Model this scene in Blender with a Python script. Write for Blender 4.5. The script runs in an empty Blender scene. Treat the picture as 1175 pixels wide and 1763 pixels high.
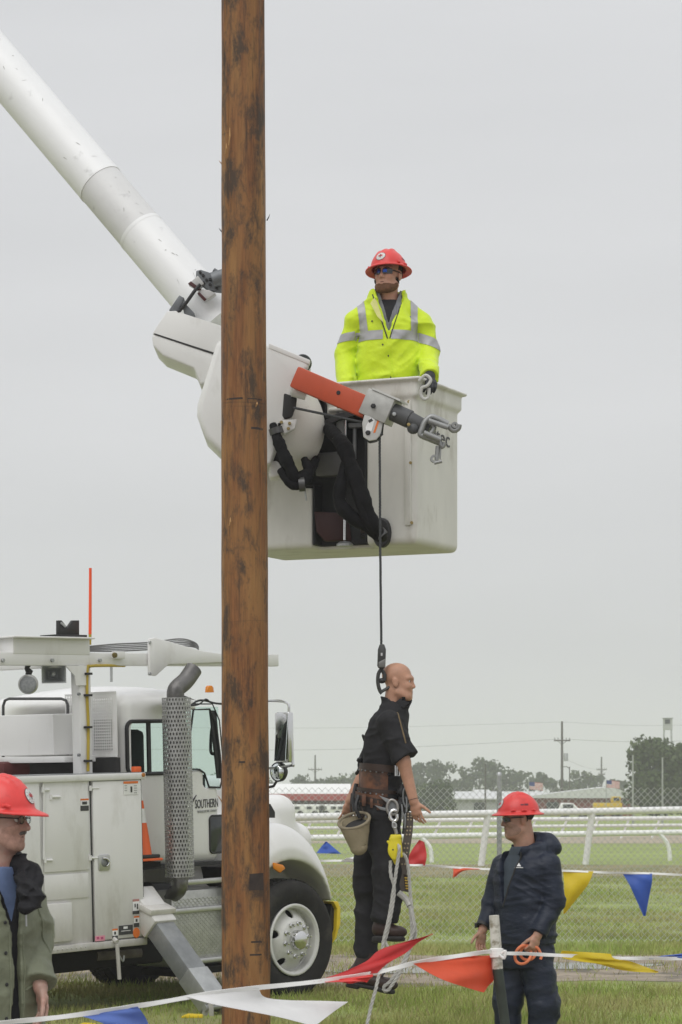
import bpy, bmesh, math, random
import numpy as np
from mathutils import Vector, Matrix
from mathutils.bvhtree import BVHTree

# ------------------------------------------------------------------ camera, world, sun, exposure
SC = bpy.context.scene
COL = SC.collection
F, CX, HY, EYE = 4400.0, 587.5, 1375.0, 1.7           # focal length in photo pixels, centre column, horizon row, eye height
cam_d = bpy.data.cameras.new('camera')
cam_d.sensor_fit = 'VERTICAL'
cam_d.sensor_height = 24.0
cam_d.lens = 24.0 * F / 1763.0
cam_d.shift_y = (HY - 881.5) / 1763.0
cam_d.clip_start = 0.5
cam_d.clip_end = 6000
cam_d.dof.use_dof = True
cam_d.dof.focus_distance = 16.8
cam_d.dof.aperture_fstop = 7.5
cam = bpy.data.objects.new('camera', cam_d)
cam.location = (0, 0, EYE)
cam.rotation_euler = (math.radians(90), 0, 0)
COL.objects.link(cam)
SC.camera = cam

SUN_EL, SUN_AZ = math.radians(55), math.radians(205)    # behind the camera, a little to the left
W = bpy.data.worlds.new('World')
SC.world = W
W.use_nodes = True
nt = W.node_tree
nt.nodes.clear()
wo = nt.nodes.new('ShaderNodeOutputWorld')
sky = nt.nodes.new('ShaderNodeTexSky')
sky.sky_type = 'NISHITA'
sky.sun_disc = False
sky.sun_elevation = SUN_EL
sky.sun_rotation = SUN_AZ
hs = nt.nodes.new('ShaderNodeHueSaturation')
hs.inputs['Saturation'].default_value = 0.15
nt.links.new(sky.outputs[0], hs.inputs['Color'])
b1 = nt.nodes.new('ShaderNodeBackground')
b1.inputs[1].default_value = 0.07
nt.links.new(hs.outputs[0], b1.inputs[0])
tc = nt.nodes.new('ShaderNodeTexCoord')
mp = nt.nodes.new('ShaderNodeMapping')
mp.inputs['Scale'].default_value = (1.5, 1.5, 7.0)
nt.links.new(tc.outputs['Generated'], mp.inputs[0])
nz = nt.nodes.new('ShaderNodeTexNoise')
nz.inputs['Scale'].default_value = 1.6
nz.inputs['Detail'].default_value = 4
nt.links.new(mp.outputs[0], nz.inputs['Vector'])
cr = nt.nodes.new('ShaderNodeValToRGB')
cr.color_ramp.elements[0].position = 0.25
cr.color_ramp.elements[0].color = (0.660, 0.670, 0.688, 1)
cr.color_ramp.elements[1].position = 0.75
cr.color_ramp.elements[1].color = (0.763, 0.771, 0.790, 1)
nt.links.new(nz.outputs[0], cr.inputs[0])
b2 = nt.nodes.new('ShaderNodeBackground')
b2.inputs[1].default_value = 0.94
nt.links.new(cr.outputs[0], b2.inputs[0])
sx = nt.nodes.new('ShaderNodeSeparateXYZ')
nt.links.new(tc.outputs['Generated'], sx.inputs[0])
mrn = nt.nodes.new('ShaderNodeMapRange')                 # overcast sky: brighter towards the zenith
mrn.inputs[1].default_value = 0.0
mrn.inputs[2].default_value = 1.0
mrn.inputs[3].default_value = 0.905
mrn.inputs[4].default_value = 1.45
nt.links.new(sx.outputs[2], mrn.inputs[0])
nt.links.new(mrn.outputs[0], b2.inputs[1])
mx = nt.nodes.new('ShaderNodeMixShader')
mx.inputs[0].default_value = 0.9
nt.links.new(b1.outputs[0], mx.inputs[1])
nt.links.new(b2.outputs[0], mx.inputs[2])
nt.links.new(mx.outputs[0], wo.inputs[0])

sun_d = bpy.data.lights.new('sun', 'SUN')
sun_d.energy = 1.5
sun_d.angle = math.radians(50)
sun_d.color = (1.0, 0.985, 0.96)
sun = bpy.data.objects.new('sun', sun_d)
_sd = Vector((math.sin(SUN_AZ) * math.cos(SUN_EL), math.cos(SUN_AZ) * math.cos(SUN_EL), math.sin(SUN_EL)))
sun.rotation_euler = _sd.to_track_quat('Z', 'Y').to_euler()
sun.location = (0, -20, 40)
COL.objects.link(sun)
SC.view_settings.view_transform = 'Standard'
SC.view_settings.look = 'None'
SC.view_settings.exposure = 0.0
SC.view_settings.gamma = 1.0
SC.view_settings.use_curve_mapping = False
try:
    SC.cycles.volume_bounces = 1
    SC.cycles.use_denoising = True
except Exception:
    pass
RNG = random.Random(7)
NR = np.random.RandomState(11)


# ------------------------------------------------------------------ helpers
def P(px, py, Y, dy=0.0):
    """point of the world seen at photo pixel (px, py), at distance Y (+dy)"""
    s = F / (Y + dy)
    return np.array([(px - CX) / s, Y + dy, EYE + (HY - py) / s])


def nrm(v):
    v = np.asarray(v, float)
    return v / (np.linalg.norm(v) + 1e-12)


def frame(fwd, up=(0, 0, 1)):
    """columns: right, forward, up"""
    f = nrm(fwd)
    r = nrm(np.cross(f, up))
    return np.stack([r, f, np.cross(r, f)], 1)


OFF = {}


def thing(name, label, cat, loc=(0, 0, 0), group=None, kind=None, matrix=None):
    o = bpy.data.objects.new(name, None)
    o.empty_display_size = 0.2
    COL.objects.link(o)
    if matrix is not None:
        o.matrix_world = matrix
        OFF[o.name] = np.zeros(3)
    else:
        o.location = [float(x) for x in loc]
        OFF[o.name] = np.array(loc, float)
    tag(o, label, cat, group, kind)
    return o


def tag(o, label=None, cat=None, group=None, kind=None):
    if label: o['label'] = label
    if cat: o['category'] = cat
    if group: o['group'] = group
    if kind: o['kind'] = kind
    return o


def link(name, me, m, parent=None, loc=None):
    me.materials.clear()
    if m is not None:
        me.materials.append(m)
    o = bpy.data.objects.new(name, me)
    COL.objects.link(o)
    if parent is not None:
        o.parent = parent
        OFF[o.name] = OFF[parent.name]
    else:
        OFF[o.name] = np.zeros(3) if loc is None else np.array(loc, float)
        o.location = [float(x) for x in OFF[o.name]]
    return o


def mesh_np(name, V, Fq, smooth=True):
    """mesh from arrays; Fq all quads or all triangles"""
    V = np.asarray(V, np.float32); Fq = np.asarray(Fq, np.int32)
    me = bpy.data.meshes.new(name)
    n = Fq.shape[1]
    me.vertices.add(len(V)); me.vertices.foreach_set('co', V.ravel())
    me.loops.add(Fq.size); me.loops.foreach_set('vertex_index', Fq.ravel())
    me.polygons.add(len(Fq))
    me.polygons.foreach_set('loop_start', np.arange(0, Fq.size, n, dtype=np.int32))
    me.polygons.foreach_set('loop_total', np.full(len(Fq), n, np.int32))
    me.polygons.foreach_set('use_smooth', np.full(len(Fq), smooth, bool))
    me.update(calc_edges=True)
    return me


class MB:
    """collects simple shapes; build() links them as one mesh object"""

    def __init__(s):
        s.v = []; s.f = []

    def add(s, V, Fs):
        n = len(s.v)
        s.v.extend([tuple(float(c) for c in p) for p in V])
        s.f.extend([tuple(i + n for i in f) for f in Fs])
        return s

    def box(s, c, size, R=None):
        h = np.array(size, float) / 2
        q = np.array([[x, y, z] for x in (-1, 1) for y in (-1, 1) for z in (-1, 1)], float) * h
        if R is not None: q = q @ np.asarray(R).T
        return s.add(q + np.asarray(c, float), [(0, 1, 3, 2), (4, 6, 7, 5), (0, 4, 5, 1), (2, 3, 7, 6), (0, 2, 6, 4), (1, 5, 7, 3)])

    def hexa(s, a, b):
        """two quads a (4 pts) and b (4 pts) joined"""
        return s.add(list(a) + list(b), [(3, 2, 1, 0), (4, 5, 6, 7), (0, 1, 5, 4), (1, 2, 6, 5), (2, 3, 7, 6), (3, 0, 4, 7)])

    def beam(s, p0, p1, w, h, up=(0, 0, 1), w1=None, h1=None):
        p0 = np.asarray(p0, float); p1 = np.asarray(p1, float)
        f = nrm(p1 - p0)
        if abs(np.dot(f, up)) > 0.99: up = (1, 0, 0)
        r = nrm(np.cross(f, up)); u = np.cross(r, f)
        w1 = w if w1 is None else w1; h1 = h if h1 is None else h1
        qa = [p0 + r * w / 2 * a + u * h / 2 * b for a, b in ((-1, -1), (1, -1), (1, 1), (-1, 1))]
        qb = [p1 + r * w1 / 2 * a + u * h1 / 2 * b for a, b in ((-1, -1), (1, -1), (1, 1), (-1, 1))]
        return s.hexa(qa, qb)

    def tube(s, pts, r, n=10, closed=False, cap=True, flat=1.0, up=None):
        pts = [np.asarray(p, float) for p in pts]
        m = len(pts)
        rr = list(r) if hasattr(r, '__len__') else [r] * m
        V = []
        prev = None
        for i in range(m):
            a = pts[(i - 1) % m] if (closed or i > 0) else pts[i]
            b = pts[(i + 1) % m] if (closed or i < m - 1) else pts[i]
            t = nrm(b - a)
            if prev is None:
                q = np.array(up, float) if up is not None else (np.array([0, 0, 1.]) if abs(t[2]) < 0.9 else np.array([1., 0, 0]))
            else:
                q = prev
            x = nrm(q - t * np.dot(q, t)); prev = x
            y = np.cross(t, x)
            for k in range(n):
                an = 2 * math.pi * k / n
                V.append(pts[i] + rr[i] * (x * math.cos(an) * flat + y * math.sin(an)))
        Fs = []
        for i in range(m if closed else m - 1):
            for k in range(n):
                a = i * n + k; b = i * n + (k + 1) % n
                j = ((i + 1) % m) * n
                Fs.append((a, b, j + (k + 1) % n, j + k))
        if cap and not closed:
            Fs.append(tuple(range(n - 1, -1, -1))); Fs.append(tuple((m - 1) * n + k for k in range(n)))
        return s.add(V, Fs)

    def lathe(s, prof, c, axis=(0, 0, 1), n=24, ell=(1, 1), xdir=None, a0=0, a1=2 * math.pi):
        """prof: (radius, height along axis)"""
        ax = nrm(axis)
        q = np.array(xdir, float) if xdir is not None else (np.array([1., 0, 0]) if abs(ax[0]) < 0.9 else np.array([0, 1., 0]))
        x = nrm(q - ax * np.dot(q, ax)); y = np.cross(ax, x)
        full = abs(a1 - a0 - 2 * math.pi) < 1e-6
        nn = n if full else n + 1
        V = [np.asarray(c, float) + ax * h + r * (x * math.cos(a0 + (a1 - a0) * k / n) * ell[0] + y * math.sin(a0 + (a1 - a0) * k / n) * ell[1]) for r, h in prof for k in range(nn)]
        Fs = []
        for i in range(len(prof) - 1):
            for k in range(n):
                k2 = (k + 1) % nn
                Fs.append((i * nn + k, i * nn + k2, (i + 1) * nn + k2, (i + 1) * nn + k))
        return s.add(V, Fs)

    def prism(s, poly, vec):
        """poly: 3d outline, extruded by vec"""
        poly = [np.asarray(p, float) for p in poly]; n = len(poly)
        vec = np.asarray(vec, float)
        return s.add(poly + [p + vec for p in poly], [tuple(range(n - 1, -1, -1)), tuple(range(n, 2 * n))] + [(k, (k + 1) % n, n + (k + 1) % n, n + k) for k in range(n)])

    def sphere(s, c, r, n=12, m=8, R=None):
        r = np.array([r, r, r] if np.isscalar(r) else r, float)
        V = []
        for i in range(m + 1):
            th = math.pi * i / m
            for k in range(n):
                ph = 2 * math.pi * k / n
                V.append(r * np.array([math.sin(th) * math.cos(ph), math.sin(th) * math.sin(ph), math.cos(th)]))
        V = np.array(V)
        if R is not None: V = V @ np.asarray(R).T
        Fs = [(i * n + k, (i + 1) * n + k, (i + 1) * n + (k + 1) % n, i * n + (k + 1) % n) for i in range(m) for k in range(n)]
        return s.add(V + np.asarray(c, float), Fs)

    def bolt(s, c, axis, r, h, n=6):
        ax = nrm(axis)
        return s.lathe([(0, h), (r * 0.9, h), (r, h * 0.8), (r, -h * 0.5)], c, ax, n)

    def grid(s, fn, nu, nv):
        V = [fn(i / nu, j / nv) for i in range(nu + 1) for j in range(nv + 1)]
        return s.add(V, [(i * (nv + 1) + j, (i + 1) * (nv + 1) + j, (i + 1) * (nv + 1) + j + 1, i * (nv + 1) + j + 1) for i in range(nu) for j in range(nv)])

    def build(s, name, m, parent=None, smooth=False, bevel=0, seg=2, loc=None, local=False, solid=0, weld=True, angle=35):
        bm = bmesh.new()
        base = np.zeros(3)
        if parent is not None: base = OFF[parent.name]
        elif loc is not None: base = np.array(loc, float)
        vs = [bm.verts.new([p[0] - base[0], p[1] - base[1], p[2] - base[2]]) for p in s.v]
        for f in s.f:
            try: bm.faces.new([vs[i] for i in f])
            except ValueError: pass
        if weld: bmesh.ops.remove_doubles(bm, verts=bm.verts, dist=1e-5)
        if solid:
            bmesh.ops.solidify(bm, geom=bm.faces[:], thickness=solid)
        bmesh.ops.recalc_face_normals(bm, faces=bm.faces)
        if bevel:
            es = [e for e in bm.edges if len(e.link_faces) == 2 and e.calc_face_angle(0) > math.radians(angle)]
            bmesh.ops.bevel(bm, geom=es, offset=bevel, segments=seg, affect='EDGES', profile=0.5, clamp_overlap=True)
        for f in bm.faces: f.smooth = bool(smooth or bevel)
        me = bpy.data.meshes.new(name)
        bm.to_mesh(me); bm.free()
        if smooth or bevel:
            try: me.set_sharp_from_angle(angle=math.radians(40))
            except Exception: pass
        return link(name, me, m, parent, base if parent is None else None)


def smooth_path(pts, n=8, closed=False):
    """Catmull-Rom"""
    pts = [np.asarray(p, float) for p in pts]; m = len(pts); out = []
    for i in range(m if closed else m - 1):
        g = lambda k: pts[k % m] if closed else pts[min(max(k, 0), m - 1)]
        p0, p1, p2, p3 = g(i - 1), g(i), g(i + 1), g(i + 2)
        for j in range(n):
            t = j / n
            out.append(0.5 * (2 * p1 + (p2 - p0) * t + (2 * p0 - 5 * p1 + 4 * p2 - p3) * t * t + (3 * p1 - p0 - 3 * p2 + p3) * t ** 3))
    if not closed: out.append(pts[-1])
    return out


def rope_strands(mb, pts, R, pitch=0.11, n=6, strands=3):
    """laid rope: strands winding round a path"""
    pts = [np.asarray(p, float) for p in pts]
    L = [0]
    for a, b in zip(pts, pts[1:]): L.append(L[-1] + np.linalg.norm(b - a))
    L = np.array(L); A = np.array(pts)
    k = max(8, int(L[-1] / (pitch / 7)))
    t = np.linspace(0, L[-1], k)
    C = np.stack([np.interp(t, L, A[:, i]) for i in range(3)], 1)
    T = np.gradient(C, axis=0); T /= np.linalg.norm(T, axis=1)[:, None] + 1e-9
    x = np.array([0.3, 1, 0.2]); fr = []
    for i in range(k):
        x = nrm(x - T[i] * np.dot(x, T[i])); fr.append((x, np.cross(T[i], x)))
    for q in range(strands):
        ph = t / pitch * 2 * math.pi + q * 2 * math.pi / strands
        pp = [C[i] + R * 0.5 * (fr[i][0] * math.cos(ph[i]) + fr[i][1] * math.sin(ph[i])) for i in range(k)]
        mb.tube(pp, R * 0.56, n)
    return mb


# ------------------------------------------------------------------ materials
MATS = {}


def mat(name, col, rough=0.6, metal=0.0, var=0.12, scale=6.0, bump=0.0, bscale=60.0, col2=None, c2pos=(0.55, 0.75), c2scale=None,
        stretch=(1, 1, 1), spec=0.5, trans=0.0, ior=1.45, coat=0.0, emit=None, sheen=0.0, sss=0.0, bdist=0.002, dirtz=None):
    if name in MATS: return MATS[name]
    m = bpy.data.materials.new(name); m.use_nodes = True
    n = m.node_tree.nodes; l = m.node_tree.links
    b = n['Principled BSDF']
    b.inputs['Roughness'].default_value = rough
    b.inputs['Metallic'].default_value = metal
    b.inputs['Specular IOR Level'].default_value = spec
    b.inputs['IOR'].default_value = ior
    if trans: b.inputs['Transmission Weight'].default_value = trans
    if coat: b.inputs['Coat Weight'].default_value = coat
    if sheen: b.inputs['Sheen Weight'].default_value = sheen
    if sss:
        b.inputs['Subsurface Weight'].default_value = sss
        b.inputs['Subsurface Radius'].default_value = (0.012, 0.005, 0.003)
        b.inputs['Subsurface Scale'].default_value = 1.0
    tcn = n.new('ShaderNodeTexCoord'); mpn = n.new('ShaderNodeMapping')
    mpn.inputs['Scale'].default_value = stretch
    l.new(tcn.outputs['Object'], mpn.inputs[0])
    nz1 = n.new('ShaderNodeTexNoise'); nz1.inputs['Scale'].default_value = scale; nz1.inputs['Detail'].default_value = 6
    nz1.inputs['Roughness'].default_value = 0.6
    l.new(mpn.outputs[0], nz1.inputs['Vector'])
    r = n.new('ShaderNodeValToRGB')
    c = np.array(col[:3], float)
    r.color_ramp.elements[0].position = 0.3; r.color_ramp.elements[1].position = 0.7
    r.color_ramp.elements[0].color = (*np.clip(c * (1 - var), 0, 1), 1)
    r.color_ramp.elements[1].color = (*np.clip(c * (1 + var), 0, 1), 1)
    l.new(nz1.outputs[0], r.inputs[0])
    out = r.outputs[0]
    if col2 is not None:
        nz2 = n.new('ShaderNodeTexNoise'); nz2.inputs['Scale'].default_value = c2scale or scale * 0.6; nz2.inputs['Detail'].default_value = 8
        nz2.inputs['Roughness'].default_value = 0.65
        l.new(mpn.outputs[0], nz2.inputs['Vector'])
        r2 = n.new('ShaderNodeValToRGB')
        r2.color_ramp.elements[0].position = c2pos[0]; r2.color_ramp.elements[1].position = c2pos[1]
        l.new(nz2.outputs[0], r2.inputs[0])
        mxn = n.new('ShaderNodeMixRGB')
        l.new(r2.outputs[0], mxn.inputs[0]); l.new(out, mxn.inputs[1]); mxn.inputs[2].default_value = (*col2[:3], 1)
        out = mxn.outputs[0]
    if dirtz is not None:                                    # road dirt thrown up from below: (height where it ends, height where it is full, colour)
        sp = n.new('ShaderNodeSeparateXYZ'); l.new(tcn.outputs['Object'], sp.inputs[0])
        mr = n.new('ShaderNodeMapRange'); mr.inputs[1].default_value = dirtz[0]; mr.inputs[2].default_value = dirtz[1]; mr.inputs[3].default_value = 0.0; mr.inputs[4].default_value = 0.9
        l.new(sp.outputs[2], mr.inputs[0])
        nd = n.new('ShaderNodeTexNoise'); nd.inputs['Scale'].default_value = 7; nd.inputs['Detail'].default_value = 9; nd.inputs['Roughness'].default_value = 0.7
        l.new(mpn.outputs[0], nd.inputs['Vector'])
        mu_ = n.new('ShaderNodeMath'); mu_.operation = 'MULTIPLY'; l.new(mr.outputs[0], mu_.inputs[0]); l.new(nd.outputs[0], mu_.inputs[1])
        md = n.new('ShaderNodeMixRGB'); l.new(mu_.outputs[0], md.inputs[0]); l.new(out, md.inputs[1]); md.inputs[2].default_value = (*dirtz[2], 1)
        out = md.outputs[0]
    l.new(out, b.inputs['Base Color'])
    if bump:
        nb = n.new('ShaderNodeTexNoise'); nb.inputs['Scale'].default_value = bscale; nb.inputs['Detail'].default_value = 5
        l.new(mpn.outputs[0], nb.inputs['Vector'])
        bp = n.new('ShaderNodeBump'); bp.inputs['Strength'].default_value = bump; bp.inputs['Distance'].default_value = bdist
        l.new(nb.outputs[0], bp.inputs['Height']); l.new(bp.outputs[0], b.inputs['Normal'])
    MATS[name] = m
    return m


# ------------------------------------------------------------------ signed-distance modelling
_LAT = NR.rand(32, 32, 32).astype(np.float32)


def vnoise(p, freq):
    q = np.asarray(p, np.float32) * freq + 100.0
    i = np.floor(q).astype(np.int32); f = q - i
    f = f * f * (3 - 2 * f); i = i & 31; j = (i + 1) & 31
    L = _LAT
    a = L[i[..., 0], i[..., 1], i[..., 2]]; b = L[j[..., 0], i[..., 1], i[..., 2]]
    c = L[i[..., 0], j[..., 1], i[..., 2]]; d = L[j[..., 0], j[..., 1], i[..., 2]]
    e = L[i[..., 0], i[..., 1], j[..., 2]]; g = L[j[..., 0], i[..., 1], j[..., 2]]
    h = L[i[..., 0], j[..., 1], j[..., 2]]; k = L[j[..., 0], j[..., 1], j[..., 2]]
    fx, fy, fz = f[..., 0], f[..., 1], f[..., 2]
    x0 = a + (b - a) * fx; x1 = c + (d - c) * fx; x2 = e + (g - e) * fx; x3 = h + (k - h) * fx
    y0 = x0 + (x1 - x0) * fy; y1 = x2 + (x3 - x2) * fy
    return y0 + (y1 - y0) * fz


class Pr:
    def __init__(s, fn, lo, hi):
        s.fn, s.lo, s.hi = fn, np.array(lo, float), np.array(hi, float)


def tcap(a, b, ra, rb=None):
    a = np.asarray(a, float); b = np.asarray(b, float); rb = ra if rb is None else rb
    ba = b - a; L2 = float(ba @ ba) + 1e-12; R = max(ra, rb)

    def fn(X, Y, Z):
        px, py, pz = X - a[0], Y - a[1], Z - a[2]
        t = np.clip((px * ba[0] + py * ba[1] + pz * ba[2]) / L2, 0, 1)
        return np.sqrt((px - ba[0] * t) ** 2 + (py - ba[1] * t) ** 2 + (pz - ba[2] * t) ** 2) - (ra + (rb - ra) * t)
    return Pr(fn, np.minimum(a, b) - R, np.maximum(a, b) + R)


def fcap(a, b, ra, rb, side):
    """tapered capsule with elliptical section: ra=(along side, across)"""
    a = np.asarray(a, float); b = np.asarray(b, float)
    ba = b - a; L2 = float(ba @ ba) + 1e-12; t_ = nrm(ba); s = nrm(np.asarray(side, float) - t_ * np.dot(side, t_)); w = np.cross(t_, s)
    R = max(ra + rb)

    def fn(X, Y, Z):
        px, py, pz = X - a[0], Y - a[1], Z - a[2]
        t = np.clip((px * ba[0] + py * ba[1] + pz * ba[2]) / L2, 0, 1)
        qx, qy, qz = px - ba[0] * t, py - ba[1] * t, pz - ba[2] * t
        u = qx * s[0] + qy * s[1] + qz * s[2]; v = qx * w[0] + qy * w[1] + qz * w[2]; e = qx * t_[0] + qy * t_[1] + qz * t_[2]
        r1 = ra[0] + (rb[0] - ra[0]) * t; r2 = ra[1] + (rb[1] - ra[1]) * t; r3 = np.minimum(r1, r2)
        return (np.sqrt((u / r1) ** 2 + (v / r2) ** 2 + (e / r3) ** 2) - 1) * r3
    return Pr(fn, np.minimum(a, b) - R, np.maximum(a, b) + R)


def ell(c, r, R=None):
    c = np.asarray(c, float); r = np.asarray(r, float); R_ = np.eye(3) if R is None else np.asarray(R)
    ext = np.sqrt((R_ ** 2 * (r ** 2)[None, :]).sum(1))

    def fn(X, Y, Z):
        px, py, pz = X - c[0], Y - c[1], Z - c[2]
        q = [px * R_[0, i] + py * R_[1, i] + pz * R_[2, i] for i in range(3)]
        k0 = np.sqrt(sum((q[i] / r[i]) ** 2 for i in range(3)))
        k1 = np.sqrt(sum((q[i] / r[i] ** 2) ** 2 for i in range(3))) + 1e-9
        return k0 * (k0 - 1) / k1
    return Pr(fn, c - ext, c + ext)


def rbox(c, half, R=None, rnd=0.01):
    c = np.asarray(c, float); h = np.asarray(half, float) - rnd; R_ = np.eye(3) if R is None else np.asarray(R)
    ext = (np.abs(R_) * (h + rnd)[None, :]).sum(1)

    def fn(X, Y, Z):
        px, py, pz = X - c[0], Y - c[1], Z - c[2]
        q = [np.abs(px * R_[0, i] + py * R_[1, i] + pz * R_[2, i]) - h[i] for i in range(3)]
        o = np.sqrt(sum(np.maximum(k, 0) ** 2 for k in q))
        return o + np.minimum(np.maximum(q[0], np.maximum(q[1], q[2])), 0) - rnd
    return Pr(fn, c - ext, c + ext)


def loft(secs, yaw=0.0, e=2.4, ztop=True):
    """stack of super-ellipses: (z, cx, cy, rx, ry) sorted by z; yaw turns the sections"""
    S = np.array(sorted(secs), float)
    ca, sa = math.cos(yaw), math.sin(yaw)
    rm = S[:, 3:5].max()

    def fn(X, Y, Z):
        z = np.clip(Z, S[0, 0], S[-1, 0])
        g = lambda k: np.interp(z.ravel(), S[:, 0], S[:, k]).reshape(z.shape)
        x, y = X - g(1), Y - g(2)
        u = np.abs(x * ca + y * sa) / g(3); v = np.abs(-x * sa + y * ca) / g(4)
        d = ((u ** e + v ** e) ** (1 / e) - 1) * np.minimum(g(3), g(4))
        return np.maximum(d, np.maximum(S[0, 0] - Z, Z - S[-1, 0]))
    return Pr(fn, [S[:, 1].min() - rm, S[:, 2].min() - rm, S[0, 0]], [S[:, 1].max() + rm, S[:, 2].max() + rm, S[-1, 0]])


def half(c, n):
    """half space: inside where (p-c).n < 0"""
    c = np.asarray(c, float); n = nrm(n)
    return Pr(lambda X, Y, Z: (X - c[0]) * n[0] + (Y - c[1]) * n[1] + (Z - c[2]) * n[2], [-1e9] * 3, [1e9] * 3)


class SDF:
    def __init__(s, lo, hi, h):
        s.lo = np.asarray(lo, float); s.h = h
        s.n = np.ceil((np.asarray(hi, float) - s.lo) / h).astype(int) + 1
        s.d = np.full(s.n, 0.3, np.float32)
        s.ax = [s.lo[i] + h * np.arange(s.n[i]) for i in range(3)]

    def _sl(s, lo, hi, m):
        a = [int(min(max(math.floor((lo[i] - m - s.lo[i]) / s.h), 0), s.n[i])) for i in range(3)]
        b = [int(min(max(math.ceil((hi[i] + m - s.lo[i]) / s.h) + 1, 0), s.n[i])) for i in range(3)]
        sl = tuple(slice(a[i], max(a[i], b[i])) for i in range(3))
        X = s.ax[0][sl[0]][:, None, None]; Y = s.ax[1][sl[1]][None, :, None]; Z = s.ax[2][sl[2]][None, None, :]
        return sl, X, Y, Z

    def u(s, p, k=0.0):
        sl, X, Y, Z = s._sl(p.lo, p.hi, k + 4 * s.h)
        c = s.d[sl]
        if c.size == 0: return s
        d = np.broadcast_to(p.fn(X, Y, Z), c.shape)
        if k:
            h = np.clip(0.5 + 0.5 * (c - d) / k, 0, 1)
            s.d[sl] = c * (1 - h) + d * h - k * h * (1 - h)
        else: s.d[sl] = np.minimum(c, d)
        return s

    def sub(s, p, k=0.0):
        sl, X, Y, Z = s._sl(p.lo, p.hi, k + 4 * s.h)
        c = s.d[sl]
        if c.size == 0: return s
        d = -np.broadcast_to(p.fn(X, Y, Z), c.shape)
        if k:
            h = np.clip(0.5 - 0.5 * (c - d) / k, 0, 1)
            s.d[sl] = c * (1 - h) + d * h + k * h * (1 - h)
        else: s.d[sl] = np.maximum(c, d)
        return s

    def inter(s, p):
        X, Y, Z = s.ax[0][:, None, None], s.ax[1][None, :, None], s.ax[2][None, None, :]
        s.d = np.maximum(s.d, np.broadcast_to(p.fn(X, Y, Z), s.d.shape)).astype(np.float32)
        return s

    def copy(s, off=0.0):
        o = SDF.__new__(SDF); o.lo, o.h, o.n, o.ax = s.lo, s.h, s.n, s.ax
        o.d = s.d - np.float32(off)
        return o

    def disp(s, fn, band=0.045):
        i = np.nonzero(np.abs(s.d) < band)
        p = np.stack([s.ax[k][i[k]] for k in range(3)], 1)
        s.d[i] += fn(p).astype(np.float32)
        return s

    def mesh(s, smooth=1):
        d = s.d.copy()
        for ax in range(3):                                   # keep the outer shell outside
            sl = [slice(None)] * 3
            for e in (0, -1):
                sl[ax] = e; d[tuple(sl)] = np.maximum(d[tuple(sl)], 1e-3)
        ins = d < 0
        n = d.shape
        cnt = np.zeros([k - 1 for k in n], np.uint8)
        for a in (0, 1):
            for b in (0, 1):
                for c in (0, 1):
                    cnt += ins[a:n[0] - 1 + a, b:n[1] - 1 + b, c:n[2] - 1 + c]
        act = (cnt > 0) & (cnt < 8)
        I = np.argwhere(act)
        idx = np.full(act.shape, -1, np.int32); idx[act] = np.arange(len(I))
        offs = np.array([[a, b, c] for a in (0, 1) for b in (0, 1) for c in (0, 1)])
        val = np.stack([d[I[:, 0] + o[0], I[:, 1] + o[1], I[:, 2] + o[2]] for o in offs], 1).astype(np.float64)
        acc = np.zeros((len(I), 3)); num = np.zeros(len(I))
        for i in range(8):
            for j in range(i + 1, 8):
                if np.abs(offs[i] - offs[j]).sum() != 1: continue
                va, vb = val[:, i], val[:, j]
                m = (va < 0) != (vb < 0)
                t = np.where(m, va / np.where(m, va - vb, 1), 0)
                q = offs[i][None] + t[:, None] * (offs[j] - offs[i])[None]
                acc += q * m[:, None]; num += m
        V = s.lo + s.h * (I + acc / np.maximum(num, 1)[:, None])
        Q = []
        for ax in range(3):
            b, c = (ax + 1) % 3, (ax + 2) % 3
            sa = [slice(None)] * 3; sb = [slice(None)] * 3
            sa[ax] = slice(0, -1); sb[ax] = slice(1, None)
            A, B = ins[tuple(sa)], ins[tuple(sb)]
            E = np.argwhere(A != B)
            E = E[(E[:, b] > 0) & (E[:, c] > 0) & (E[:, b] < n[b] - 1) & (E[:, c] < n[c] - 1)]
            fl = A[E[:, 0], E[:, 1], E[:, 2]]
            q = []
            for db, dc in ((-1, -1), (0, -1), (0, 0), (-1, 0)):
                k = E.copy(); k[:, b] += db; k[:, c] += dc
                q.append(idx[k[:, 0], k[:, 1], k[:, 2]])
            q = np.stack(q, 1)
            q[~fl] = q[~fl][:, ::-1]
            Q.append(q)
        Q = np.concatenate(Q)
        Q = Q[(Q >= 0).all(1)]
        for _ in range(smooth):
            a = Q.ravel(); bq = np.roll(Q, -1, 1).ravel()
            w = np.bincount(a, minlength=len(V)) + np.bincount(bq, minlength=len(V))
            S = np.stack([np.bincount(a, V[bq, k], len(V)) + np.bincount(bq, V[a, k], len(V)) for k in range(3)], 1)
            V = 0.5 * V + 0.5 * S / np.maximum(w, 1)[:, None]
        return V, Q

    def build(s, name, m, parent=None, smooth=1, loc=None):
        V, Q = s.mesh(smooth)
        base = OFF[parent.name] if parent is not None else (np.zeros(3) if loc is None else np.asarray(loc, float))
        me = mesh_np(name, V - base, Q)
        return link(name, me, m, parent, base if parent is None else None)


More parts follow.
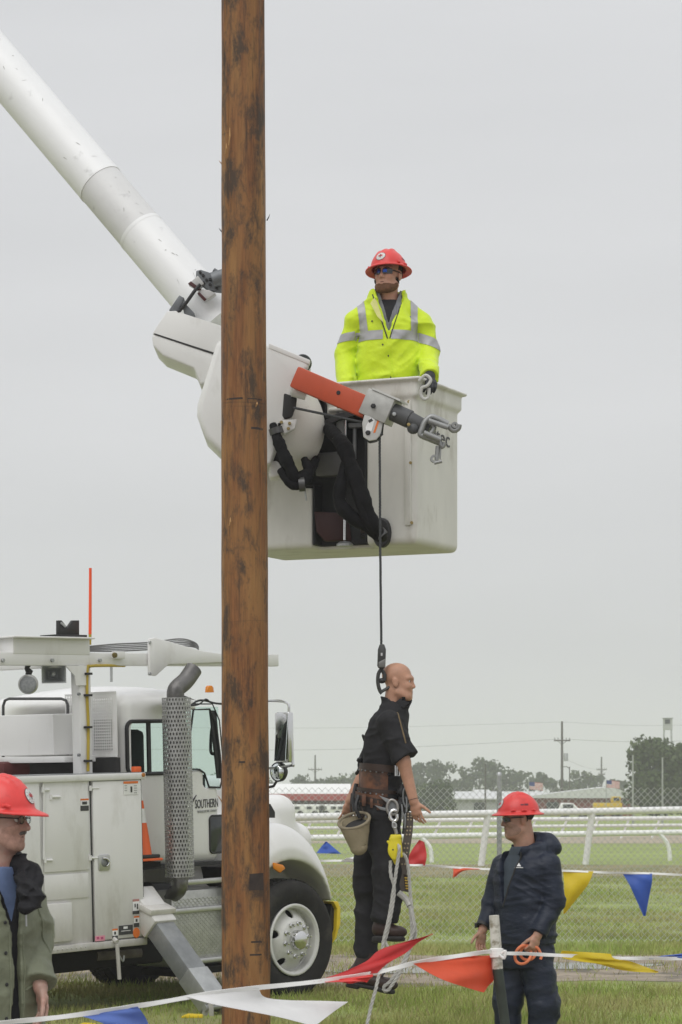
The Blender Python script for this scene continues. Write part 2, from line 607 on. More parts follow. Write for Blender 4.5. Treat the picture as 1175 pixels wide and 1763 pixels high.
def patch(src, planes, off, name, m, parent, pred=None, extra=None):
    """a strip lying on the surface of src: its faces cut by planes (point, outward normal), lifted by off"""
    bm = bmesh.new(); bm.from_mesh(src.data)
    base = OFF[src.name]
    for c, n in planes:
        c = np.asarray(c, float) - base
        bmesh.ops.bisect_plane(bm, geom=bm.verts[:] + bm.edges[:] + bm.faces[:], plane_co=c, plane_no=nrm(n), clear_outer=True)
    bm.normal_update()
    if pred:
        kill = [f for f in bm.faces if not pred(np.array(f.calc_center_median()) + base, np.array(f.normal))]
        bmesh.ops.delete(bm, geom=kill, context='FACES')
    bm.normal_update()
    for v in bm.verts: v.co += v.normal * off
    for f in bm.faces: f.smooth = True
    me = bpy.data.meshes.new(name); bm.to_mesh(me); bm.free()
    return link(name, me, m, parent)


class Skin:
    """lays flat shapes onto the surface of an object"""

    def __init__(s, src):
        s.base = OFF[src.name]
        bm = bmesh.new(); bm.from_mesh(src.data)
        s.t = BVHTree.FromBMesh(bm); bm.free()

    def hit(s, p, d):
        r = s.t.ray_cast(Vector(np.asarray(p, float) - s.base), Vector(nrm(d)))
        return None if r[0] is None else (np.array(r[0]) + s.base, np.array(r[1]))

    def decal(s, o, ax, ay, d, polys, off, name, m, parent, n=6):
        """polys: 2-d outlines in the plane (o, ax, ay), thrown along d onto the surface"""
        bm = bmesh.new()
        for poly in polys:
            vs = [bm.verts.new((x, y, 0)) for x, y in poly]
            bm.faces.new(vs)
        bmesh.ops.triangulate(bm, faces=bm.faces[:])
        L = max(e.calc_length() for e in bm.edges)
        for _ in range(4):
            es = [e for e in bm.edges if e.calc_length() > L / n]
            if es: bmesh.ops.subdivide_edges(bm, edges=es, cuts=1); bmesh.ops.triangulate(bm, faces=bm.faces[:])
        ax, ay = nrm(ax), nrm(ay)
        bad = []
        for v in bm.verts:
            q = np.asarray(o, float) + ax * v.co.x + ay * v.co.y
            r = s.hit(q - nrm(d) * 0.4, d)
            if r is None: bad.append(v); continue
            v.co = Vector(r[0] - nrm(d) * off - s.base)
        bmesh.ops.delete(bm, geom=bad, context='VERTS')
        for f in bm.faces: f.smooth = True
        me = bpy.data.meshes.new(name); bm.to_mesh(me); bm.free()
        return link(name, me, m, parent)


def circle(cx, cy, r, n=18, ry=None):
    ry = r if ry is None else ry
    return [(cx + r * math.cos(2 * math.pi * k / n), cy + ry * math.sin(2 * math.pi * k / n)) for k in range(n)]


def text_polys_obj(txt, size, o, ax, ay, name, m, parent, depth=0.0015, width=None):
    """flat lettering as a thin mesh in the plane (o, ax, ay)"""
    cu = bpy.data.curves.new(name, 'FONT'); cu.body = txt; cu.size = size; cu.extrude = depth; cu.resolution_u = 3
    ob = bpy.data.objects.new(name, cu); COL.objects.link(ob)
    dg = bpy.context.evaluated_depsgraph_get()
    me = bpy.data.meshes.new_from_object(ob.evaluated_get(dg))
    bpy.data.objects.remove(ob)
    co = np.zeros(len(me.vertices) * 3); me.vertices.foreach_get('co', co); co = co.reshape(-1, 3)
    if width: co[:, 0] *= width / max(1e-6, co[:, 0].max() - co[:, 0].min())
    ax, ay = nrm(ax), nrm(ay); az = np.cross(ax, ay)
    q = np.asarray(o, float) - OFF[parent.name] + co[:, :1] * ax + co[:, 1:2] * ay + co[:, 2:] * az
    me.vertices.foreach_set('co', q.ravel()); me.update()
    return link(name, me, m, parent)
# ------------------------------------------------------------------ ground
g_grass = mat('grass soil', (0.235, 0.285, 0.08), 0.9, var=0.3, scale=0.9, bump=0.4, bscale=14, col2=(0.26, 0.235, 0.11), c2pos=(0.48, 0.72), c2scale=0.35, bdist=0.03)
g_far = mat('mown track infield', (0.25, 0.31, 0.085), 0.9, var=0.16, scale=0.25, col2=(0.19, 0.2, 0.085), c2pos=(0.5, 0.8), c2scale=0.12)
g_dry = mat('dry verge', (0.235, 0.205, 0.105), 0.95, var=0.25, scale=1.2, col2=(0.13, 0.16, 0.05), c2pos=(0.5, 0.62), c2scale=0.5)
g_mud = mat('wet bare earth', (0.29, 0.24, 0.18), 0.75, var=0.3, scale=2.5, bump=0.8, bscale=9, bdist=0.04, col2=(0.13, 0.115, 0.085), c2pos=(0.5, 0.62), c2scale=1.4)
g_trk = mat('track sand', (0.36, 0.31, 0.23), 0.95, var=0.12, scale=0.6)
m_water = mat('puddle water', (0.10, 0.095, 0.08), 0.08, var=0.1)


def sheet(name, pts, z, m):
    mb = MB(); mb.add([(x, y, z) for x, y in pts], [tuple(range(len(pts)))])
    return tag(mb.build(name, m), kind='structure')


mb = MB(); mb.add([(-900, -60, 0), (900, -60, 0), (900, 54, 0), (-900, 54, 0)], [(0, 1, 2, 3)])
tag(mb.build('ground', g_grass), kind='structure')
sheet('infield_ground', [(-900, 54), (900, 54), (900, 2600), (-900, 2600)], 0.0, g_far)


def wavy(y0, y1, x0, x1, amp, seed, n=60):
    a = [(x0 + (x1 - x0) * i / n, y0 + amp * (vnoise(np.array([[i * 0.37, seed, 0.3]]), 1.0)[0] - 0.5) * 2) for i in range(n + 1)]
    b = [(x0 + (x1 - x0) * i / n, y1 + amp * (vnoise(np.array([[i * 0.31, seed + 7.7, 0.9]]), 1.0)[0] - 0.5) * 2) for i in range(n + 1)]
    return a + b[::-1]


g_grv = mat('added bounce gravel', (0.30, 0.275, 0.235), 0.9, var=0.25, scale=4, bump=0.5, bscale=30, col2=(0.17, 0.16, 0.10), c2pos=(0.5, 0.65), c2scale=0.7, bdist=0.02)
sheet('bounce_gravel', wavy(-40, 16.0, -40, 40, 0.9, 9.3), 0.004, g_grv)  # unseen pale sheet, added to bounce neutral light onto undersides
sheet('mud_strip', wavy(23.2, 27.9, -14, 14, 0.8, 3.1), 0.004, g_mud)
sheet('dry_verge', wavy(54.0, 66.0, -60, 60, 1.6, 5.1), 0.006, g_dry)
sheet('race_track', [(-400, 97), (400, 97), (400, 122), (-400, 122)], 0.006, g_trk)
sheet('puddle', [(2.3 + 0.9 * math.cos(a) * (1 + 0.2 * math.sin(3 * a)), 25.9 + 0.5 * math.sin(a)) for a in np.linspace(0, 6.2, 26)], 0.008, m_water)
sheet('puddle', [(0.6 + 0.75 * math.cos(a) * (1 + 0.2 * math.sin(2 * a)), 25.2 + 0.42 * math.sin(a)) for a in np.linspace(0, 6.2, 26)], 0.008, m_water)


def blades(name, m, n, y0, y1, h0, h1, w, seed, dens=None, xk=0.19):
    r = np.random.RandomState(seed)
    # more blades close by
    u = r.rand(int(n * 2.2))
    y = y0 * (y1 / y0) ** u
    x = (r.rand(len(y)) * 2 - 1) * xk * y
    keep = np.ones(len(y), bool)
    nn = vnoise(np.stack([x, y, 0 * x], 1), 0.9)
    keep &= nn > (r.rand(len(y)) * 0.55 + 0.12)
    if dens is not None: keep &= r.rand(len(y)) < dens(x, y)
    x, y, nn = x[keep][:n], y[keep][:n], nn[keep][:n]
    k = len(x)
    h = (h0 + (h1 - h0) * r.rand(k) ** 1.6) * (0.6 + 0.9 * nn)
    an = r.rand(k) * 6.283; ln = r.randn(k, 2) * 0.4 * h[:, None]
    ww = w * (0.7 + 0.6 * r.rand(k)) * (0.55 + y / 45)
    V = np.zeros((k, 3, 3))
    V[:, 0] = np.stack([x - np.cos(an) * ww, y - np.sin(an) * ww, 0 * x - 0.005], 1)
    V[:, 1] = np.stack([x + np.cos(an) * ww, y + np.sin(an) * ww, 0 * x - 0.005], 1)
    V[:, 2] = np.stack([x + ln[:, 0], y + ln[:, 1], h], 1)
    me = mesh_np(name, V.reshape(-1, 3), np.arange(k * 3).reshape(-1, 3), smooth=False)
    return tag(link(name, me, m), kind='stuff')


def no_mud(x, y):
    return np.where((y > 23.5) & (y < 27.6), 0.12, 1.0)


m_gr1 = mat('green grass blades', (0.27, 0.35, 0.07), 0.75, var=0.35, scale=1.3, col2=(0.38, 0.35, 0.14), c2scale=0.55, c2pos=(0.42, 0.62))
m_gr2 = mat('dry grass blades', (0.30, 0.26, 0.12), 0.85, var=0.3, scale=2.0)
blades('grass', m_gr1, 170000, 16.5, 55, 0.025, 0.085, 0.0045, 1, no_mud)
blades('dry_grass', m_gr2, 42000, 15.5, 62, 0.03, 0.09, 0.004, 2, lambda x, y: np.where((y > 23.4) & (y < 27.8), 0.4, np.where(y < 24, 0.9, 0.35)))

# ------------------------------------------------------------------ background: buildings, trees, poles
m_white = mat('white paint', (0.80, 0.80, 0.78), 0.45, var=0.03, scale=3)
m_rail = mat('white rail paint', (0.82, 0.82, 0.81), 0.4, var=0.04, scale=4)
m_red_w = mat('dark red cladding', (0.20, 0.055, 0.05), 0.7, var=0.2, scale=2)
m_red_t = mat('red fascia', (0.36, 0.05, 0.05), 0.6, var=0.1, scale=2)
m_roof = mat('pale metal roof', (0.62, 0.63, 0.63), 0.4, var=0.08, scale=0.6, stretch=(6, 1, 1))
m_dark = mat('dark opening', (0.03, 0.03, 0.03), 0.8)
m_postd = mat('dark timber post', (0.10, 0.09, 0.085), 0.85, var=0.25, scale=5, stretch=(3, 3, 0.4))
m_galv = mat('galvanised steel', (0.42, 0.43, 0.43), 0.45, metal=0.7, var=0.12, scale=12)
m_glass_d = mat('dark window glass', (0.03, 0.035, 0.04), 0.08, spec=0.8)
m_tyre = mat('tyre rubber', (0.026, 0.025, 0.024), 0.8, spec=0.25, var=0.25, scale=9, bump=0.3, bscale=90, col2=(0.062, 0.056, 0.047), c2pos=(0.5, 0.75), c2scale=5)


def barn(name, label, px0, px1, Y, eave, ridge, depth, wall, roofm, fascia=None, open_front=False, gable_at=None, cat='building'):
    x0, x1 = P(px0, 0, Y)[0], P(px1, 0, Y)[0]
    t = thing(name, label, cat, ((x0 + x1) / 2, Y, 0))
    w = MB()
    if open_front:
        w.box(((x0 + x1) / 2, Y + depth - 0.15, eave / 2), (x1 - x0, 0.2, eave))
        w.box((x0 + 0.1, Y + depth / 2, eave / 2), (0.2, depth - 0.5, eave - 0.01))
        n = max(3, int((x1 - x0) / 3.2))
        for i in range(n + 1):
            p = MB(); p.box((x0 + 0.3 + (x1 - x0 - 0.6) * i / n, Y + 0.2, eave / 2 - 0.02), (0.3, 0.3, eave - 0.04)); p.build('post', m_postd, t)
    else:
        w.box(((x0 + x1) / 2, Y + depth / 2, eave / 2), (x1 - x0, depth, eave))
        n = max(2, int((x1 - x0) / 4))
        for i in range(n):
            xx = x0 + (x1 - x0) * (i + 0.5) / n
            d = MB(); d.box((xx, Y - 0.03, eave * 0.5), (1.2, 0.08, 1.0)); d.build('window', m_glass_d, t, local=True)
    w.build('wall', wall, t)
    r = MB()
    o = 0.4
    gx = (x0 + x1) / 2 if gable_at is None else P(gable_at, 0, Y)[0]
    if gable_at is not None:
        r.prism([(x0 - o, Y - o, eave), (x1 + o, Y - o, eave), (x1 + o, Y - o, eave + 0.12), (gx, Y - o, ridge + 0.14), (x0 - o, Y - o, eave + 0.12)], (0, depth + 2 * o, 0))
    else:
        r.prism([(x0 - o, Y - o, eave), (x0 - o, Y - o, eave + 0.12), (x0 - o, Y + depth / 2, ridge + 0.12), (x0 - o, Y + depth + o, eave + 0.12), (x0 - o, Y + depth + o, eave)], (x1 - x0 + 2 * o, 0, 0))
    r.build('roof', roofm, t)
    if fascia is not None:
        f = MB(); f.box(((x0 + x1) / 2, Y - o - 0.06, eave - 0.22), (x1 - x0 + 2 * o, 0.1, 0.62)); f.build('fascia', fascia, t)
    return t


barn('stable_shed', 'open white roofed shed with red fascia behind the truck bonnet', 330, 597, 240, 2.05, 3.0, 8, m_red_w, m_white, m_red_t, True)
barn('white_barn', 'long low white building with pale roof behind the white rail', 790, 935, 265, 1.6, 2.35, 10, mat('grey wall', (0.42, 0.43, 0.43), 0.7), m_roof)
barn('red_barn', 'long dark red barn with pale gable roof beyond the rails', 905, 1092, 250, 1.75, 2.75, 12, m_red_w, m_roof, None, False, 1052)
barn('white_outbuilding', 'small white block standing taller behind the pale roofed barn', 822, 838, 285, 2.4, 2.6, 4, m_white, m_roof)


def trailer(px, Y, L, label):
    c = P(px, 0, Y); t = thing('trailer', label, 'trailer', (c[0], Y, 0), 'white trailers parked in the open shed')
    b = MB(); b.box((c[0], Y, 0.72), (L, 1.6, 0.9)); b.build('body', m_white, t, bevel=0.12)
    for dx in (-L * 0.28, L * 0.05, L * 0.3):
        w = MB(); w.box((c[0] + dx, Y - 0.82, 0.85), (0.45, 0.06, 0.25)); w.build('window', m_glass_d, t)
    for dx in (-L * 0.2, L * 0.2):
        w = MB(); w.lathe([(0, -0.1), (0.3, -0.1), (0.3, 0.1), (0, 0.1)], (c[0] + dx, Y - 0.75, 0.3), (0, 1, 0), 14); w.build('wheel', m_tyre, t)


trailer(530, 236, 3.4, 'white trailer nearer the truck bonnet in the open shed')
trailer(572, 236, 2.6, 'white trailer nearer the hanging dummy in the open shed')

m_yel = mat('yellow paint', (0.62, 0.42, 0.03), 0.45, var=0.08, scale=3)
c = P(1046, 0, 200)
t = thing('yellow_truck', 'yellow flatbed vehicle parked in front of red barn', 'vehicle', (c[0], 200, 0))
b = MB(); b.box((c[0], 200, 1.1), (2.2, 1.2, 0.55)); b.build('body', m_yel, t, bevel=0.06)
b = MB(); b.box((c[0] + 0.65, 200, 1.62), (0.7, 1.1, 0.5)); b.build('cab', m_yel, t, bevel=0.08)
b = MB(); b.box((c[0] + 0.65, 199.42, 1.66), (0.45, 0.06, 0.25)); b.build('window', m_glass_d, t)
for dx in (-0.7, 0.7):
    b = MB(); b.lathe([(0, -0.1), (0.42, -0.1), (0.42, 0.1), (0, 0.1)], (c[0] + dx, 199.5, 0.42), (0, 1, 0), 14); b.build('wheel', m_tyre, t)
c = P(985, 0, 198)
t = thing('white_car', 'small white car parked near the dark utility pole', 'car', (c[0], 198, 0))
b = MB(); b.prism([(c[0] - 1.0, 197.4, 0.35), (c[0] + 1.3, 197.4, 0.35), (c[0] + 1.25, 197.4, 0.85), (c[0] + 0.45, 197.4, 0.95), (c[0] + 0.05, 197.4, 1.35), (c[0] - 0.8, 197.4, 1.38), (c[0] - 1.0, 197.4, 0.9)], (0, 1.3, 0))
b.build('body', m_white, t, bevel=0.08)
b = MB(); b.box((c[0] - 0.35, 197.38, 1.12), (0.8, 0.04, 0.28)); b.build('window', m_glass_d, t)
for dx in (-0.6, 0.8):
    b = MB(); b.lathe([(0, -0.1), (0.33, -0.1), (0.33, 0.1), (0, 0.1)], (c[0] + dx, 197.45, 0.33), (0, 1, 0), 14); b.build('wheel', m_tyre, t)

m_leafs = [mat('distant dark foliage', (0.042, 0.060, 0.030), 0.9, var=0.4, scale=0.9),
           mat('distant mid foliage', (0.055, 0.078, 0.034), 0.9, var=0.4, scale=0.9),
           mat('big tree foliage', (0.050, 0.076, 0.026), 0.9, var=0.45, scale=1.1, col2=(0.085, 0.11, 0.035), c2pos=(0.5, 0.7), c2scale=0.6)]
m_bark = mat('bark', (0.07, 0.058, 0.045), 0.9, var=0.3, scale=6)


def tree(name, label, px, ytop, Y, wpx, m, seed, group=None, n=1100, leaf=0.42, dense=1.0, z0=0.15, cat='tree', lobes=9):
    r = np.random.RandomState(seed)
    s = F / Y; H = EYE + (HY - ytop) / s; Wd = wpx / s / 2
    c = P(px, 0, Y); t = thing(name, label, cat, (c[0], Y, 0), group)
    tr = MB(); top = np.array([c[0] + r.uniform(-.2, .2), Y, H * 0.72])
    tr.tube([(c[0], Y, -0.1), (c[0] + r.uniform(-.1, .1), Y, H * 0.3), top], [H * 0.028 + 0.05, H * 0.022 + 0.03, 0.04], 8)
    tr.build('trunk', m_bark, t, smooth=True)
    lb = MB()
    C = []
    for k in range(lobes):
        a = r.rand() * 6.28; q = r.rand() ** 0.5
        zz = H * (z0 + 0.1 + (0.78 - z0) * r.rand())
        prof = math.sin(min(1, max(0.08, (zz / H - z0 * 0.6) / (1 - z0 * 0.6))) * math.pi) ** 0.5
        p = np.array([c[0] + math.cos(a) * Wd * 0.62 * q * prof, Y + math.sin(a) * Wd * 0.62 * q * prof, zz])
        C.append((p, Wd * r.uniform(0.34, 0.5)))
        lb.tube([(c[0], Y, max(0.2, zz * 0.55)), p], [0.05 + H * 0.006, 0.02], 5)
    C.append((np.array([c[0], Y, H - Wd * 0.42]), Wd * 0.42)); C.append((np.array([c[0] - Wd * 0.55, Y, H * (z0 + 0.25)]), Wd * 0.42)); C.append((np.array([c[0] + Wd * 0.55, Y, H * (z0 + 0.25)]), Wd * 0.42))
    lb.build('limb', m_bark, t)
    V = []
    for i in range(n):
        p, R = C[r.randint(len(C))]
        d = r.randn(3); d /= np.linalg.norm(d); rad = R * (0.35 + 0.75 * r.rand() ** 0.6)
        q = p + d * rad * np.array([1, 1, 0.85])
        if q[2] < H * z0: q[2] = H * z0 + r.rand() * 0.3
        nn = nrm(d + r.randn(3) * 0.7); u = nrm(np.cross(nn, r.randn(3))); v = np.cross(nn, u)
        L = leaf * r.uniform(0.5, 1.2)
        V += [q - u * L * 0.5, q + v * L * 0.32, q + u * L * 0.5, q - v * L * 0.32]
    me = mesh_np('crown', np.array(V) - OFF[t.name], np.arange(len(V)).reshape(-1, 4), smooth=False)
    tag(link('crown', me, m, t), kind=None)
    return t


tb = 'hazy trees on the horizon'
TR = [(512, 1334, 430, 48, 0), (538, 1342, 440, 40, 1), (563, 1336, 430, 44, 0), (590, 1330, 420, 46, 1), (612, 1326, 430, 40, 0), (640, 1330, 420, 50, 1), (672, 1322, 430, 54, 0), (700, 1318, 425, 46, 1),
      (722, 1312, 430, 46, 0), (748, 1310, 420, 52, 0), (775, 1309, 430, 46, 1), (800, 1318, 420, 44, 0), (826, 1303, 430, 48, 1), (850, 1306, 420, 44, 0), (874, 1318, 430, 48, 0), (896, 1326, 425, 40, 1),
      (914, 1338, 440, 26, 0), (931, 1328, 410, 27, 0), (950, 1340, 420, 22, 1), (968, 1342, 430, 20, 0), (990, 1326, 430, 34, 1), (1010, 1326, 430, 36, 1), (1030, 1334, 440, 34, 0), (1056, 1340, 440, 30, 1), (1075, 1344, 440, 26, 0), (1180, 1330, 440, 60, 1),
      (455, 1338, 430, 60, 1), (400, 1334, 430, 60, 0)]
TR += [(px, 1330 + (px * 7) % 17, 430 + (px * 3) % 23, 62, i % 2) for i, px in enumerate(list(range(60, 380, 62)) + list(range(1240, 1560, 62)))]
for i, (px, yt, Y, w, k) in enumerate(TR):
    tree('tree', ('hazy grey green tree in the row along the horizon' if px > 905 or px < 480 else 'hazy tree in the thicket between dummy and truck mirror' if px < 660 else 'hazy tree of the taller clump behind the white barn'), px, yt, Y, w * 1.25, m_leafs[k], 100 + i, ('hazy trees along the horizon' if px > 905 or px < 480 else 'hazy thicket left of the dummy' if px < 660 else 'hazy trees behind the white barn'), n=650, leaf=0.85, z0=0.05)
tree('broad_tree', 'big dense dark green tree at the right edge', 1128, 1268, 230, 118, m_leafs[2], 50, n=6500, leaf=0.5, z0=0.03, lobes=26)
tree('broad_tree', 'second dense tree crown running out of the right edge', 1188, 1272, 238, 110, m_leafs[2], 51, n=5500, leaf=0.5, z0=0.03, lobes=20)
tree('bush', 'dark round bush left of white barn behind the dummy', 745, 1347, 260, 92, m_leafs[2], 61, n=2200, leaf=0.4, z0=0.02, cat='bush', lobes=14)
tree('bush', 'dark low bush behind the belt of the dummy', 690, 1352, 262, 60, m_leafs[0], 62, n=1400, leaf=0.4, z0=0.02, cat='bush', lobes=10)


def utility_pole(px, ytop, Y, label, arms=(), r=0.14, m=m_postd, transformer=False, lamp=0, group=None, name='utility_pole', cat='utility pole'):
    s = F / Y; c = P(px, ytop, Y); t = thing(name, label, cat, (c[0], Y, 0), group)
    b = MB(); b.tube([(c[0], Y, -0.1), (c[0], Y, c[2])], [r * 1.25, r * 0.8], 8); b.build('shaft', m, t, smooth=True)
    for ya, hw in arms:
        z = P(px, ya, Y)[2]
        b = MB(); b.box((c[0], Y - r, z), (2 * hw / s, 0.12, 0.16))
        b.beam((c[0] - hw / s * 0.6, Y - r, z), (c[0], Y - r, z - hw / s * 0.5), 0.05, 0.05); b.beam((c[0] + hw / s * 0.6, Y - r, z), (c[0], Y - r, z - hw / s * 0.5), 0.05, 0.05)
        b.build('crossarm', m, t)
        for k in (-0.92, -0.5, 0.5, 0.92):
            b = MB(); b.lathe([(0, 0.25), (0.06, 0.22), (0.08, 0.1), (0.04, 0.08), (0.04, 0)], (c[0] + k * hw / s, Y - r, z + 0.08), (0, 0, 1), 8); b.build('insulator', m_galv, t, smooth=True)
    if transformer:
        z = P(px, 1304, Y)[2]
        b = MB(); b.lathe([(0, 0.5), (0.22, 0.45), (0.24, 0.4), (0.24, -0.4), (0, -0.42)], (c[0] + 0.42, Y - 0.1, z), (0, 0, 1), 12); b.build('transformer', m_galv, t, smooth=True)
    if lamp:
        b = MB(); b.tube([(c[0], Y, c[2] - 0.2), (c[0] + lamp * 0.4, Y, c[2]), (c[0] + lamp, Y, c[2] + 0.02)], 0.045, 6); b.build('lamp_arm', m, t)
        b = MB(); b.box((c[0] + lamp, Y, c[2]), (0.5, 0.2, 0.14)); b.build('lamp_head', m_galv, t, bevel=0.03)
    return t


U1 = utility_pole(968, 1242, 280, 'tall dark utility pole with crossarm and transformer', [(1275, 14)], transformer=True)
utility_pole(981, 1320, 282, 'thin street lamp pole just right of tall utility pole', lamp=-0.75, r=0.07, name='street_lamp', cat='street lamp')
utility_pole(1036, 1303, 450, 'small distant utility pole with two crossarms', [(1325, 9), (1333, 6)], r=0.16)
utility_pole(543, 1300, 430, 'faint distant utility pole left of the dummy', [(1325, 12)], r=0.16)
utility_pole(836, 1314, 250, 'thin bare dark pole before the white building', r=0.08)
utility_pole(1090, 1300, 150, 'thin steel post left in front of big tree', r=0.055, m=m_galv, name='steel_post', cat='post', group='steel posts before the big tree')
utility_pole(1141, 1304, 150, 'thin steel post right in front of big tree', r=0.055, m=m_galv, name='steel_post', cat='post', group='steel posts before the big tree')


def cable(pts, r, label, group='power lines'):
    b = MB(); b.tube(smooth_path(pts, 8), r, 5)
    return tag(b.build('power_line', mat('cable grey', (0.30, 0.30, 0.30), 0.7), loc=pts[0]), label, 'cable', group)


cable([P(200, 1252, 280), P(600, 1253, 280), P(968, 1243, 280)], 0.014, 'topmost thin power line left of the tall pole')
cable([P(200, 1290, 280), P(600, 1290, 280), P(957, 1273, 280)], 0.020, 'lower power line left of the tall pole')
cable([P(979, 1273, 280), P(1100, 1277, 285), P(1300, 1272, 290)], 0.020, 'lower power line right of the tall pole')
cable([P(968, 1243, 280), P(1100, 1249, 285), P(1300, 1246, 290)], 0.014, 'topmost power line right of the tall pole')
cable([P(970, 1305, 280), P(1005, 1320, 360), P(1036, 1327, 450)], 0.014, 'sagging power line between the two right poles')

c = P(1150, 1258, 300)
t = thing('watch_tower', 'pale box tower on legs above the big tree', 'tower', (c[0], 300, 0))
b = MB(); b.box((c[0], 300, c[2] + 0.75), (1.0, 1.0, 1.3)); b.build('cabin', mat('tower grey', (0.42, 0.43, 0.43), 0.6), t)
b = MB(); b.box((c[0], 300, c[2] + 1.46), (1.2, 1.2, 0.08)); b.build('roof', m_galv, t)
b = MB(); b.box((c[0] - 0.1, 299.48, c[2] + 1.05), (0.6, 0.06, 0.5)); b.build('window', m_glass_d, t)
for dx in (-0.42, 0.42):
    for dy in (-0.42, 0.42):
        b = MB(); b.beam((c[0] + dx, 300 + dy, c[2] + 0.1), (c[0] + dx * 1.6, 300 + dy * 1.6, 0), 0.08, 0.08); b.build('leg', m_galv, t)

m_fr = mat('flag red', (0.45, 0.07, 0.08), 0.8); m_fw = mat('flag white', (0.7, 0.7, 0.7), 0.8); m_fb = mat('flag blue', (0.05, 0.07, 0.22), 0.8)


def us_flag(px, y, Y, label, sc=1.0):
    a = P(px, y, Y); s = F / Y
    t = thing('flag', label, 'flag', (a[0], Y, 0), 'flags on poles by the barns')
    b = MB(); b.tube([(a[0], Y, 0), (a[0], Y, a[2] + 0.05)], 0.025, 6); b.build('flagpole', m_galv, t)
    Wf, Hf = 1.15 * sc, 0.62 * sc
    wv = lambda u: 0.06 * math.sin(u * 7)
    for k in range(13):
        z0 = a[2] - Hf * k / 13; z1 = a[2] - Hf * (k + 1) / 13
        u0 = 0.4 if k < 7 else 0.0
        b = MB(); b.grid(lambda u, v: (a[0] + 0.03 + Wf * (u0 + (1 - u0) * u), Y + wv(u0 + (1 - u0) * u), z0 + (z1 - z0) * v - 0.12 * (u0 + (1 - u0) * u)), 6, 1)
        b.build('stripe', m_fr if k % 2 == 0 else m_fw, t, solid=0.01)
    b = MB(); b.grid(lambda u, v: (a[0] + 0.03 + Wf * 0.4 * u, Y + wv(0.4 * u), a[2] - Hf * 7 / 13 * v - 0.12 * 0.4 * u), 4, 1); b.build('canton', m_fb, t, solid=0.012)


us_flag(911, 1346, 215, 'faint striped flag on a pole left of utility pole')
us_flag(1044, 1343, 190, 'striped flag with blue corner above the red barn', 0.85)


# ------------------------------------------------------------------ race track rails
def rail_run(label, spec, posts, group='white race track rails'):
    """spec: list of (left point, right point, radius); posts: (top point, base point, radius, bow)"""
    a0 = spec[0][0]
    t = thing('track_rail', label, 'rail', (a0[0], a0[1], 0), group)
    for a, b_, r in spec:
        b = MB(); b.tube([a + (np.asarray(b_) - a) * k / 12 for k in range(13)], r, 10); b.build('rail', m_rail, t, smooth=True)
    for p, q, r, bow in posts:
        mid = (np.asarray(p) + q) / 2 + np.array([bow, 0, abs(bow) * 0.6])
        b = MB(); b.tube(smooth_path([p, mid, q], 6) if bow else [p, q], r, 8); b.build('post', m_rail, t, smooth=True)
    return t


def lerp(a, b, t): return np.asarray(a) + (np.asarray(b) - np.asarray(a)) * t


aL, aR = P(250, 1412, 60), P(1500, 1388, 70)
def at_px(a, b, px):
    lo, hi = 0.0, 1.0
    for _ in range(30):
        k = (lo + hi) / 2; q = lerp(a, b, k)
        if CX + q[0] * F / q[1] < px: lo = k
        else: hi = k
    return lerp(a, b, lo)


ps = []
for px in (290, 470, 649, 829, 1009, 1189, 1369):
    top = at_px(aL, aR, px + 11); base = P(px, 0, top[1]); base[1] = top[1] + 0.1; base[2] = -0.02
    ps.append((top - np.array([0, 0, 0.03]), base, 0.085, 0))
rail_run('nearest thick white track rail on straight leaning posts', [(aL, aR, 0.092)], ps)
bL, bR = P(250, 1447, 66), P(1500, 1428, 72)
ps = []
for px in (128, 333, 539, 744, 949, 1154, 1360):
    top = at_px(bL, bR, px - 20); base = P(px, 0, top[1]); base[1] = top[1]; base[2] = -0.02
    ps.append((top, base, 0.06, 0.10))
rail_run('lower white track rail on curved gooseneck posts', [(bL, bR, 0.078)], ps)
cL, cR = P(250, 1416, 104), P(1600, 1405, 112)
dL, dR = P(250, 1428, 104), P(1600, 1417, 112)
ps = []
for i in range(26):
    k = i / 25; top = lerp(cL, cR, k); ps.append((top, np.array([top[0] - 0.35, top[1], 0.0]), 0.05, 0))
rail_run('far double white track rail with short slanted posts', [(cL, cR, 0.085), (dL, dR, 0.065)], ps)

# ------------------------------------------------------------------ chain link fence
YF = 29.9
m_wire = mat('galvanised wire', (0.66, 0.67, 0.67), 0.45, metal=0.5, var=0.1)
fx0, fx1, fz0, fz1 = -8.0, 9.5, 0.03, 1.83
t = thing('chain_link_fence', 'galvanised chain link fence of diamond mesh before the track', 'fence', ((fx0 + fx1) / 2, YF, 0))
w, hh = 0.0385, 0.040
V = []; Fq = []
rw = 0.0031
nw = int((fx1 - fx0) / w); nz_ = int((fz1 - fz0) / hh)
for k in range(nw):
    n0 = len(V)
    for j in range(nz_ + 1):
        x = fx0 + (k + ((j + k) % 2)) * w; z = fz0 + j * hh
        y = YF + (0.004 if (j + k) % 2 else -0.004)
        V += [(x - rw, y + rw, z), (x + rw, y + rw, z), (x, y - rw * 1.3, z)]
    for j in range(nz_):
        for q in range(3):
            a = n0 + j * 3 + q; b_ = n0 + j * 3 + (q + 1) % 3
            Fq.append((a, b_, b_ + 3, a + 3))
V = np.array(V); V -= OFF[t.name]
tag(link('chain_link_mesh', mesh_np('chain_link_mesh', V, Fq), m_wire, t), kind='stuff')
for i in (-3, -2, -1, 0, 1, 2):
    q = P(860, 1332, YF + 0.05); x = q[0] + i * 3.0
    if fx0 - 0.5 < x < fx1 + 0.5:
        b = MB(); b.tube([(x, YF + 0.05, -0.05), (x, YF + 0.05, q[2])], 0.03, 12); b.lathe([(0, 0.02), (0.02, 0.017), (0.033, 0), (0.033, -0.03)], (x, YF + 0.05, q[2]), (0, 0, 1), 12)
        b.build('post', m_galv, t, smooth=True)

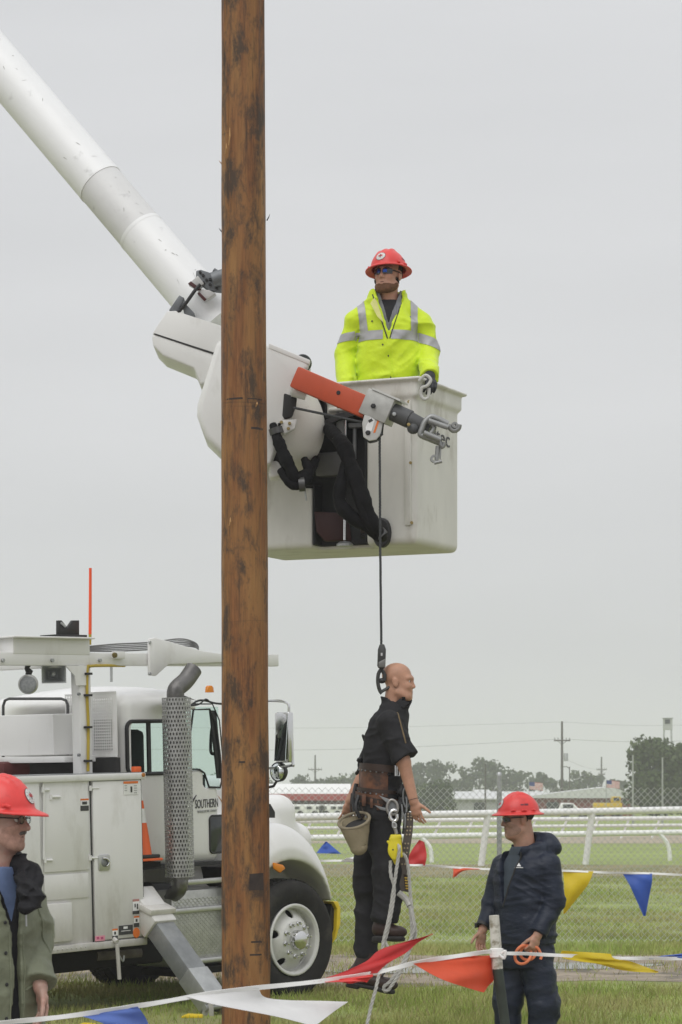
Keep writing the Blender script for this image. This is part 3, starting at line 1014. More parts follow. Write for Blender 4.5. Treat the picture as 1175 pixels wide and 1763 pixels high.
# ------------------------------------------------------------------ air
hm = bpy.data.materials.new('haze'); hm.use_nodes = True
hm.node_tree.nodes.clear()
ho = hm.node_tree.nodes.new('ShaderNodeOutputMaterial'); hv = hm.node_tree.nodes.new('ShaderNodeVolumePrincipled')
hv.inputs['Color'].default_value = (0.97, 0.98, 1.0, 1); hv.inputs['Density'].default_value = 0.0008; hv.inputs['Anisotropy'].default_value = 0.0
hm.node_tree.links.new(hv.outputs[0], ho.inputs['Volume'])
b = MB(); b.box((0, 560, 15.5), (1300, 1280, 33))
ob = b.build('haze', hm); tag(ob, kind='stuff')
# ------------------------------------------------------------------ the bucket truck (local axes: u forward, v out to the side facing us, w up)
TA, TP = math.radians(48), 0.03
t_h = np.array([math.cos(TA) * math.cos(TP), math.sin(TA) * math.cos(TP), math.sin(TP)])
t_n = np.array([math.sin(TA), -math.cos(TA), 0.0])
t_w = np.cross(t_n, t_h)
_hub = P(507, 1618, 21.85)
t_o = _hub - 0.5 * t_w
TM = Matrix([[t_h[0], t_n[0], t_w[0], t_o[0]], [t_h[1], t_n[1], t_w[1], t_o[1]], [t_h[2], t_n[2], t_w[2], t_o[2]], [0, 0, 0, 1]])


def T(px, py, v=None, u=None):
    """local truck point on the plane v=const or u=const seen at the photo pixel"""
    C0 = np.array([0, 0, EYE]); r = np.array([(px - CX) / F, 1, (HY - py) / F])
    N, val = (t_n, v) if v is not None else (t_h, u)
    k = (val - (C0 - t_o) @ N) / (r @ N); q = C0 + r * k - t_o
    return np.array([q @ t_h, q @ t_n, q @ t_w])


def tworld(p): return t_o + t_h * p[0] + t_n * p[1] + t_w * p[2]


def urange(px0, py0, px1, py1, v):
    mx_, my_ = (px0 + px1) / 2, (py0 + py1) / 2
    return T(px0, my_, v)[0], T(px1, my_, v)[0], T(mx_, py1, v)[2], T(mx_, py0, v)[2]


truck = thing('bucket_truck', 'white bucket truck parked behind the wooden pole with outrigger down', 'truck', matrix=TM)
m_tw = mat('truck white paint', (0.82, 0.815, 0.80), 0.32, var=0.03, scale=1.2, spec=0.5, coat=0.3, col2=(0.58, 0.56, 0.51), c2pos=(0.55, 0.9), c2scale=2.5, stretch=(1, 1, 0.5), dirtz=(1.45, 0.75, (0.30, 0.26, 0.20)))
m_bw = mat('body white paint', (0.76, 0.755, 0.745), 0.42, var=0.03, scale=1.5, col2=(0.50, 0.48, 0.43), c2pos=(0.54, 0.9), c2scale=3.5, stretch=(1, 1, 0.4), dirtz=(1.25, 0.6, (0.28, 0.25, 0.20)))
m_blk = mat('black plastic', (0.022, 0.022, 0.023), 0.5, var=0.2)
m_chs = mat('chassis black', (0.012, 0.0115, 0.011), 0.8, spec=0.2, var=0.3, scale=5)
m_chr = mat('chrome', (0.68, 0.68, 0.68), 0.18, metal=1.0, var=0.05)
m_alu = mat('aluminium', (0.55, 0.55, 0.54), 0.38, metal=0.85, var=0.1, scale=8)
m_stl = mat('grey steel', (0.22, 0.23, 0.235), 0.5, metal=0.3, var=0.2, scale=6, col2=(0.32, 0.32, 0.31), c2pos=(0.5, 0.75))
m_org = mat('orange plastic', (0.80, 0.14, 0.035), 0.5, var=0.06)
m_amb = mat('amber lens', (0.75, 0.25, 0.02), 0.2, var=0.05)
m_ylw = mat('yellow moulding', (0.72, 0.52, 0.02), 0.45, var=0.1)
m_hose = mat('yellow hose', (0.45, 0.33, 0.04), 0.5, var=0.15)
m_win = mat('tinted glass', (0.70, 0.83, 0.79), 0.0, var=0.0, trans=1.0, ior=1.04, spec=0.3)
m_mirr = mat('mirror glass', (0.72, 0.76, 0.76), 0.03, metal=1.0, var=0.0)
m_int = mat('cab interior', (0.035, 0.036, 0.038), 0.8)
m_txt = mat('dark lettering', (0.06, 0.06, 0.065), 0.5)
m_txtg = mat('grey lettering', (0.40, 0.40, 0.40), 0.5)
m_lug = mat('wheel steel', (0.52, 0.52, 0.50), 0.4, metal=0.4, var=0.1, scale=12)
m_dec_o = mat('orange sticker', (0.75, 0.18, 0.03), 0.5); m_dec_k = mat('black sticker', (0.05, 0.05, 0.05), 0.5); m_dec_w = mat('white sticker', (0.8, 0.8, 0.79), 0.5); m_dec_p = mat('pink sticker', (0.78, 0.33, 0.42), 0.5)

# chassis
b = MB()
for v in (-0.72, -1.5): b.box((-2.9, v, 0.86), (7.4, 0.09, 0.26))
for u in (-5.8, -4.6, -3.4, -2.2, -1.0, 0.3): b.box((u, -1.11, 0.86), (0.1, 0.69, 0.2))
b.lathe([(0, -1.0), (0.07, -1.0), (0.07, 1.0), (0, 1.0)], (0, -1.1, 0.5), (0, 1, 0), 10)
b.lathe([(0, -1.0), (0.09, -1.0), (0.09, 1.0), (0, 1.0)], (-4.6, -1.1, 0.5), (0, 1, 0), 10)
b.box((-0.2, -1.1, 0.95), (1.2, 0.6, 0.6))
b.build('chassis', m_chs, truck)


def wheel(u, v, sgn, dual=False):
    rt, rr, wd = 0.512, 0.305, 0.27
    ax = (0, sgn, 0)
    t_ = MB()
    t_.lathe([(rr - 0.005, 0.0 - 0.03), (rr + 0.02, 0.0), (rr + 0.07, 0.012), (rt - 0.075, 0.018), (rt - 0.03, 0.004), (rt - 0.008, -0.028), (rt, -0.06), (rt, -wd + 0.04), (rt - 0.03, -wd - 0.01), (rr + 0.02, -wd), (rr - 0.005, -wd + 0.03)], (u, v, 0.5), ax, 64)
    tyre = t_.build('tyre', m_tyre, truck, smooth=True)
    # tread blocks
    tb_ = MB()
    for k in range(56):
        a = 2 * math.pi * k / 56
        for q, off in ((-0.075, 0), (-0.135, 0.5), (-0.195, 0)):
            a2 = a + off * 2 * math.pi / 56
            c = np.array([u + math.cos(a2) * (rt + 0.002), v + sgn * q, 0.5 + math.sin(a2) * (rt + 0.002)])
            R = np.stack([[-math.sin(a2), 0, math.cos(a2)], [0, 1, 0], [math.cos(a2), 0, math.sin(a2)]], 1)
            tb_.box(c, (0.045, 0.05, 0.016), R)
    tag(tb_.build('tread_block', m_tyre, tyre), kind='stuff')
    s = SDF((u - 0.33, v - 0.2, 0.17), (u + 0.33, v + 0.2, 0.83), 0.0065)

    def disc(X, Y, Z):
        r = np.sqrt((X - u) ** 2 + (Z - 0.5) ** 2) + 0 * Y
        vv = (Y - v) * sgn
        if not dual: v0 = np.interp(r.ravel(), [0, 0.13, 0.165, 0.20, 0.255, 0.272], [0.012, 0.012, 0.006, -0.03, -0.085, -0.10]).reshape(r.shape)
        else: v0 = np.interp(r.ravel(), [0, 0.13, 0.165, 0.20, 0.255, 0.272], [-0.17, -0.17, -0.165, -0.14, -0.10, -0.09]).reshape(r.shape)
        d1 = np.maximum(np.abs(vv - v0) * 0.8 - 0.010, r - 0.275)
        d2 = np.maximum(np.abs(r - 0.283) - 0.010, np.abs(vv + 0.10) - 0.10)
        d3 = np.maximum(np.abs(r - 0.296) - 0.014, np.abs(vv - 0.004) - 0.010)
        return np.minimum(np.minimum(d1, d2), d3)
    s.u(Pr(disc, (u - 0.32, v - 0.19, 0.18), (u + 0.32, v + 0.19, 0.82)))
    for k in range(5):
        a = math.radians(20 + 72 * k)
        c = np.array([u + 0.222 * math.cos(a), v, 0.5 + 0.222 * math.sin(a)])
        s.sub(ell(c, (0.036, 0.3, 0.036)))
    rim = s.build('rim', mat('rim white', (0.66, 0.655, 0.63), 0.4, var=0.05, scale=6, col2=(0.42, 0.40, 0.36), c2pos=(0.58, 0.85), c2scale=9), truck)
    hv_ = 0.012 if not dual else -0.15
    b = MB(); b.lathe([(0.0, 0.085), (0.05, 0.083), (0.078, 0.07), (0.086, 0.05), (0.088, 0.0), (0.105, -0.002), (0.105, -0.012), (0, -0.012)], (u, v + sgn * hv_, 0.5), ax, 28)
    b.build('hub_cap', m_chr, rim, smooth=True)
    proto = None
    for k in range(10):
        a = 2 * math.pi * (k + 0.25) / 10
        c = (u + 0.142 * math.cos(a), v + sgn * hv_, 0.5 + 0.142 * math.sin(a))
        b = MB(); b.lathe([(0, 0.058), (0.010, 0.057), (0.0125, 0.05), (0.0125, 0.02), (0.021, 0.018), (0.021, 0.0), (0.021, -0.01)], c, ax, 8)
        b.build('lug_nut', m_chr, rim, smooth=True)
    # dark brake drum behind the hand holes
    b = MB(); b.lathe([(0, -0.15), (0.26, -0.15), (0.26, -0.3), (0, -0.3)], (u, v, 0.5), ax, 20); b.build('brake_drum', m_chs, rim)


wheel(0.0, 0.0, 1)
wheel(0.0, -2.2, -1)
wheel(-4.6, 0.0, 1, True)
wheel(-4.6, -2.2, -1, True)

CVS = -0.28
# cab
ca0, ca1, cw0, _ = urange(215, 1250, 383, 1490, CVS)
s = SDF((-2.0, -2.2, 1.0), (-0.35, 0.0, 2.95), 0.0135)
CU0, CU1, CV0, CV1, CW0 = ca0, -0.55, -1.95, CVS, T(340, 1489, CVS)[2]
CW1 = T(300, 1200, CVS)[2] + 0.03
s.u(rbox(((CU0 + CU1) / 2, (CV0 + CV1) / 2, (CW0 + CW1) / 2), ((CU1 - CU0) / 2, (CV1 - CV0) / 2, (CW1 - CW0) / 2), None, 0.11))
s.u(ell(((CU0 + CU1) / 2 - 0.05, (CV0 + CV1) / 2, CW1 - 0.08), (0.62, 0.9, 0.16)), 0.08)
s.inter(half((-0.62, 0, 1.95), (0.92, 0, 0.38)))
s.sub(rbox(((CU0 + CU1) / 2 - 0.02, (CV0 + CV1) / 2, (CW0 + CW1) / 2), ((CU1 - CU0) / 2 - 0.07, (CV1 - CV0) / 2 - 0.055, (CW1 - CW0) / 2 - 0.06), None, 0.08))
q = T(333, 1222, CVS); q2 = T(378, 1325, CVS); q3 = T(350, 1300, CVS); q4 = T(381, 1355, CVS)
w5 = T(219, 1242, CVS); w6 = T(330, 1330, CVS)
dwu = (q[0], q2[0])
for vv in (CV1, CV0):
    s.sub(rbox(((q[0] + q2[0]) / 2 - 0.05, vv, (q[2] + q2[2]) / 2), ((q2[0] - q[0]) / 2 + 0.05, 0.2, (q[2] - q2[2]) / 2), None, 0.04))
    s.sub(rbox(((q3[0] + q4[0]) / 2, vv, (q3[2] + q4[2]) / 2), ((q4[0] - q3[0]) / 2, 0.2, (q3[2] - q4[2]) / 2), None, 0.03))
    s.sub(rbox(((w5[0] + w6[0]) / 2, vv, (w5[2] + w6[2]) / 2), ((w6[0] - w5[0]) / 2 - 0.05, 0.2, (w5[2] - w6[2]) / 2), None, 0.05))
s.sub(rbox((-0.72, (CV0 + CV1) / 2, 2.28), (0.3, 0.82, 0.34), frame((0.92, 0, 0.38)), 0.04))
cab = s.build('cab', m_tw, truck, smooth=1)
# glass, gaskets
b = MB(); b.box(((q[0] + q2[0]) / 2 - 0.05, CV1 - 0.03, (q[2] + q4[2]) / 2), (q2[0] - q[0] + 0.16, 0.006, q[2] - q4[2] + 0.05)); b.build('window_glass', m_win, cab)
b = MB(); b.box(((w5[0] + w6[0]) / 2, CV1 - 0.03, (w5[2] + w6[2]) / 2), (w6[0] - w5[0], 0.006, w5[2] - w6[2] + 0.04)); b.build('window_glass', m_win, cab)
b = MB(); b.box(((q[0] + q2[0]) / 2 - 0.05, CV0 + 0.03, (q[2] + q4[2]) / 2), (q2[0] - q[0] + 0.16, 0.006, q[2] - q4[2] + 0.05)); b.build('window_glass', m_win, cab)


def rrect(u0, u1, w0, w1, v, r=0.05, n=5):
    pts = []
    for cx_, cw_, a0 in ((u1 - r, w1 - r, 0), (u0 + r, w1 - r, 90), (u0 + r, w0 + r, 180), (u1 - r, w0 + r, 270)):
        for k in range(n + 1):
            a = math.radians(a0 + 90 * k / n); pts.append((cx_ + r * math.cos(a), v, cw_ + r * math.sin(a)))
    return pts


b = MB(); b.tube(rrect(w5[0], w6[0] - 0.05, w6[2], w5[2], CV1 - 0.004, 0.06), 0.017, 8, closed=True); b.build('window_seal', m_blk, cab, smooth=True)
b = MB(); b.box(((w5[0] + w6[0]) / 2 - 0.09, CV1 - 0.035, (w5[2] + w6[2]) / 2), (0.035, 0.02, w5[2] - w6[2])); b.build('window_bar', m_blk, cab)
op = [T(333, 1222, CVS), T(361, 1221, CVS), T(372, 1245, CVS), T(379, 1300, CVS), T(382, 1345, CVS), T(379, 1356, CVS), T(360, 1355, CVS), T(352, 1331, CVS), T(344, 1325, CVS), T(320, 1325, CVS)]
b = MB(); b.tube([(p[0], CV1 + 0.002, p[2]) for p in op], 0.009, 6, closed=True); b.build('window_seal', m_blk, cab, smooth=True)
b = MB(); p0, p1, p2, p3 = T(364, 1223, CVS), T(374, 1223, CVS), T(384, 1340, CVS), T(377, 1340, CVS)
b.prism([(p[0], CV1 - 0.028, p[2]) for p in (p0, p1, p2, p3)], (0, 0.02, 0)); b.build('pillar_trim', m_blk, cab)
# door outline, grab handle, lower window, step line
dl = [T(330, 1212, CVS), T(366, 1212, CVS), T(378, 1240, CVS), T(386, 1330, CVS), T(388, 1480, CVS)]
b = MB(); b.tube([(p[0], CV1 + 0.001, p[2]) for p in dl], 0.006, 6); b.build('door_seam', m_blk, cab, smooth=True)
gh = smooth_path([T(375, 1298, -0.33), T(365, 1297, -0.36), T(363, 1285, -0.38), T(365, 1255, -0.38), T(371, 1240, -0.33)], 5)
b = MB(); b.tube(gh, 0.014, 8); b.build('grab_handle', m_blk, cab, smooth=True)
u0, u1, w0, w1 = urange(361, 1404, 392, 1468, CVS)
b = MB(); b.prism(rrect(u0, u1, w0, w1, CV1 - 0.01, 0.035), (0, 0.016, 0)); b.build('lower_window', m_glass_d, cab, bevel=0.003)
b = MB(); b.tube(rrect(u0, u1, w0, w1, CV1 + 0.005, 0.035), 0.008, 6, closed=True); b.build('window_seal', m_blk, cab, smooth=True)
b = MB(); pa, pb = T(330, 1487, CVS), T(390, 1482, CVS); b.box(((pa[0] + pb[0]) / 2 - 0.3, CV1 - 0.02, CW0 + 0.005), (1.25, 0.07, 0.03)); b.build('sill', m_blk, cab)
text_polys_obj('SOUTHERN', 0.105, (T(336, 1391, CVS)[0], CV1 + 0.004, T(355, 1391, CVS)[2]), (1, 0, 0.02), (0, 0, 1), 'lettering', m_txt, cab, width=T(375, 1385, CVS)[0] - T(336, 1385, CVS)[0])
text_polys_obj('PIONEER ELECTRIC COMPANY', 0.03, (T(340, 1399, CVS)[0], CV1 + 0.004, T(355, 1399, CVS)[2]), (1, 0, 0.02), (0, 0, 1), 'lettering', m_txtg, cab, width=T(373, 1395, CVS)[0] - T(340, 1395, CVS)[0])
b = MB(); pp = [T(324, 1366, CVS), T(331, 1380, CVS), T(338, 1369, CVS)]
b.tube([(p[0], CV1 + 0.003, p[2]) for p in pp], [0.012, 0.014, 0.004], 6); b.build('emblem', m_txt, cab, smooth=True)
# interior
b = MB()
for v in (-0.62, -1.55):
    b.box((CU0 + 0.55, v, 1.75), (0.5, 0.5, 0.16)); b.box((CU0 + 0.27, v, 2.02), (0.16, 0.48, 0.6)); b.box((CU0 + 0.25, v, 2.40), (0.11, 0.27, 0.2))
b.build('seat', m_int, cab, bevel=0.05)
b = MB(); b.box((-0.85, -1.115, 1.78), (0.35, 1.50, 0.28)); b.build('dashboard', m_int, cab, bevel=0.05)
b = MB(); b.box(((CU0 + CU1) / 2 - 0.05, -1.115, CW0 + 0.12), (0.98, 1.50, 0.1)); b.box(((CU0 + CU1) / 2 - 0.05, CV1 - 0.085, 1.62), (0.96, 0.03, 0.62)); b.build('cab_lining', m_int, cab)
st = [(-0.98 + 0.0, -1.55 + 0.22 * math.cos(a), 2.0 + 0.22 * math.sin(a)) for a in np.linspace(0, 6.283, 24, endpoint=False)]
b = MB(); b.tube([np.array([p[0] - (p[2] - 2.0) * 0.3, p[1], p[2]]) for p in st], 0.016, 6, closed=True); b.build('steering_wheel', m_blk, cab, smooth=True)
for vv in (-0.55, -1.7):
    b = MB()
    b.lathe([(0, 0.03), (0.02, 0.027), (0.03, 0.012), (0.034, -0.03)], (T(361, 1186, -0.55)[0], vv, T(361, 1186, -0.55)[2]), (0, 0, 1), 12, ell=(1.3, 1)); b.build('marker_lamp', m_amb, cab, smooth=True)

# bonnet and wings
s = SDF((-0.85, -2.35, 0.7), (1.2, 0.1, 2.2), 0.0145)
hn = [T(470, 1362, -0.6), T(485, 1374, -0.6), T(500, 1398, -0.6), T(512, 1440, -0.6)]
for uu, wt in ((-0.7, hn[0][2] + 0.20), (0.0, hn[0][2] + 0.15), (0.55, hn[1][2] + 0.03), (0.80, hn[2][2] - 0.10)):
    s.u(rbox((uu, -1.1, (wt + 0.95) / 2), (0.22, 0.60 - max(0, uu) * 0.16, (wt - 0.95) / 2), None, 0.16), 0.12)
for v in (-0.24, -1.96):
    s.u(ell((-0.02, v, 0.60), (0.70, 0.34, 0.90)), 0.0)
    s.u(ell((-0.05, v * 0.5 - 0.55, 0.75), (0.72, 0.55, 0.86)), 0.14)
s.inter(half((0, -0.02, 0), (0, 1, 0)))
s.inter(half((0, -2.18, 0), (0, -1, 0)))
s.inter(half((0, 0, 0.80), (0, 0, -1)))
for v in (0.0, -2.2):
    a_, c_ = (np.array([0, v - 0.42, 0.5]), np.array([0, v + 0.42, 0.5]))
    ar = Pr(lambda X, Y, Z, v=v: np.maximum((np.sqrt((X / 0.62) ** 2 + ((Z - 0.5) / 0.68) ** 2) - 1) * 0.62 + 0 * Y, np.abs(Y - v) - 0.46), (-0.7, v - 0.46, 0.4), (0.7, v + 0.46, 1.3))
    s.sub(ar, 0.015)
hood = s.build('bonnet', m_tw, truck, smooth=2)
b = MB(); b.box((0.0, -0.48, 0.95), (1.25, 0.02, 0.6)); b.box((-0.64, -0.25, 0.9), (0.03, 0.46, 0.5)); b.build('wheel_well', m_chs, truck)
p = T(479, 1493, -0.03)
b = MB(); b.prism([T(469, 1485, -0.025), T(485, 1489, -0.025), T(489, 1495, -0.025), T(480, 1503, -0.025), T(470, 1496, -0.025)], (0, 0.022, 0)); b.build('turn_signal', m_amb, hood, bevel=0.006)
b = MB()
b.prism([T(460, 1408, -0.45), T(463, 1384, -0.45), T(471, 1398, -0.45), T(471, 1408, -0.45)], (0, 0.02, 0)); b.build('cowl_vent', m_blk, hood)
# bumper
b = MB(); b.box((0.84, -1.25, 0.66), (0.16, 1.6, 0.34)); b.build('bumper', m_chs, truck, bevel=0.03)
bp = [T(574, 1552, -0.1), T(583, 1552, -0.1), T(587, 1562, -0.1), T(587, 1590, -0.1), T(580, 1615, -0.1), T(573, 1625, -0.1), T(580, 1600, -0.1), T(581, 1565, -0.1)]
b = MB(); b.prism(bp, (0.02, -0.26, 0)); b.build('bumper_end', m_ylw, truck, bevel=0.008)
b = MB(); b.prism([T(571, 1556, -0.14), T(581, 1562, -0.14), T(580, 1600, -0.14), T(570, 1632, -0.14), T(566, 1600, -0.14)], (0, -0.2, 0)); b.build('bumper_bracket', m_blk, truck)

# mirrors
mv = 0.14
p = T(490, 1268, mv); zt, zb = T(490, 1226, mv)[2], T(490, 1313, mv)[2]
b = MB(); b.box((p[0], mv, (zt + zb) / 2), (0.07, 0.165, zt - zb)); mir = b.build('mirror', m_chr, truck, bevel=0.02)
b = MB(); b.box((p[0] - 0.040, mv, (zt + zb) / 2), (0.006, 0.14, zt - zb - 0.03), frame((1, 0.10, -0.10)) @ np.array([[0, -1, 0], [1, 0, 0], [0, 0, 1.]])); b.build('mirror_glass', m_mirr, mir)
b = MB(); b.tube(smooth_path([(p[0] - 0.1, -0.45, zt + 0.10), (p[0], -0.1, zt + 0.10), (p[0], mv + 0.03, zt + 0.08), (p[0], mv + 0.06, zt - 0.03), (p[0] + 0.01, mv + 0.08, zb + 0.02), (p[0], mv + 0.04, zb - 0.03), (p[0] - 0.1, -0.3, zb - 0.06)], 5), 0.012, 8); b.build('mirror_arm', m_chr, mir, smooth=True)
pr_ = T(479, 1329, 0.06)
b = MB(); b.lathe([(0, 0.028), (0.05, 0.022), (0.075, 0.0), (0.08, -0.01)], pr_ + np.array([-0.01, 0, 0]), (-1, 0, 0), 24); b.build('round_mirror_glass', m_mirr, mir, smooth=True)
b = MB(); b.lathe([(0.081, -0.012), (0.085, 0.0), (0.083, 0.03), (0.05, 0.07), (0, 0.075)], pr_, (1, 0, 0), 24); b.build('round_mirror', m_blk, mir, smooth=True)
b = MB(); b.tube([pr_ + np.array([0.05, 0, 0]), pr_ + np.array([0.05, -0.1, -0.12]), pr_ + np.array([0.0, -0.5, -0.2])], 0.012, 8); b.build('mirror_bracket', m_blk, mir, smooth=True)

# fuel tank step under the door
u0, u1, w0, w1 = urange(298, 1512, 392, 1664, -0.12)
m_tread = mat('tread plate', (0.50, 0.50, 0.48), 0.4, metal=0.8, var=0.15, scale=14)
b = MB(); b.box(((u0 + u1) / 2, -0.36, (w0 + w1) / 2 - 0.04), (u1 - u0, 0.46, w1 - w0 - 0.1)); tank = b.build('side_step', m_tread, truck, bevel=0.02)
b = MB()
for i in range(26):
    for j in range(26):
        uu = u0 + 0.03 + (u1 - u0 - 0.06) * i / 25; ww = w0 + 0.05 + (w1 - w0 - 0.22) * j / 25
        a = math.radians(40 if (i + j) % 2 else -40)
        d = np.array([math.cos(a), 0, math.sin(a)]) * 0.011
        c = np.array([uu, -0.13, ww])
        b.beam(c - d, c + d, 0.005, 0.006, up=(0, 1, 0))
tag(b.build('tread_pattern', m_tread, tank), kind='stuff')
for py in (1518, 1566, 1655):
    w_ = T(340, py, -0.1)[2]
    b = MB(); b.box(((u0 + u1) / 2, -0.11, w_), (u1 - u0 + 0.02, 0.05, 0.045)); b.build('step_trim', m_alu, tank, bevel=0.01)
b = MB(); b.box(((u0 + u1) / 2, -0.25, w0 - 0.03), (u1 - u0 + 0.1, 0.4, 0.05)); b.build('tank_strap', m_chs, tank)

# exhaust
ex0, ex1 = T(310, 1510, 0.0), T(310, 1201, 0.0)
eu = (ex0[0] + ex1[0]) / 2
er = 0.118
b = MB(); rows, cols = 42, 28
for j in range(rows):
    for i in range(cols):
        da = 2 * math.pi / cols; a0 = (i + 0.5 * (j % 2)) * da
        hz = (ex1[2] - ex0[2]) / rows; z0 = ex0[2] + j * hz
        def pt(x, y, rr=er): return np.array([eu + rr * math.cos(a0 + da * x), -0.02 + rr * math.sin(a0 + da * x), z0 + hz * y])
        o = [pt(*k) for k in ((-.5, 0), (0, 0), (.5, 0), (.5, .5), (.5, 1), (0, 1), (-.5, 1), (-.5, .5))]
        h_ = [pt(*k) for k in ((-.2, .22), (0, .16), (.2, .22), (.28, .5), (.2, .78), (0, .84), (-.2, .78), (-.28, .5))]
        b.add(o + h_, [(k, (k + 1) % 8, 8 + (k + 1) % 8, 8 + k) for k in range(8)])
exh = b.build('exhaust_guard', mat('guard steel', (0.40, 0.40, 0.395), 0.42, metal=0.75, var=0.15, scale=10), truck, solid=0.003, weld=True)
m_pipe = mat('exhaust pipe', (0.22, 0.215, 0.21), 0.4, metal=0.8, var=0.25, scale=8)
b = MB(); b.tube([(eu, -0.02, ex0[2] - 0.02), (eu, -0.02, ex1[2])], 0.075, 16); b.build('exhaust_pipe', m_pipe, exh, smooth=True)
tp = smooth_path([(eu, -0.02, ex1[2] - 0.05), (eu, -0.02, ex1[2] + 0.06), T(320, 1172, -0.02), T(334, 1152, -0.02)], 6)
b = MB(); b.tube(tp, 0.072, 18, cap=False); b.build('exhaust_tip', mat('sooty pipe', (0.16, 0.155, 0.15), 0.45, metal=0.7, var=0.3, scale=7, col2=(0.05, 0.05, 0.05), c2pos=(0.5, 0.7)), exh, smooth=True, solid=0.004)
b = MB(); b.lathe([(0, 0), (0.069, 0)], tp[-2], nrm(np.array(tp[-1]) - tp[-2]), 16); b.build('exhaust_bore', m_dark, exh)
b = MB(); b.tube(smooth_path([(eu, -0.02, ex0[2] + 0.02), (eu + 0.0, -0.02, ex0[2] - 0.08), T(300, 1540, -0.15), T(270, 1556, -0.4)], 6), 0.062, 16); b.build('exhaust_elbow', m_pipe, exh, smooth=True)
b = MB(); b.tube(smooth_path([T(320, 1222, -0.1), T(338, 1208, -0.12), T(352, 1206, -0.14), T(372, 1211, -0.14), T(392, 1212, -0.14)], 5), 0.009, 6); b.tube(smooth_path([T(322, 1215, -0.1), T(342, 1213, -0.1), T(354, 1204, -0.12), T(360, 1207, -0.13)], 5), 0.007, 6); b.build('air_line', m_blk, cab, smooth=True)

# service body
BU1, BU0 = T(247, 1470, 0.0)[0], -6.0
BW0, BW1 = T(200, 1629, 0.0)[2], T(200, 1334, 0.0)[2]
b = MB(); b.box(((BU0 + BU1) / 2, -0.275, (BW0 + BW1) / 2), (BU1 - BU0, 0.55, BW1 - BW0)); body = b.build('service_body', m_bw, truck, bevel=0.012)
b = MB(); b.box(((BU0 + BU1) / 2, -2.0, (BW0 + BW1) / 2), (BU1 - BU0, 0.5, BW1 - BW0)); b.box(((BU0 + BU1) / 2, -1.15, 1.05), (BU1 - BU0 - 0.05, 1.19, 0.1)); b.build('far_body_side', m_bw, truck)
b = MB(); b.box(((BU0 + BU1) / 2, -0.01, BW1 - 0.015), (BU1 - BU0 + 0.03, 0.10, 0.055)); b.build('drip_rail', m_bw, body, bevel=0.012)
b = MB(); b.box(((BU0 + BU1) / 2, -0.27, BW1 + 0.006), (BU1 - BU0 + 0.03, 0.6, 0.02)); b.build('top_plate', m_stl, body)
b = MB(); b.box(((BU0 + BU1) / 2, 0.005, BW0 + 0.02), (BU1 - BU0, 0.05, 0.06)); b.build('bottom_rail', m_bw, body, bevel=0.01)


def sbox(px0, py0, px1, py1, v, th, name, m, parent, bevel=0.004, seg=2):
    u0, u1, w0, w1 = urange(px0, py0, px1, py1, v)
    b = MB(); b.box(((u0 + u1) / 2, v + th / 2, (w0 + w1) / 2), (u1 - u0, th, w1 - w0))
    return b.build(name, m, parent, bevel=bevel, seg=seg)


door1 = sbox(160, 1344, 243, 1616, 0.003, 0.022, 'cabinet_door', m_bw, body, 0.007)
door2 = sbox(74, 1338, 152, 1500, 0.003, 0.012, 'cabinet_door', m_bw, body, 0.006)
door3 = sbox(0, 1345, 68, 1610, 0.003, 0.020, 'cabinet_door', m_bw, body, 0.007)
door4 = sbox(76, 1555, 121, 1622, 0.003, 0.03, 'small_door', m_bw, body, 0.008)
sbox(76, 1505, 152, 1548, 0.003, 0.008, 'body_panel', m_bw, body, 0.004)
# seams recessed round the main door
u0, u1, w0, w1 = urange(158, 1342, 245, 1618, 0.002)
b = MB(); b.tube([(u0, 0.003, w0), (u1, 0.003, w0), (u1, 0.003, w1), (u0, 0.003, w1)], 0.006, 6, closed=True); b.build('door_seal', m_blk, body)


def handle(px, py, parent):
    p = T(px, py, 0.026)
    b = MB(); b.prism(rrect(p[0] - 0.062, p[0] + 0.062, p[2] - 0.064, p[2] + 0.064, 0.024, 0.02), (0, 0.010, 0)); h = b.build('door_handle', m_alu, parent, bevel=0.003)
    b = MB(); b.sphere((p[0] + 0.004, 0.030, p[2] + 0.004), (0.042, 0.012, 0.042), 16, 8); b.build('handle_cup', m_chs if False else m_stl, h, smooth=True)
    b = MB(); b.tube(smooth_path([(p[0] - 0.02, 0.04, p[2] + 0.035), (p[0] + 0.012, 0.052, p[2] + 0.03), (p[0] + 0.035, 0.052, p[2] + 0.0), (p[0] + 0.01, 0.05, p[2] - 0.03)], 4), 0.009, 8); b.build('latch', m_chr, h, smooth=True)


handle(179, 1485, door1)
p = T(88, 1598, 0.033)
b = MB(); b.prism(rrect(p[0] - 0.035, p[0] + 0.035, p[2] - 0.08, p[2] + 0.08, 0.033, 0.015), (0, 0.008, 0)); h = b.build('door_handle', m_alu, door4, bevel=0.003)
b = MB(); b.box((p[0], 0.042, p[2]), (0.035, 0.012, 0.1)); b.build('latch', m_chs, h, bevel=0.004)
for (px, py, L) in ((158, 1357, 12), (158, 1477, 14), (90, 1372, 14), (76, 1360, 9), (80, 1481, 10)):
    a, c = T(px - 2, py, 0.02), T(px + L, py, 0.02)
    b = MB(); b.tube([a, c], 0.010, 8); b.tube([a + np.array([0, 0, -0.02]), a + np.array([0, 0, 0.02])], 0.012, 8); b.build('hinge', m_bw, body, smooth=True)
b = MB(); b.tube([T(74, 1350, 0.02), T(76, 1362, 0.02), T(76, 1480, 0.02)], 0.009, 8); b.build('door_rod', m_bw, body, smooth=True)


def sticker(px0, py0, px1, py1, m, parent, v=0.027):
    return sbox(px0, py0, px1, py1, v, 0.0016, 'sticker', m, parent, 0)


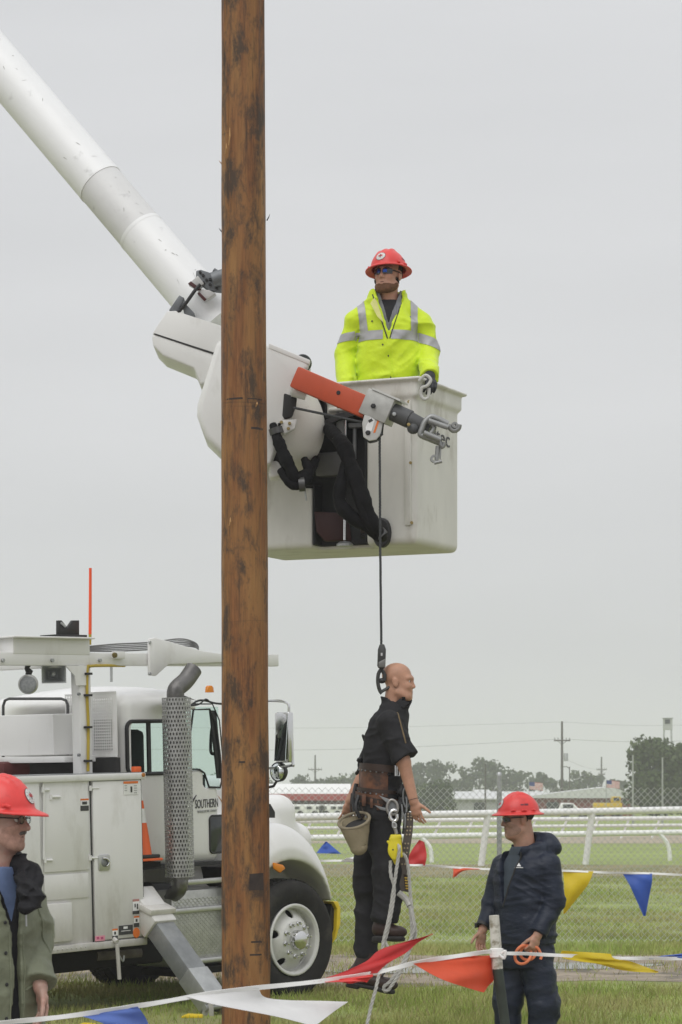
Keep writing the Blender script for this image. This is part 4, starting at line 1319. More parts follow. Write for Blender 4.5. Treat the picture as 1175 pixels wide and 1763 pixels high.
sticker(213, 1345, 238, 1368, m_dec_w, door1); sticker(213, 1345, 238, 1349, m_dec_o, door1, 0.0292)
for (px, py, w_) in ((217, 1353, 4), (217, 1357, 4), (217, 1361, 4), (233, 1353, 5), (233, 1357, 5), (233, 1361, 5), (233, 1365, 5)): sticker(px - 2, py - 1, px + w_ - 2, py + 0.5, m_txtg, door1, 0.0292)
sticker(225, 1354, 228, 1364, m_dec_k, door1, 0.0292)
sticker(229, 1548, 240, 1552, mat('faded red sticker', (0.45, 0.22, 0.2), 0.6), door1); sticker(229, 1552, 240, 1575, m_dec_w, door1); sticker(232, 1556, 234, 1562, m_dec_k, door1, 0.0292); sticker(236, 1556, 238, 1565, m_dec_k, door1, 0.0292); sticker(229, 1568, 240, 1574, m_dec_k, door1, 0.0292)
sticker(231, 1577, 240, 1580, m_dec_o, door1); sticker(231, 1580, 240, 1596, m_dec_w, door1); sticker(234, 1582, 237, 1587, m_dec_k, door1, 0.0292); sticker(231, 1589, 240, 1596, m_dec_k, door1, 0.0292)
sticker(194, 1599, 203, 1602, m_dec_o, door1); sticker(194, 1602, 203, 1618, m_dec_w, door1); sticker(197, 1604, 200, 1609, m_dec_k, door1, 0.0292); sticker(194, 1611, 203, 1617, m_dec_k, door1, 0.0292)
sticker(205, 1593, 229, 1609, m_dec_k, door1); sticker(213, 1595, 220, 1599, m_dec_w, door1, 0.0292); sticker(209, 1602, 225, 1603, m_dec_w, door1, 0.0292)
sticker(164, 1611, 181, 1620, m_dec_p, door1); sticker(167, 1613, 171, 1617, mat('dark pink print', (0.5, 0.08, 0.2), 0.5), door1, 0.0292); sticker(174, 1613, 178, 1617, MATS['dark pink print'], door1, 0.0292)
p = T(235.5, 1606, 0.028); b = MB(); b.lathe([(0, 0.003), (0.036, 0.003), (0.038, 0.0)], (p[0], 0.026, p[2]), (0, 1, 0), 20, ell=(1, 1.1)); b.build('reflector', m_dec_o, door1)
sticker(139, 1375, 153, 1378, m_dec_o, body, 0.016); sticker(139, 1378, 153, 1387, m_dec_w, body, 0.016); sticker(142, 1380, 150, 1385, m_dec_k, body, 0.0182); sticker(139, 1387, 153, 1396, m_dec_k, body, 0.016)
p = T(244, 1334, 0.02); b = MB(); b.lathe([(0, 0.012), (0.016, 0.01), (0.018, 0)], (p[0], 0.04, p[2]), (0, 1, 0), 10); b.build('marker_lamp', mat('amber dull', (0.4, 0.15, 0.03), 0.4), body)
p = T(235, 1326, -0.1); b = MB(); b.box((p[0], -0.1, BW1 + 0.035), (0.07, 0.05, 0.05)); b.build('orange_plug', m_org, body, bevel=0.006)

for k in range(9):
    p = T(84 + k * 8, 1626, 0.03); b = MB(); b.lathe([(0, .006), (.007, .005), (.009, 0)], (p[0], 0.031, BW0 + .02), (0, 1, 0), 8); b.build('rivet', m_bw, body)
# things under the body
a, c = T(160, 1646, -0.2), T(237, 1640, -0.2)
b = MB(); b.tube([a, c], 0.062, 14); b.build('under_pipe', mat('rusty pipe', (0.10, 0.085, 0.075), 0.7, var=0.4, scale=8), truck, smooth=True)
a, c = T(202, 1626, 0.06), T(206, 1686, 0.06)
b = MB(); b.tube([a, c], 0.016, 8); b.tube([a + np.array([0, 0, .02]), a + np.array([0, -0.05, .05])], 0.02, 8); b.build('pull_rod', m_bw, truck, smooth=True)
b = MB(); b.tube(smooth_path([T(203, 1640, 0.03), T(212, 1655, 0.03), T(214, 1645, 0.03)], 4), 0.008, 6); b.build('hook', m_galv, truck, smooth=True)
b = MB(); b.box(((T(90, 1660, -0.2)[0] + T(240, 1660, -0.2)[0]) / 2 - 0.4, -0.6, 0.58), (2.2, 0.9, 0.34)); b.build('tool_tray', m_chs, truck, bevel=0.02)
a, c = T(40, 1708, -0.05), T(158, 1690, -0.05)
b = MB(); b.beam(a + np.array([0, -.3, .16]), c + np.array([0, -.3, .12]), 0.06, 0.05); b.build('under_guard', m_chs, truck, bevel=0.01)
u0, u1, w0, w1 = urange(247, 1340, 258, 1605, -0.2)
b = MB(); b.box((u1 - 0.06, -0.62, (w0 + w1) / 2 - 0.02), (0.25, 0.5, w1 - w0 - 0.05)); b.build('front_locker', m_bw, truck, bevel=0.012)
b = MB(); b.prism([T(262, 1520, -0.35), T(300, 1520, -0.35), T(302, 1570, -0.35), T(296, 1600, -0.35), T(262, 1600, -0.35)], (0, -0.5, 0)); b.build('mud_flap', m_blk, truck, bevel=0.02)

# outrigger
ou = T(262, 1580, 0.03)[0]
o0, o1 = T(262, 1578, u=ou), T(372, 1733, u=ou)
dirn = nrm(o1 - o0)
b = MB(); b.beam(o0 - dirn * 0.25, o0 + dirn * 0.14, 0.20, 0.25, up=(1, 0, 0)); b.build('outrigger_socket', m_bw, truck, bevel=0.02)
b = MB(); b.beam(o0 - dirn * 0.1, o1, 0.155, 0.20, up=(1, 0, 0)); leg = b.build('outrigger_leg', m_stl, truck, bevel=0.012)
b = MB(); b.beam(o1 - dirn * 0.35, o1 - dirn * 0.02, 0.17, 0.215, up=(1, 0, 0)); b.build('leg_sleeve', m_galv, leg, bevel=0.01)
b = MB(); b.box(o1 + np.array([0, -0.02, -0.10]), (0.34, 0.34, 0.045)); b.box(o1 + np.array([0.09, 0, -0.03]), (0.02, 0.12, 0.14)); b.box(o1 + np.array([-0.09, 0, -0.03]), (0.02, 0.12, 0.14)); b.build('outrigger_foot', mat('foot plate', (0.40, 0.39, 0.36), 0.6, var=0.2, scale=10), truck, bevel=0.008)
b = MB(); b.tube([o1 + np.array([-0.13, 0, 0.0]), o1 + np.array([0.13, 0, 0.0])], 0.025, 10); b.build('pivot_pin', m_galv, truck, smooth=True)
sk = T(262, 1566, u=ou)
b = MB(); b.box((ou, sk[1] + 0.03, sk[2] + 0.02), (0.28, 0.22, 0.05), frame((0, 1, -0.35))); b.build('socket_cap', m_tw, truck, bevel=0.01)

# overhead rack
RV = -0.3
a, c = T(-60, 1137, RV), T(474, 1137, RV)
b = MB(); b.beam(a + np.array([-2.2, 0, 0]), c, 0.09, 0.105); rack = b.build('rack_beam', m_bw, truck, bevel=0.008)
b = MB(); b.beam(a + np.array([-2.2, -1.6, 0]), c + np.array([-2.3, -1.6, 0]), 0.09, 0.1); b.build('far_rack_beam', m_bw, truck, bevel=0.008)
for uu in (-2.3, -3.4):
    b = MB(); b.beam((uu, RV - 0.05, a[2] + 0.0), (uu, RV - 1.55, a[2] + 0.0), 0.09, 0.09); b.build('rack_crossbar', m_bw, truck, bevel=0.008)
pa, pb = T(139, 1146, RV), T(139, 1330, RV)
b = MB(); b.beam((pa[0], RV, pb[2] - 0.1), (pa[0], RV, pa[2]), 0.10, 0.125, up=(1, 0, 0)); post = b.build('rack_post', m_bw, truck, bevel=0.008)
b = MB(); b.prism([T(112, 1146, RV + 0.05), T(152, 1146, RV + 0.05), T(151, 1180, RV + 0.05), T(130, 1180, RV + 0.05), T(128, 1164, RV + 0.05)], (0, 0.012, 0)); b.build('gusset', m_bw, post)
for py in (1195, 1300):
    p = T(136, py, RV + 0.06); b = MB(); b.bolt(p, (0, 1, 0), 0.014, 0.012); b.build('bolt', m_stl, post)
for px in (5, 90, 172):
    p = T(px, 1137, RV + 0.05); b = MB(); b.bolt(p, (0, 1, 0), 0.016, 0.014); b.build('bolt', m_galv, rack)
b = MB(); b.prism([T(x, y, RV + 0.05) for x, y in ((254, 1100), (264, 1098), (345, 1121), (388, 1127), (388, 1140), (287, 1144), (265, 1164), (254, 1163))], (0, 0.03, 0)); gu = b.build('bracket_plate', m_bw, rack, bevel=0.006)
for q_ in ((258, 1106), (258, 1160)):
    p = T(*q_, RV + 0.08); b = MB(); b.bolt(p, (0, 1, 0), 0.014, 0.01); b.build('bolt', m_galv, gu)
u0, u1, w0, w1 = urange(16, 1101, 148, 1126, RV)
b = MB(); b.box(((u0 + u1) / 2, RV - 0.06, (w0 + w1) / 2), (u1 - u0, 0.22, w1 - w0 + 0.01)); b.box(((u0 + u1) / 2 - 0.02, RV - 0.04, w1 + 0.012), (u1 - u0 + 0.05, 0.3, 0.015)); tray = b.build('rack_tray', m_bw, truck, bevel=0.006)
b = MB(); vv = RV - 0.05
b.prism([T(x, y, vv) for x, y in ((101, 1094), (101, 1068), (107, 1068), (117, 1081), (126, 1068), (137, 1068), (137, 1094))], (0, -0.03, 0)); b.build('cradle', m_blk, tray, bevel=0.003)
b = MB(); b.beam(T(105, 1072, vv + 0.003), T(113, 1079, vv + 0.003), 0.018, 0.012, up=(0, 1, 0)); b.build('cradle_strip', m_galv, tray)
u0, u1, w0, w1 = urange(92, 1093, 145, 1097, vv)
b = MB(); b.box(((u0 + u1) / 2, vv - 0.06, (w0 + w1) / 2), (u1 - u0, 0.2, 0.02)); b.build('cradle_base', m_blk, tray, bevel=0.004)
a, c, d_ = T(155, 1110, RV), T(155.5, 1092, RV), T(156, 978, RV)
b = MB(); b.tube([a, c], 0.012, 8); b.build('rod_socket', m_hose, truck, smooth=True)
b = MB(); b.tube([c, d_], [0.013, 0.0115], 8); b.build('marker_rod', mat('fluorescent orange', (0.9, 0.10, 0.03), 0.45, var=0.02), truck, smooth=True)
b = MB()
for k in range(5):
    b.tube(smooth_path([T(155, 1113 + k * 2, RV - 0.05 * k), T(200, 1109 + k * 3, RV - 0.05 * k), T(260, 1106 + k * 3, RV - 0.05 * k), T(310, 1100 + k * 3, RV - 0.05 * k), T(335, 1106 + k * 2, RV - 0.05), T(342, 1114 + k, RV - 0.05)], 5), 0.005 if k % 2 else 0.0065, 6)
b.build('cable_bundle', mat('grey cable', (0.16, 0.16, 0.16), 0.6), rack, smooth=True)
p = T(204, 1128, RV + 0.06); b = MB(); b.box(p, (0.11, 0.05, 0.06)); b.build('lamp_box', m_bw, rack, bevel=0.006)
p = T(197, 1128, RV + 0.09); b = MB(); b.lathe([(0, 0.02), (0.02, 0.018), (0.024, 0)], p, (0, 1, 0), 12); b.build('rack_lamp', mat('olive lens', (0.12, 0.09, 0.02), 0.3), rack)
b = MB(); b.tube(smooth_path([T(215, 1146, RV + 0.02), T(180, 1146, RV + 0.05), T(156, 1147, RV + 0.06), T(151, 1152, RV + 0.06), T(150.5, 1200, RV + 0.06), T(152.5, 1250, RV + 0.06), T(152, 1328, RV + 0.06)], 8), 0.012, 8); hs_ = b.build('hydraulic_hose', m_hose, truck, smooth=True)
for py in (1160, 1197, 1252, 1310):
    p = T(152, py, RV + 0.07); b = MB(); b.box(p, (0.06, 0.04, 0.018)); b.build('hose_clip', m_blk, hs_)
b = MB(); b.tube([T(192, 1146, RV - 0.5), T(192, 1174, RV - 0.5)], 0.012, 6); b.build('rack_rod', m_galv, truck)
# flood lamp
p = T(49, 1178, RV - 0.05)
fd = nrm((-0.7, 0.75, -0.1))
b = MB(); b.lathe([(0, 0.035), (0.06, 0.034), (0.066, 0.03)], p, fd, 24); fl = b.build('flood_lamp', mat('lamp lens', (0.34, 0.35, 0.37), 0.25, var=0.2, scale=60), truck, smooth=True)
b = MB(); b.lathe([(0.066, 0.036), (0.078, 0.03), (0.08, 0.0), (0.06, -0.05), (0, -0.07)], p, fd, 24); b.build('lamp_housing', m_alu, fl, smooth=True)
b = MB(); b.tube([p + np.array([0, 0, 0.07]), p + np.array([0.015, 0, 0.10]), p + np.array([-0.01, 0, 0.125]), p + np.array([0.005, 0, 0.15]), p + np.array([0, 0, 0.2])], [0.022, 0.03, 0.02, 0.024, 0.012], 8); b.build('lamp_bracket', m_blk, fl)
# horn loudspeaker
p = T(92, 1161, RV - 0.12)
hd = nrm((-0.62, 0.78, 0)); R = frame(hd)
s = SDF(p - 0.3, p + 0.3, 0.006)
def _horn(X, Y, Z):
    x = (X - p[0]) * R[0, 0] + (Y - p[1]) * R[1, 0] + (Z - p[2]) * R[2, 0]; y = (X - p[0]) * R[0, 1] + (Y - p[1]) * R[1, 1] + (Z - p[2]) * R[2, 1]; z = (X - p[0]) * R[0, 2] + (Y - p[1]) * R[1, 2] + (Z - p[2]) * R[2, 2]
    k = np.clip((y + 0.13) / 0.22, 0, 1); hw = 0.035 + 0.065 * k; hh_ = 0.03 + 0.045 * k
    d = np.maximum(np.maximum(np.abs(x) - hw, np.abs(z) - hh_), np.abs(y + 0.02) - 0.11)
    kk = np.clip((y + 0.12) / 0.2, 0, 1); inn = np.maximum(np.maximum(np.abs(x) - hw + 0.008, np.abs(z) - hh_ + 0.008), -(y + 0.11))
    return np.maximum(d, -inn)
s.u(Pr(_horn, p - 0.25, p + 0.25)); s.u(tcap(p - hd * 0.11, p - hd * 0.16, 0.05, 0.04), 0.01); s.u(tcap(p - hd * 0.10, p + hd * 0.03, 0.022, 0.018), 0.004)
hn_ = s.build('horn_speaker', mat('speaker grey', (0.48, 0.50, 0.51), 0.5), truck)
b = MB(); b.beam(p + np.array([-0.1, 0, 0.082]), p + np.array([0.12, 0, 0.082]), 0.05, 0.012); b.beam(p - hd * 0.12 + np.array([0, 0, -0.06]), p - hd * 0.12 + np.array([0, 0, 0.09]), 0.04, 0.02); b.build('speaker_bracket', m_galv, hn_)

# guards, locker and frame behind the cab
GU = CU0 - 0.12


def perforated(pxa, pya, pxb, pyb, u, nx, ny, name, border=0.06, hole=0.55):
    a = T(pxa, pya, u=u); c = T(pxb, pyb, u=u)
    v0, v1, w0, w1 = a[1], c[1], c[2], a[2]
    if v0 > v1: v0, v1 = v1, v0
    b = MB()
    g0, g1, h0, h1 = v0 + border, v1 - border, w0 + border, w1 - border
    for i in range(nx):
        for j in range(ny):
            x0, x1 = g0 + (g1 - g0) * i / nx, g0 + (g1 - g0) * (i + 1) / nx; y0, y1 = h0 + (h1 - h0) * j / ny, h0 + (h1 - h0) * (j + 1) / ny
            mx_, my_ = (x0 + x1) / 2, (y0 + y1) / 2; hx, hy = (x1 - x0) * hole / 2, (y1 - y0) * hole / 2
            b.add([(u, x0, y0), (u, x1, y0), (u, x1, y1), (u, x0, y1), (u, mx_ - hx, my_ - hy), (u, mx_ + hx, my_ - hy), (u, mx_ + hx, my_ + hy), (u, mx_ - hx, my_ + hy)], [(0, 1, 5, 4), (1, 2, 6, 5), (2, 3, 7, 6), (3, 0, 4, 7)])
    for (x0, x1, y0, y1) in ((v0, v1, w0, h0), (v0, v1, h1, w1), (v0, g0, h0, h1), (g1, v1, h0, h1)):
        b.add([(u, x0, y0), (u, x1, y0), (u, x1, y1), (u, x0, y1)], [(0, 1, 2, 3)])
    return b.build(name, m_bw, truck, solid=0.004)


perforated(153, 1192, 203, 1303, GU, 9, 18, 'guard_panel', 0.05)
perforated(112, 1196, 134, 1303, GU + 0.02, 4, 20, 'guard_panel', 0.012)
cc = T(185, 1316, u=GU); b = MB(); b.box((GU + 0.0, cc[1] - 0.12, cc[2] - 0.01), (0.05, 0.5, 0.13)); b.build('guard_gap', m_dark, truck)
cc = T(105, 1322, u=GU); b = MB(); b.box((GU + 0.02, cc[1] - 0.25, cc[2]), (0.05, 1.0, 0.12)); b.build('guard_gap', m_dark, truck)
a, c = T(155, 1240, u=GU + 0.04), T(200, 1296, u=GU + 0.04)
b = MB(); b.box((GU + 0.05, (a[1] + c[1]) / 2, (a[2] + c[2]) / 2), (0.02, abs(c[1] - a[1]), a[2] - c[2])); b.build('guard_hole_shade', m_dark, truck)  # added dark panel: shade behind the lower guard holes, set as colour
# locker on the deck
LU = GU - 0.35
a, c = T(-30, 1233, u=LU), T(93, 1300, u=LU)
b = MB(); b.box((LU + 0.15, (a[1] + c[1]) / 2, (a[2] + c[2]) / 2), (0.3, abs(c[1] - a[1]), a[2] - c[2])); lk = b.build('deck_locker', m_bw, truck, bevel=0.012)
b = MB(); b.box((LU + 0.1, (a[1] + c[1]) / 2 + 0.08, c[2] - 0.035), (0.34, abs(c[1] - a[1]) + 0.25, 0.05)); b.build('locker_shelf', m_bw, lk, bevel=0.006)
fr = [T(6, 1310, u=GU - 0.05), T(6, 1215, u=GU - 0.05), T(9, 1206, u=GU - 0.05), T(16, 1203, u=GU - 0.05), T(106, 1203, u=GU - 0.05), T(114, 1206, u=GU - 0.05), T(117, 1214, u=GU - 0.05), T(117, 1300, u=GU - 0.05)]
b = MB(); b.tube(fr, 0.012, 8); b.build('window_guard', mat('dark grey tube', (0.07, 0.07, 0.07), 0.6), truck, smooth=True)
a = T(-20, 1318, u=LU); b = MB(); b.box((LU, a[1] + 0.25, a[2] - 0.03), (0.3, 0.25, 0.12)); b.build('hose_reel', mat('dark red hose', (0.10, 0.02, 0.02), 0.6), truck, bevel=0.04)

# boom turret on the deck (mostly out of the frame to the left)
tu = np.array([-4.4, -1.15, 0])
b = MB(); b.lathe([(0, 2.35), (0.36, 2.35), (0.42, 2.2), (0.42, 1.4), (0.6, 1.3), (0.6, 1.1), (0, 1.1)], tu, (0, 0, 1), 24); b.build('turret', m_bw, truck, smooth=True)

# cone carried between locker and cab
cp = T(253, 1478, -0.10)
cone = thing('traffic_cone', 'orange traffic cone with white band standing beside the truck locker', 'traffic cone', matrix=TM @ Matrix.Translation((BU1 + 0.105, -0.135, cp[2])))
ht = 0.53
def conr(h): return 0.088 * (1 - h / ht) + 0.018 * h / ht
b = MB(); b.lathe([(conr(0), 0.03), (conr(0.29), 0.29)], (0, 0, 0), n=24); b.build('cone_body', m_org, cone, smooth=True)
b = MB(); b.lathe([(conr(0.405), 0.405), (conr(0.47), 0.47)], (0, 0, 0), n=24); b.build('cone_top', m_org, cone, smooth=True)
b = MB(); b.lathe([(conr(0.29) + 0.001, 0.29), (conr(0.405) + 0.001, 0.405)], (0, 0, 0), n=24); b.build('white_band', m_dec_w, cone, smooth=True)
b = MB(); b.lathe([(conr(0.47), 0.47), (conr(ht), ht), (0, ht)], (0, 0, 0), n=24); b.build('white_tip', m_dec_w, cone, smooth=True)
b = MB(); b.box((0.01, 0, 0.018), (0.20, 0.22, 0.03)); b.build('cone_base', m_blk, cone, bevel=0.008)
b = MB(); b.box((0.02, 0, -0.008), (0.22, 0.24, 0.02)); b.build('base_rim', m_org, cone, bevel=0.006)
b = MB(); b.box((BU1 + 0.13, -0.14, cp[2] - 0.05), (0.2, 0.2, 0.045)); b.build('cone_holder', m_chs, truck)
# ------------------------------------------------------------------ the wooden pole
YP = 15.6
pb_, pt_ = P(423.5, 1700, YP), P(419, 0, YP)
m_wood = bpy.data.materials.new('creosoted pole wood'); m_wood.use_nodes = True
def _wood(m):
    n = m.node_tree.nodes; l = m.node_tree.links; b = n['Principled BSDF']
    b.inputs['Roughness'].default_value = 0.55; b.inputs['Specular IOR Level'].default_value = 0.35
    tcn = n.new('ShaderNodeTexCoord')
    def noise(st, sc, det=6, ro=0.6, dist=0.0):
        mp = n.new('ShaderNodeMapping'); mp.inputs['Scale'].default_value = st; l.new(tcn.outputs['Object'], mp.inputs[0])
        z = n.new('ShaderNodeTexNoise'); z.inputs['Scale'].default_value = sc; z.inputs['Detail'].default_value = det; z.inputs['Roughness'].default_value = ro; z.inputs['Distortion'].default_value = dist
        l.new(mp.outputs[0], z.inputs['Vector']); return z.outputs[0]
    def ramp(f, stops):
        r = n.new('ShaderNodeValToRGB'); e = r.color_ramp.elements
        while len(e) < len(stops): e.new(0.5)
        for k, (p, c) in enumerate(stops): e[k].position = p; e[k].color = (*c, 1)
        l.new(f, r.inputs[0]); return r.outputs[0]
    def mix(f, a, c):
        x = n.new('ShaderNodeMixRGB'); l.new(f, x.inputs[0]); l.new(a, x.inputs[1]); x.inputs[2].default_value = (*c, 1); return x.outputs[0]
    grain = noise((1, 1, 0.06), 85, 8, 0.75)
    base = ramp(grain, [(0.3, (0.105, 0.041, 0.014)), (0.5, (0.195, 0.079, 0.025)), (0.72, (0.30, 0.132, 0.044))])
    mid = ramp(noise((1, 1, 0.12), 9, 5), [(0.42, (0, 0, 0)), (0.68, (1, 1, 1))])
    base = mix(mid, base, (0.30, 0.155, 0.05))
    blot = ramp(noise((1, 1, 0.42), 7.0, 10, 0.76, 0.2), [(0.49, (0, 0, 0)), (0.60, (0.9, 0.9, 0.9))])
    base = mix(blot, base, (0.045, 0.031, 0.021))
    strk = ramp(noise((1, 1, 0.08), 26, 9, 0.7), [(0.55, (0, 0, 0)), (0.66, (0.8, 0.8, 0.8))])
    base = mix(strk, base, (0.045, 0.028, 0.018))
    hz_ = ramp(noise((0.25, 0.25, 3.2), 3.0, 5, 0.6, 0.8), [(0.66, (0, 0, 0)), (0.74, (0.6, 0.6, 0.6))])
    base = mix(hz_, base, (0.03, 0.022, 0.018))
    l.new(base, b.inputs['Base Color'])
    bp = n.new('ShaderNodeBump'); bp.inputs['Strength'].default_value = 0.7; bp.inputs['Distance'].default_value = 0.006
    l.new(grain, bp.inputs['Height']); l.new(bp.outputs[0], b.inputs['Normal'])
_wood(m_wood)
pole = thing('wooden_pole', 'tall brown wooden utility pole standing in the foreground', 'utility pole', (pb_[0], YP, 0))
s_ = F / YP
nseg, nc = 300, 120
ztop = 8.2
V = []
for j in range(nseg + 1):
    z = -0.1 + (ztop + 0.1) * j / nseg
    k = (z - pb_[2]) / (pt_[2] - pb_[2])
    cx_ = pb_[0] + (pt_[0] - pb_[0]) * k
    r = (0.5 * 83 / s_) + (0.5 * (74 - 83) / s_) * k
    a = np.arange(nc) * 2 * math.pi / nc
    p = np.stack([np.cos(a) * 2.2, np.sin(a) * 2.2, np.full(nc, z * 0.8)], 1)
    p2 = np.stack([np.cos(a) * 7, np.sin(a) * 7, np.full(nc, z * 2.6)], 1)
    rr = r * (1 + 0.05 * (vnoise(p, 1.0) - 0.5) + 0.03 * (vnoise(p2, 1.0) - 0.5))
    p3 = np.stack([np.cos(a) * 9 + 40, np.sin(a) * 9 + 40, np.full(nc, z * 0.9)], 1); g3 = (1 - np.abs(2 * vnoise(p3, 1.0) - 1)) ** 10 * np.clip((vnoise(p3 * np.array([.3, .3, 1.2]) + 9, 1.0) - .45) * 5, 0, 1)
    rr = rr - 0.006 * g3 + 0.0015 * (vnoise(p3 * np.array([3, 3, 1.5]), 1.0) - .5)
    V.append(np.stack([cx_ - pb_[0] + rr * np.cos(a), rr * np.sin(a), np.full(nc, z)], 1))
V = np.concatenate(V)
I = np.arange(nseg)[:, None] * nc; K = np.arange(nc)[None]
Fq = np.stack([I + K, I + (K + 1) % nc, I + nc + (K + 1) % nc, I + nc + K], 2).reshape(-1, 4)
link('shaft', mesh_np('shaft', V, Fq), m_wood, pole)
b = MB(); b.lathe([(0, 0), (0.125, 0)], (pt_[0], YP, ztop), (0, 0, 1), 24); b.build('top_face', m_wood, pole)
m_spl = mat('fresh splinter', (0.42, 0.24, 0.10), 0.8, var=0.2)
r_ = random.Random(4)
for k in range(4):
    side = -1 if k < 3 else 1
    py = r_.uniform(60, 1500)
    a = P(381 if side < 0 else 462, py, YP); a[0] += 0.008 * -side
    L = r_.uniform(0.02, 0.05)
    b = MB(); b.tube([a, a + np.array([side * 0.012, -0.01, L * 0.5]), a + np.array([side * r_.uniform(0.012, 0.035), -0.01, L])], [0.004, 0.003, 0.0008], 5)
    b.build('splinter', m_spl if k % 3 else m_dark, pole)
for px, py, L in ((394, 250, 30), (388, 265, 18), (441, 700, 8), (395, 905, 14)):
    a = P(px, py, YP - 0.13); c = P(px + 2, py - L, YP - 0.135)
    b = MB(); b.tube([a, (a + c) / 2 + np.array([0.004, -0.008, 0]), c], [0.003, 0.006, 0.002], 5); b.build('splinter', m_spl, pole)
skp = Skin(pole.children[0])
m_stain = mat('dark stamp stain', (0.035, 0.025, 0.02), 0.7, var=0.4, scale=20)
def on_pole(px0, py0, px1, py1, name, m):
    a = P(px0, py1, YP); c = P(px1, py0, YP)
    o = (a + c) / 2; hw, hh_ = (c[0] - a[0]) / 2, (c[2] - a[2]) / 2
    skp.decal((o[0], YP - 0.3, o[2]), (1, 0, 0), (0, 0, 1), (0, 1, 0), [[(-hw, -hh_), (hw, -hh_ * 1.05), (hw * 0.97, hh_), (-hw * 0.98, hh_ * 0.9)]], 0.0015, name, m, pole)
on_pole(431, 1502, 455, 1531, 'dark_patch', m_stain)
for q_ in ((390, 690, 420, 693), (428, 691, 452, 693), (434, 740, 454, 744), (434, 1618, 452, 1621), (432, 1640, 452, 1643), (413, 1311, 424, 1314)):
    on_pole(*q_, 'gouge', m_stain)

# ------------------------------------------------------------------ aerial lift: boom, covers, jib, bucket
YB = 16.85
lift = thing('aerial_lift', 'white aerial lift boom carrying bucket and orange jib above the truck', 'aerial lift', P(420, 640, YB))
m_fib = mat('boom white', (0.81, 0.815, 0.815), 0.35, var=0.03, scale=3, col2=(0.42, 0.42, 0.41), c2pos=(0.63, 0.85), c2scale=7, bump=0.03, bscale=20)
m_fibg = mat('boom grey section', (0.66, 0.66, 0.655), 0.4, var=0.05, scale=5, col2=(0.4, 0.4, 0.4), c2pos=(0.62, 0.8), c2scale=9)
m_cov = mat('cover white', (0.72, 0.72, 0.70), 0.35, var=0.03, scale=4, col2=(0.45, 0.44, 0.39), c2pos=(0.56, 0.85), c2scale=5, stretch=(1, 1, 0.5))
m_bkt = mat('bucket fibreglass', (0.65, 0.642, 0.595), 0.45, var=0.07, scale=5, col2=(0.36, 0.335, 0.27), c2pos=(0.54, 0.80), c2scale=4.0, stretch=(1, 1, 0.45), bump=0.05, bscale=30)
# boom axis
ax0 = np.array([-100.0, -4.0]); ax1 = np.array([372.0, 552.0])           # pixel line of the axis
def boom_pt(k, Yb=None):
    q = ax0 + (ax1 - ax0) * k
    return P(q[0], q[1], YB + 0.9 * (1 - k))
def boom_k(px): return (px - ax0[0]) / (ax1[0] - ax0[0])
R0 = 0.163
kA, kB = boom_k(172), boom_k(244)
b = MB(); E0 = boom_pt(-1.6)
b.tube([E0, boom_pt(-0.5), boom_pt(0.2), boom_pt(kA)], [R0 * 1.14, R0 * 1.06, R0 * 1.0, R0 * 1.0], 40); b.build('boom_tube', m_fib, lift, smooth=True)
b = MB(); b.tube([boom_pt(kA), boom_pt(kB)], R0 * 0.985, 40); b.build('insulator_section', m_fibg, lift, smooth=True)
b = MB(); b.tube([boom_pt(kB), boom_pt(1.02)], [R0, R0 * 1.02], 40); b.build('boom_tip', m_fib, lift, smooth=True)
for k in (kA, kB):
    b = MB(); b.tube([boom_pt(k - 0.004), boom_pt(k + 0.004)], R0 * 1.008, 40); b.build('boom_collar', m_fib, lift, smooth=True)
# elbow and lower boom down to the truck (outside the picture)
tb_w = tworld(np.array([-4.4, -1.15, 2.35]))
b = MB(); b.sphere(E0, 0.32, 20, 12); b.tube([E0, E0 * 0.5 + tb_w * 0.5, tb_w], [0.2, 0.23, 0.26], 24); b.build('lower_boom', m_fib, lift, smooth=True)


def pprism(pts, Y, depth, name, m, parent=lift, bevel=0.02, seg=3):
    b = MB(); b.prism([P(x, y, Y) for x, y in pts], (0, depth, 0))
    return b.build(name, m, parent, bevel=bevel, seg=seg)


# grey clamp on the boom tip
m_clp = mat('clamp grey', (0.17, 0.18, 0.19), 0.5, metal=0.3, var=0.15, scale=10)
YC = YB - 0.22
cl = pprism([(338, 466), (346, 464), (382, 476), (382, 503), (360, 500), (337, 484)], YC, 0.05, 'clamp_plate', m_clp, bevel=0.006)
for px, py in ((350, 474), (356, 482), (351, 487), (362, 481), (362, 490), (345, 469), (374, 497)):
    b = MB(); b.bolt(P(px, py, YC - 0.004), (0, -1, 0), 0.010, 0.012); b.build('bolt', m_blk, cl)
b = MB(); b.tube([P(366, 482, YC - 0.02), P(392, 474, YC - 0.02)], 0.05, 16); b.tube([P(368, 465, YC), P(376, 470, YC)], 0.016, 8); b.build('clamp_drum', m_clp, lift, smooth=True)
for pts in ([(331, 483), (341, 474), (352, 488), (340, 497), (324, 488)], [(344, 497), (360, 499), (372, 505), (362, 512), (353, 516), (340, 505)]):
    pprism(pts, YC - 0.02, 0.09, 'clamp_pad', mat('pad white', (0.5, 0.5, 0.49), 0.5), bevel=0.006)
pprism([(324, 488), (329, 484), (347, 498), (340, 500)], YC - 0.03, 0.02, 'pad_liner', mat('dark maroon', (0.07, 0.02, 0.02), 0.6), bevel=0.002)
pprism([(340, 505), (344, 503), (356, 515), (352, 518)], YC - 0.03, 0.02, 'pad_liner', MATS['dark maroon'], bevel=0.002)
for pts in ([(291, 534), (309, 508), (318, 513), (306, 538)], [(314, 527), (321, 524), (336, 540), (332, 545), (318, 541)]):
    pprism(pts, YC - 0.02, 0.1, 'wedge_bracket', m_clp, bevel=0.005)
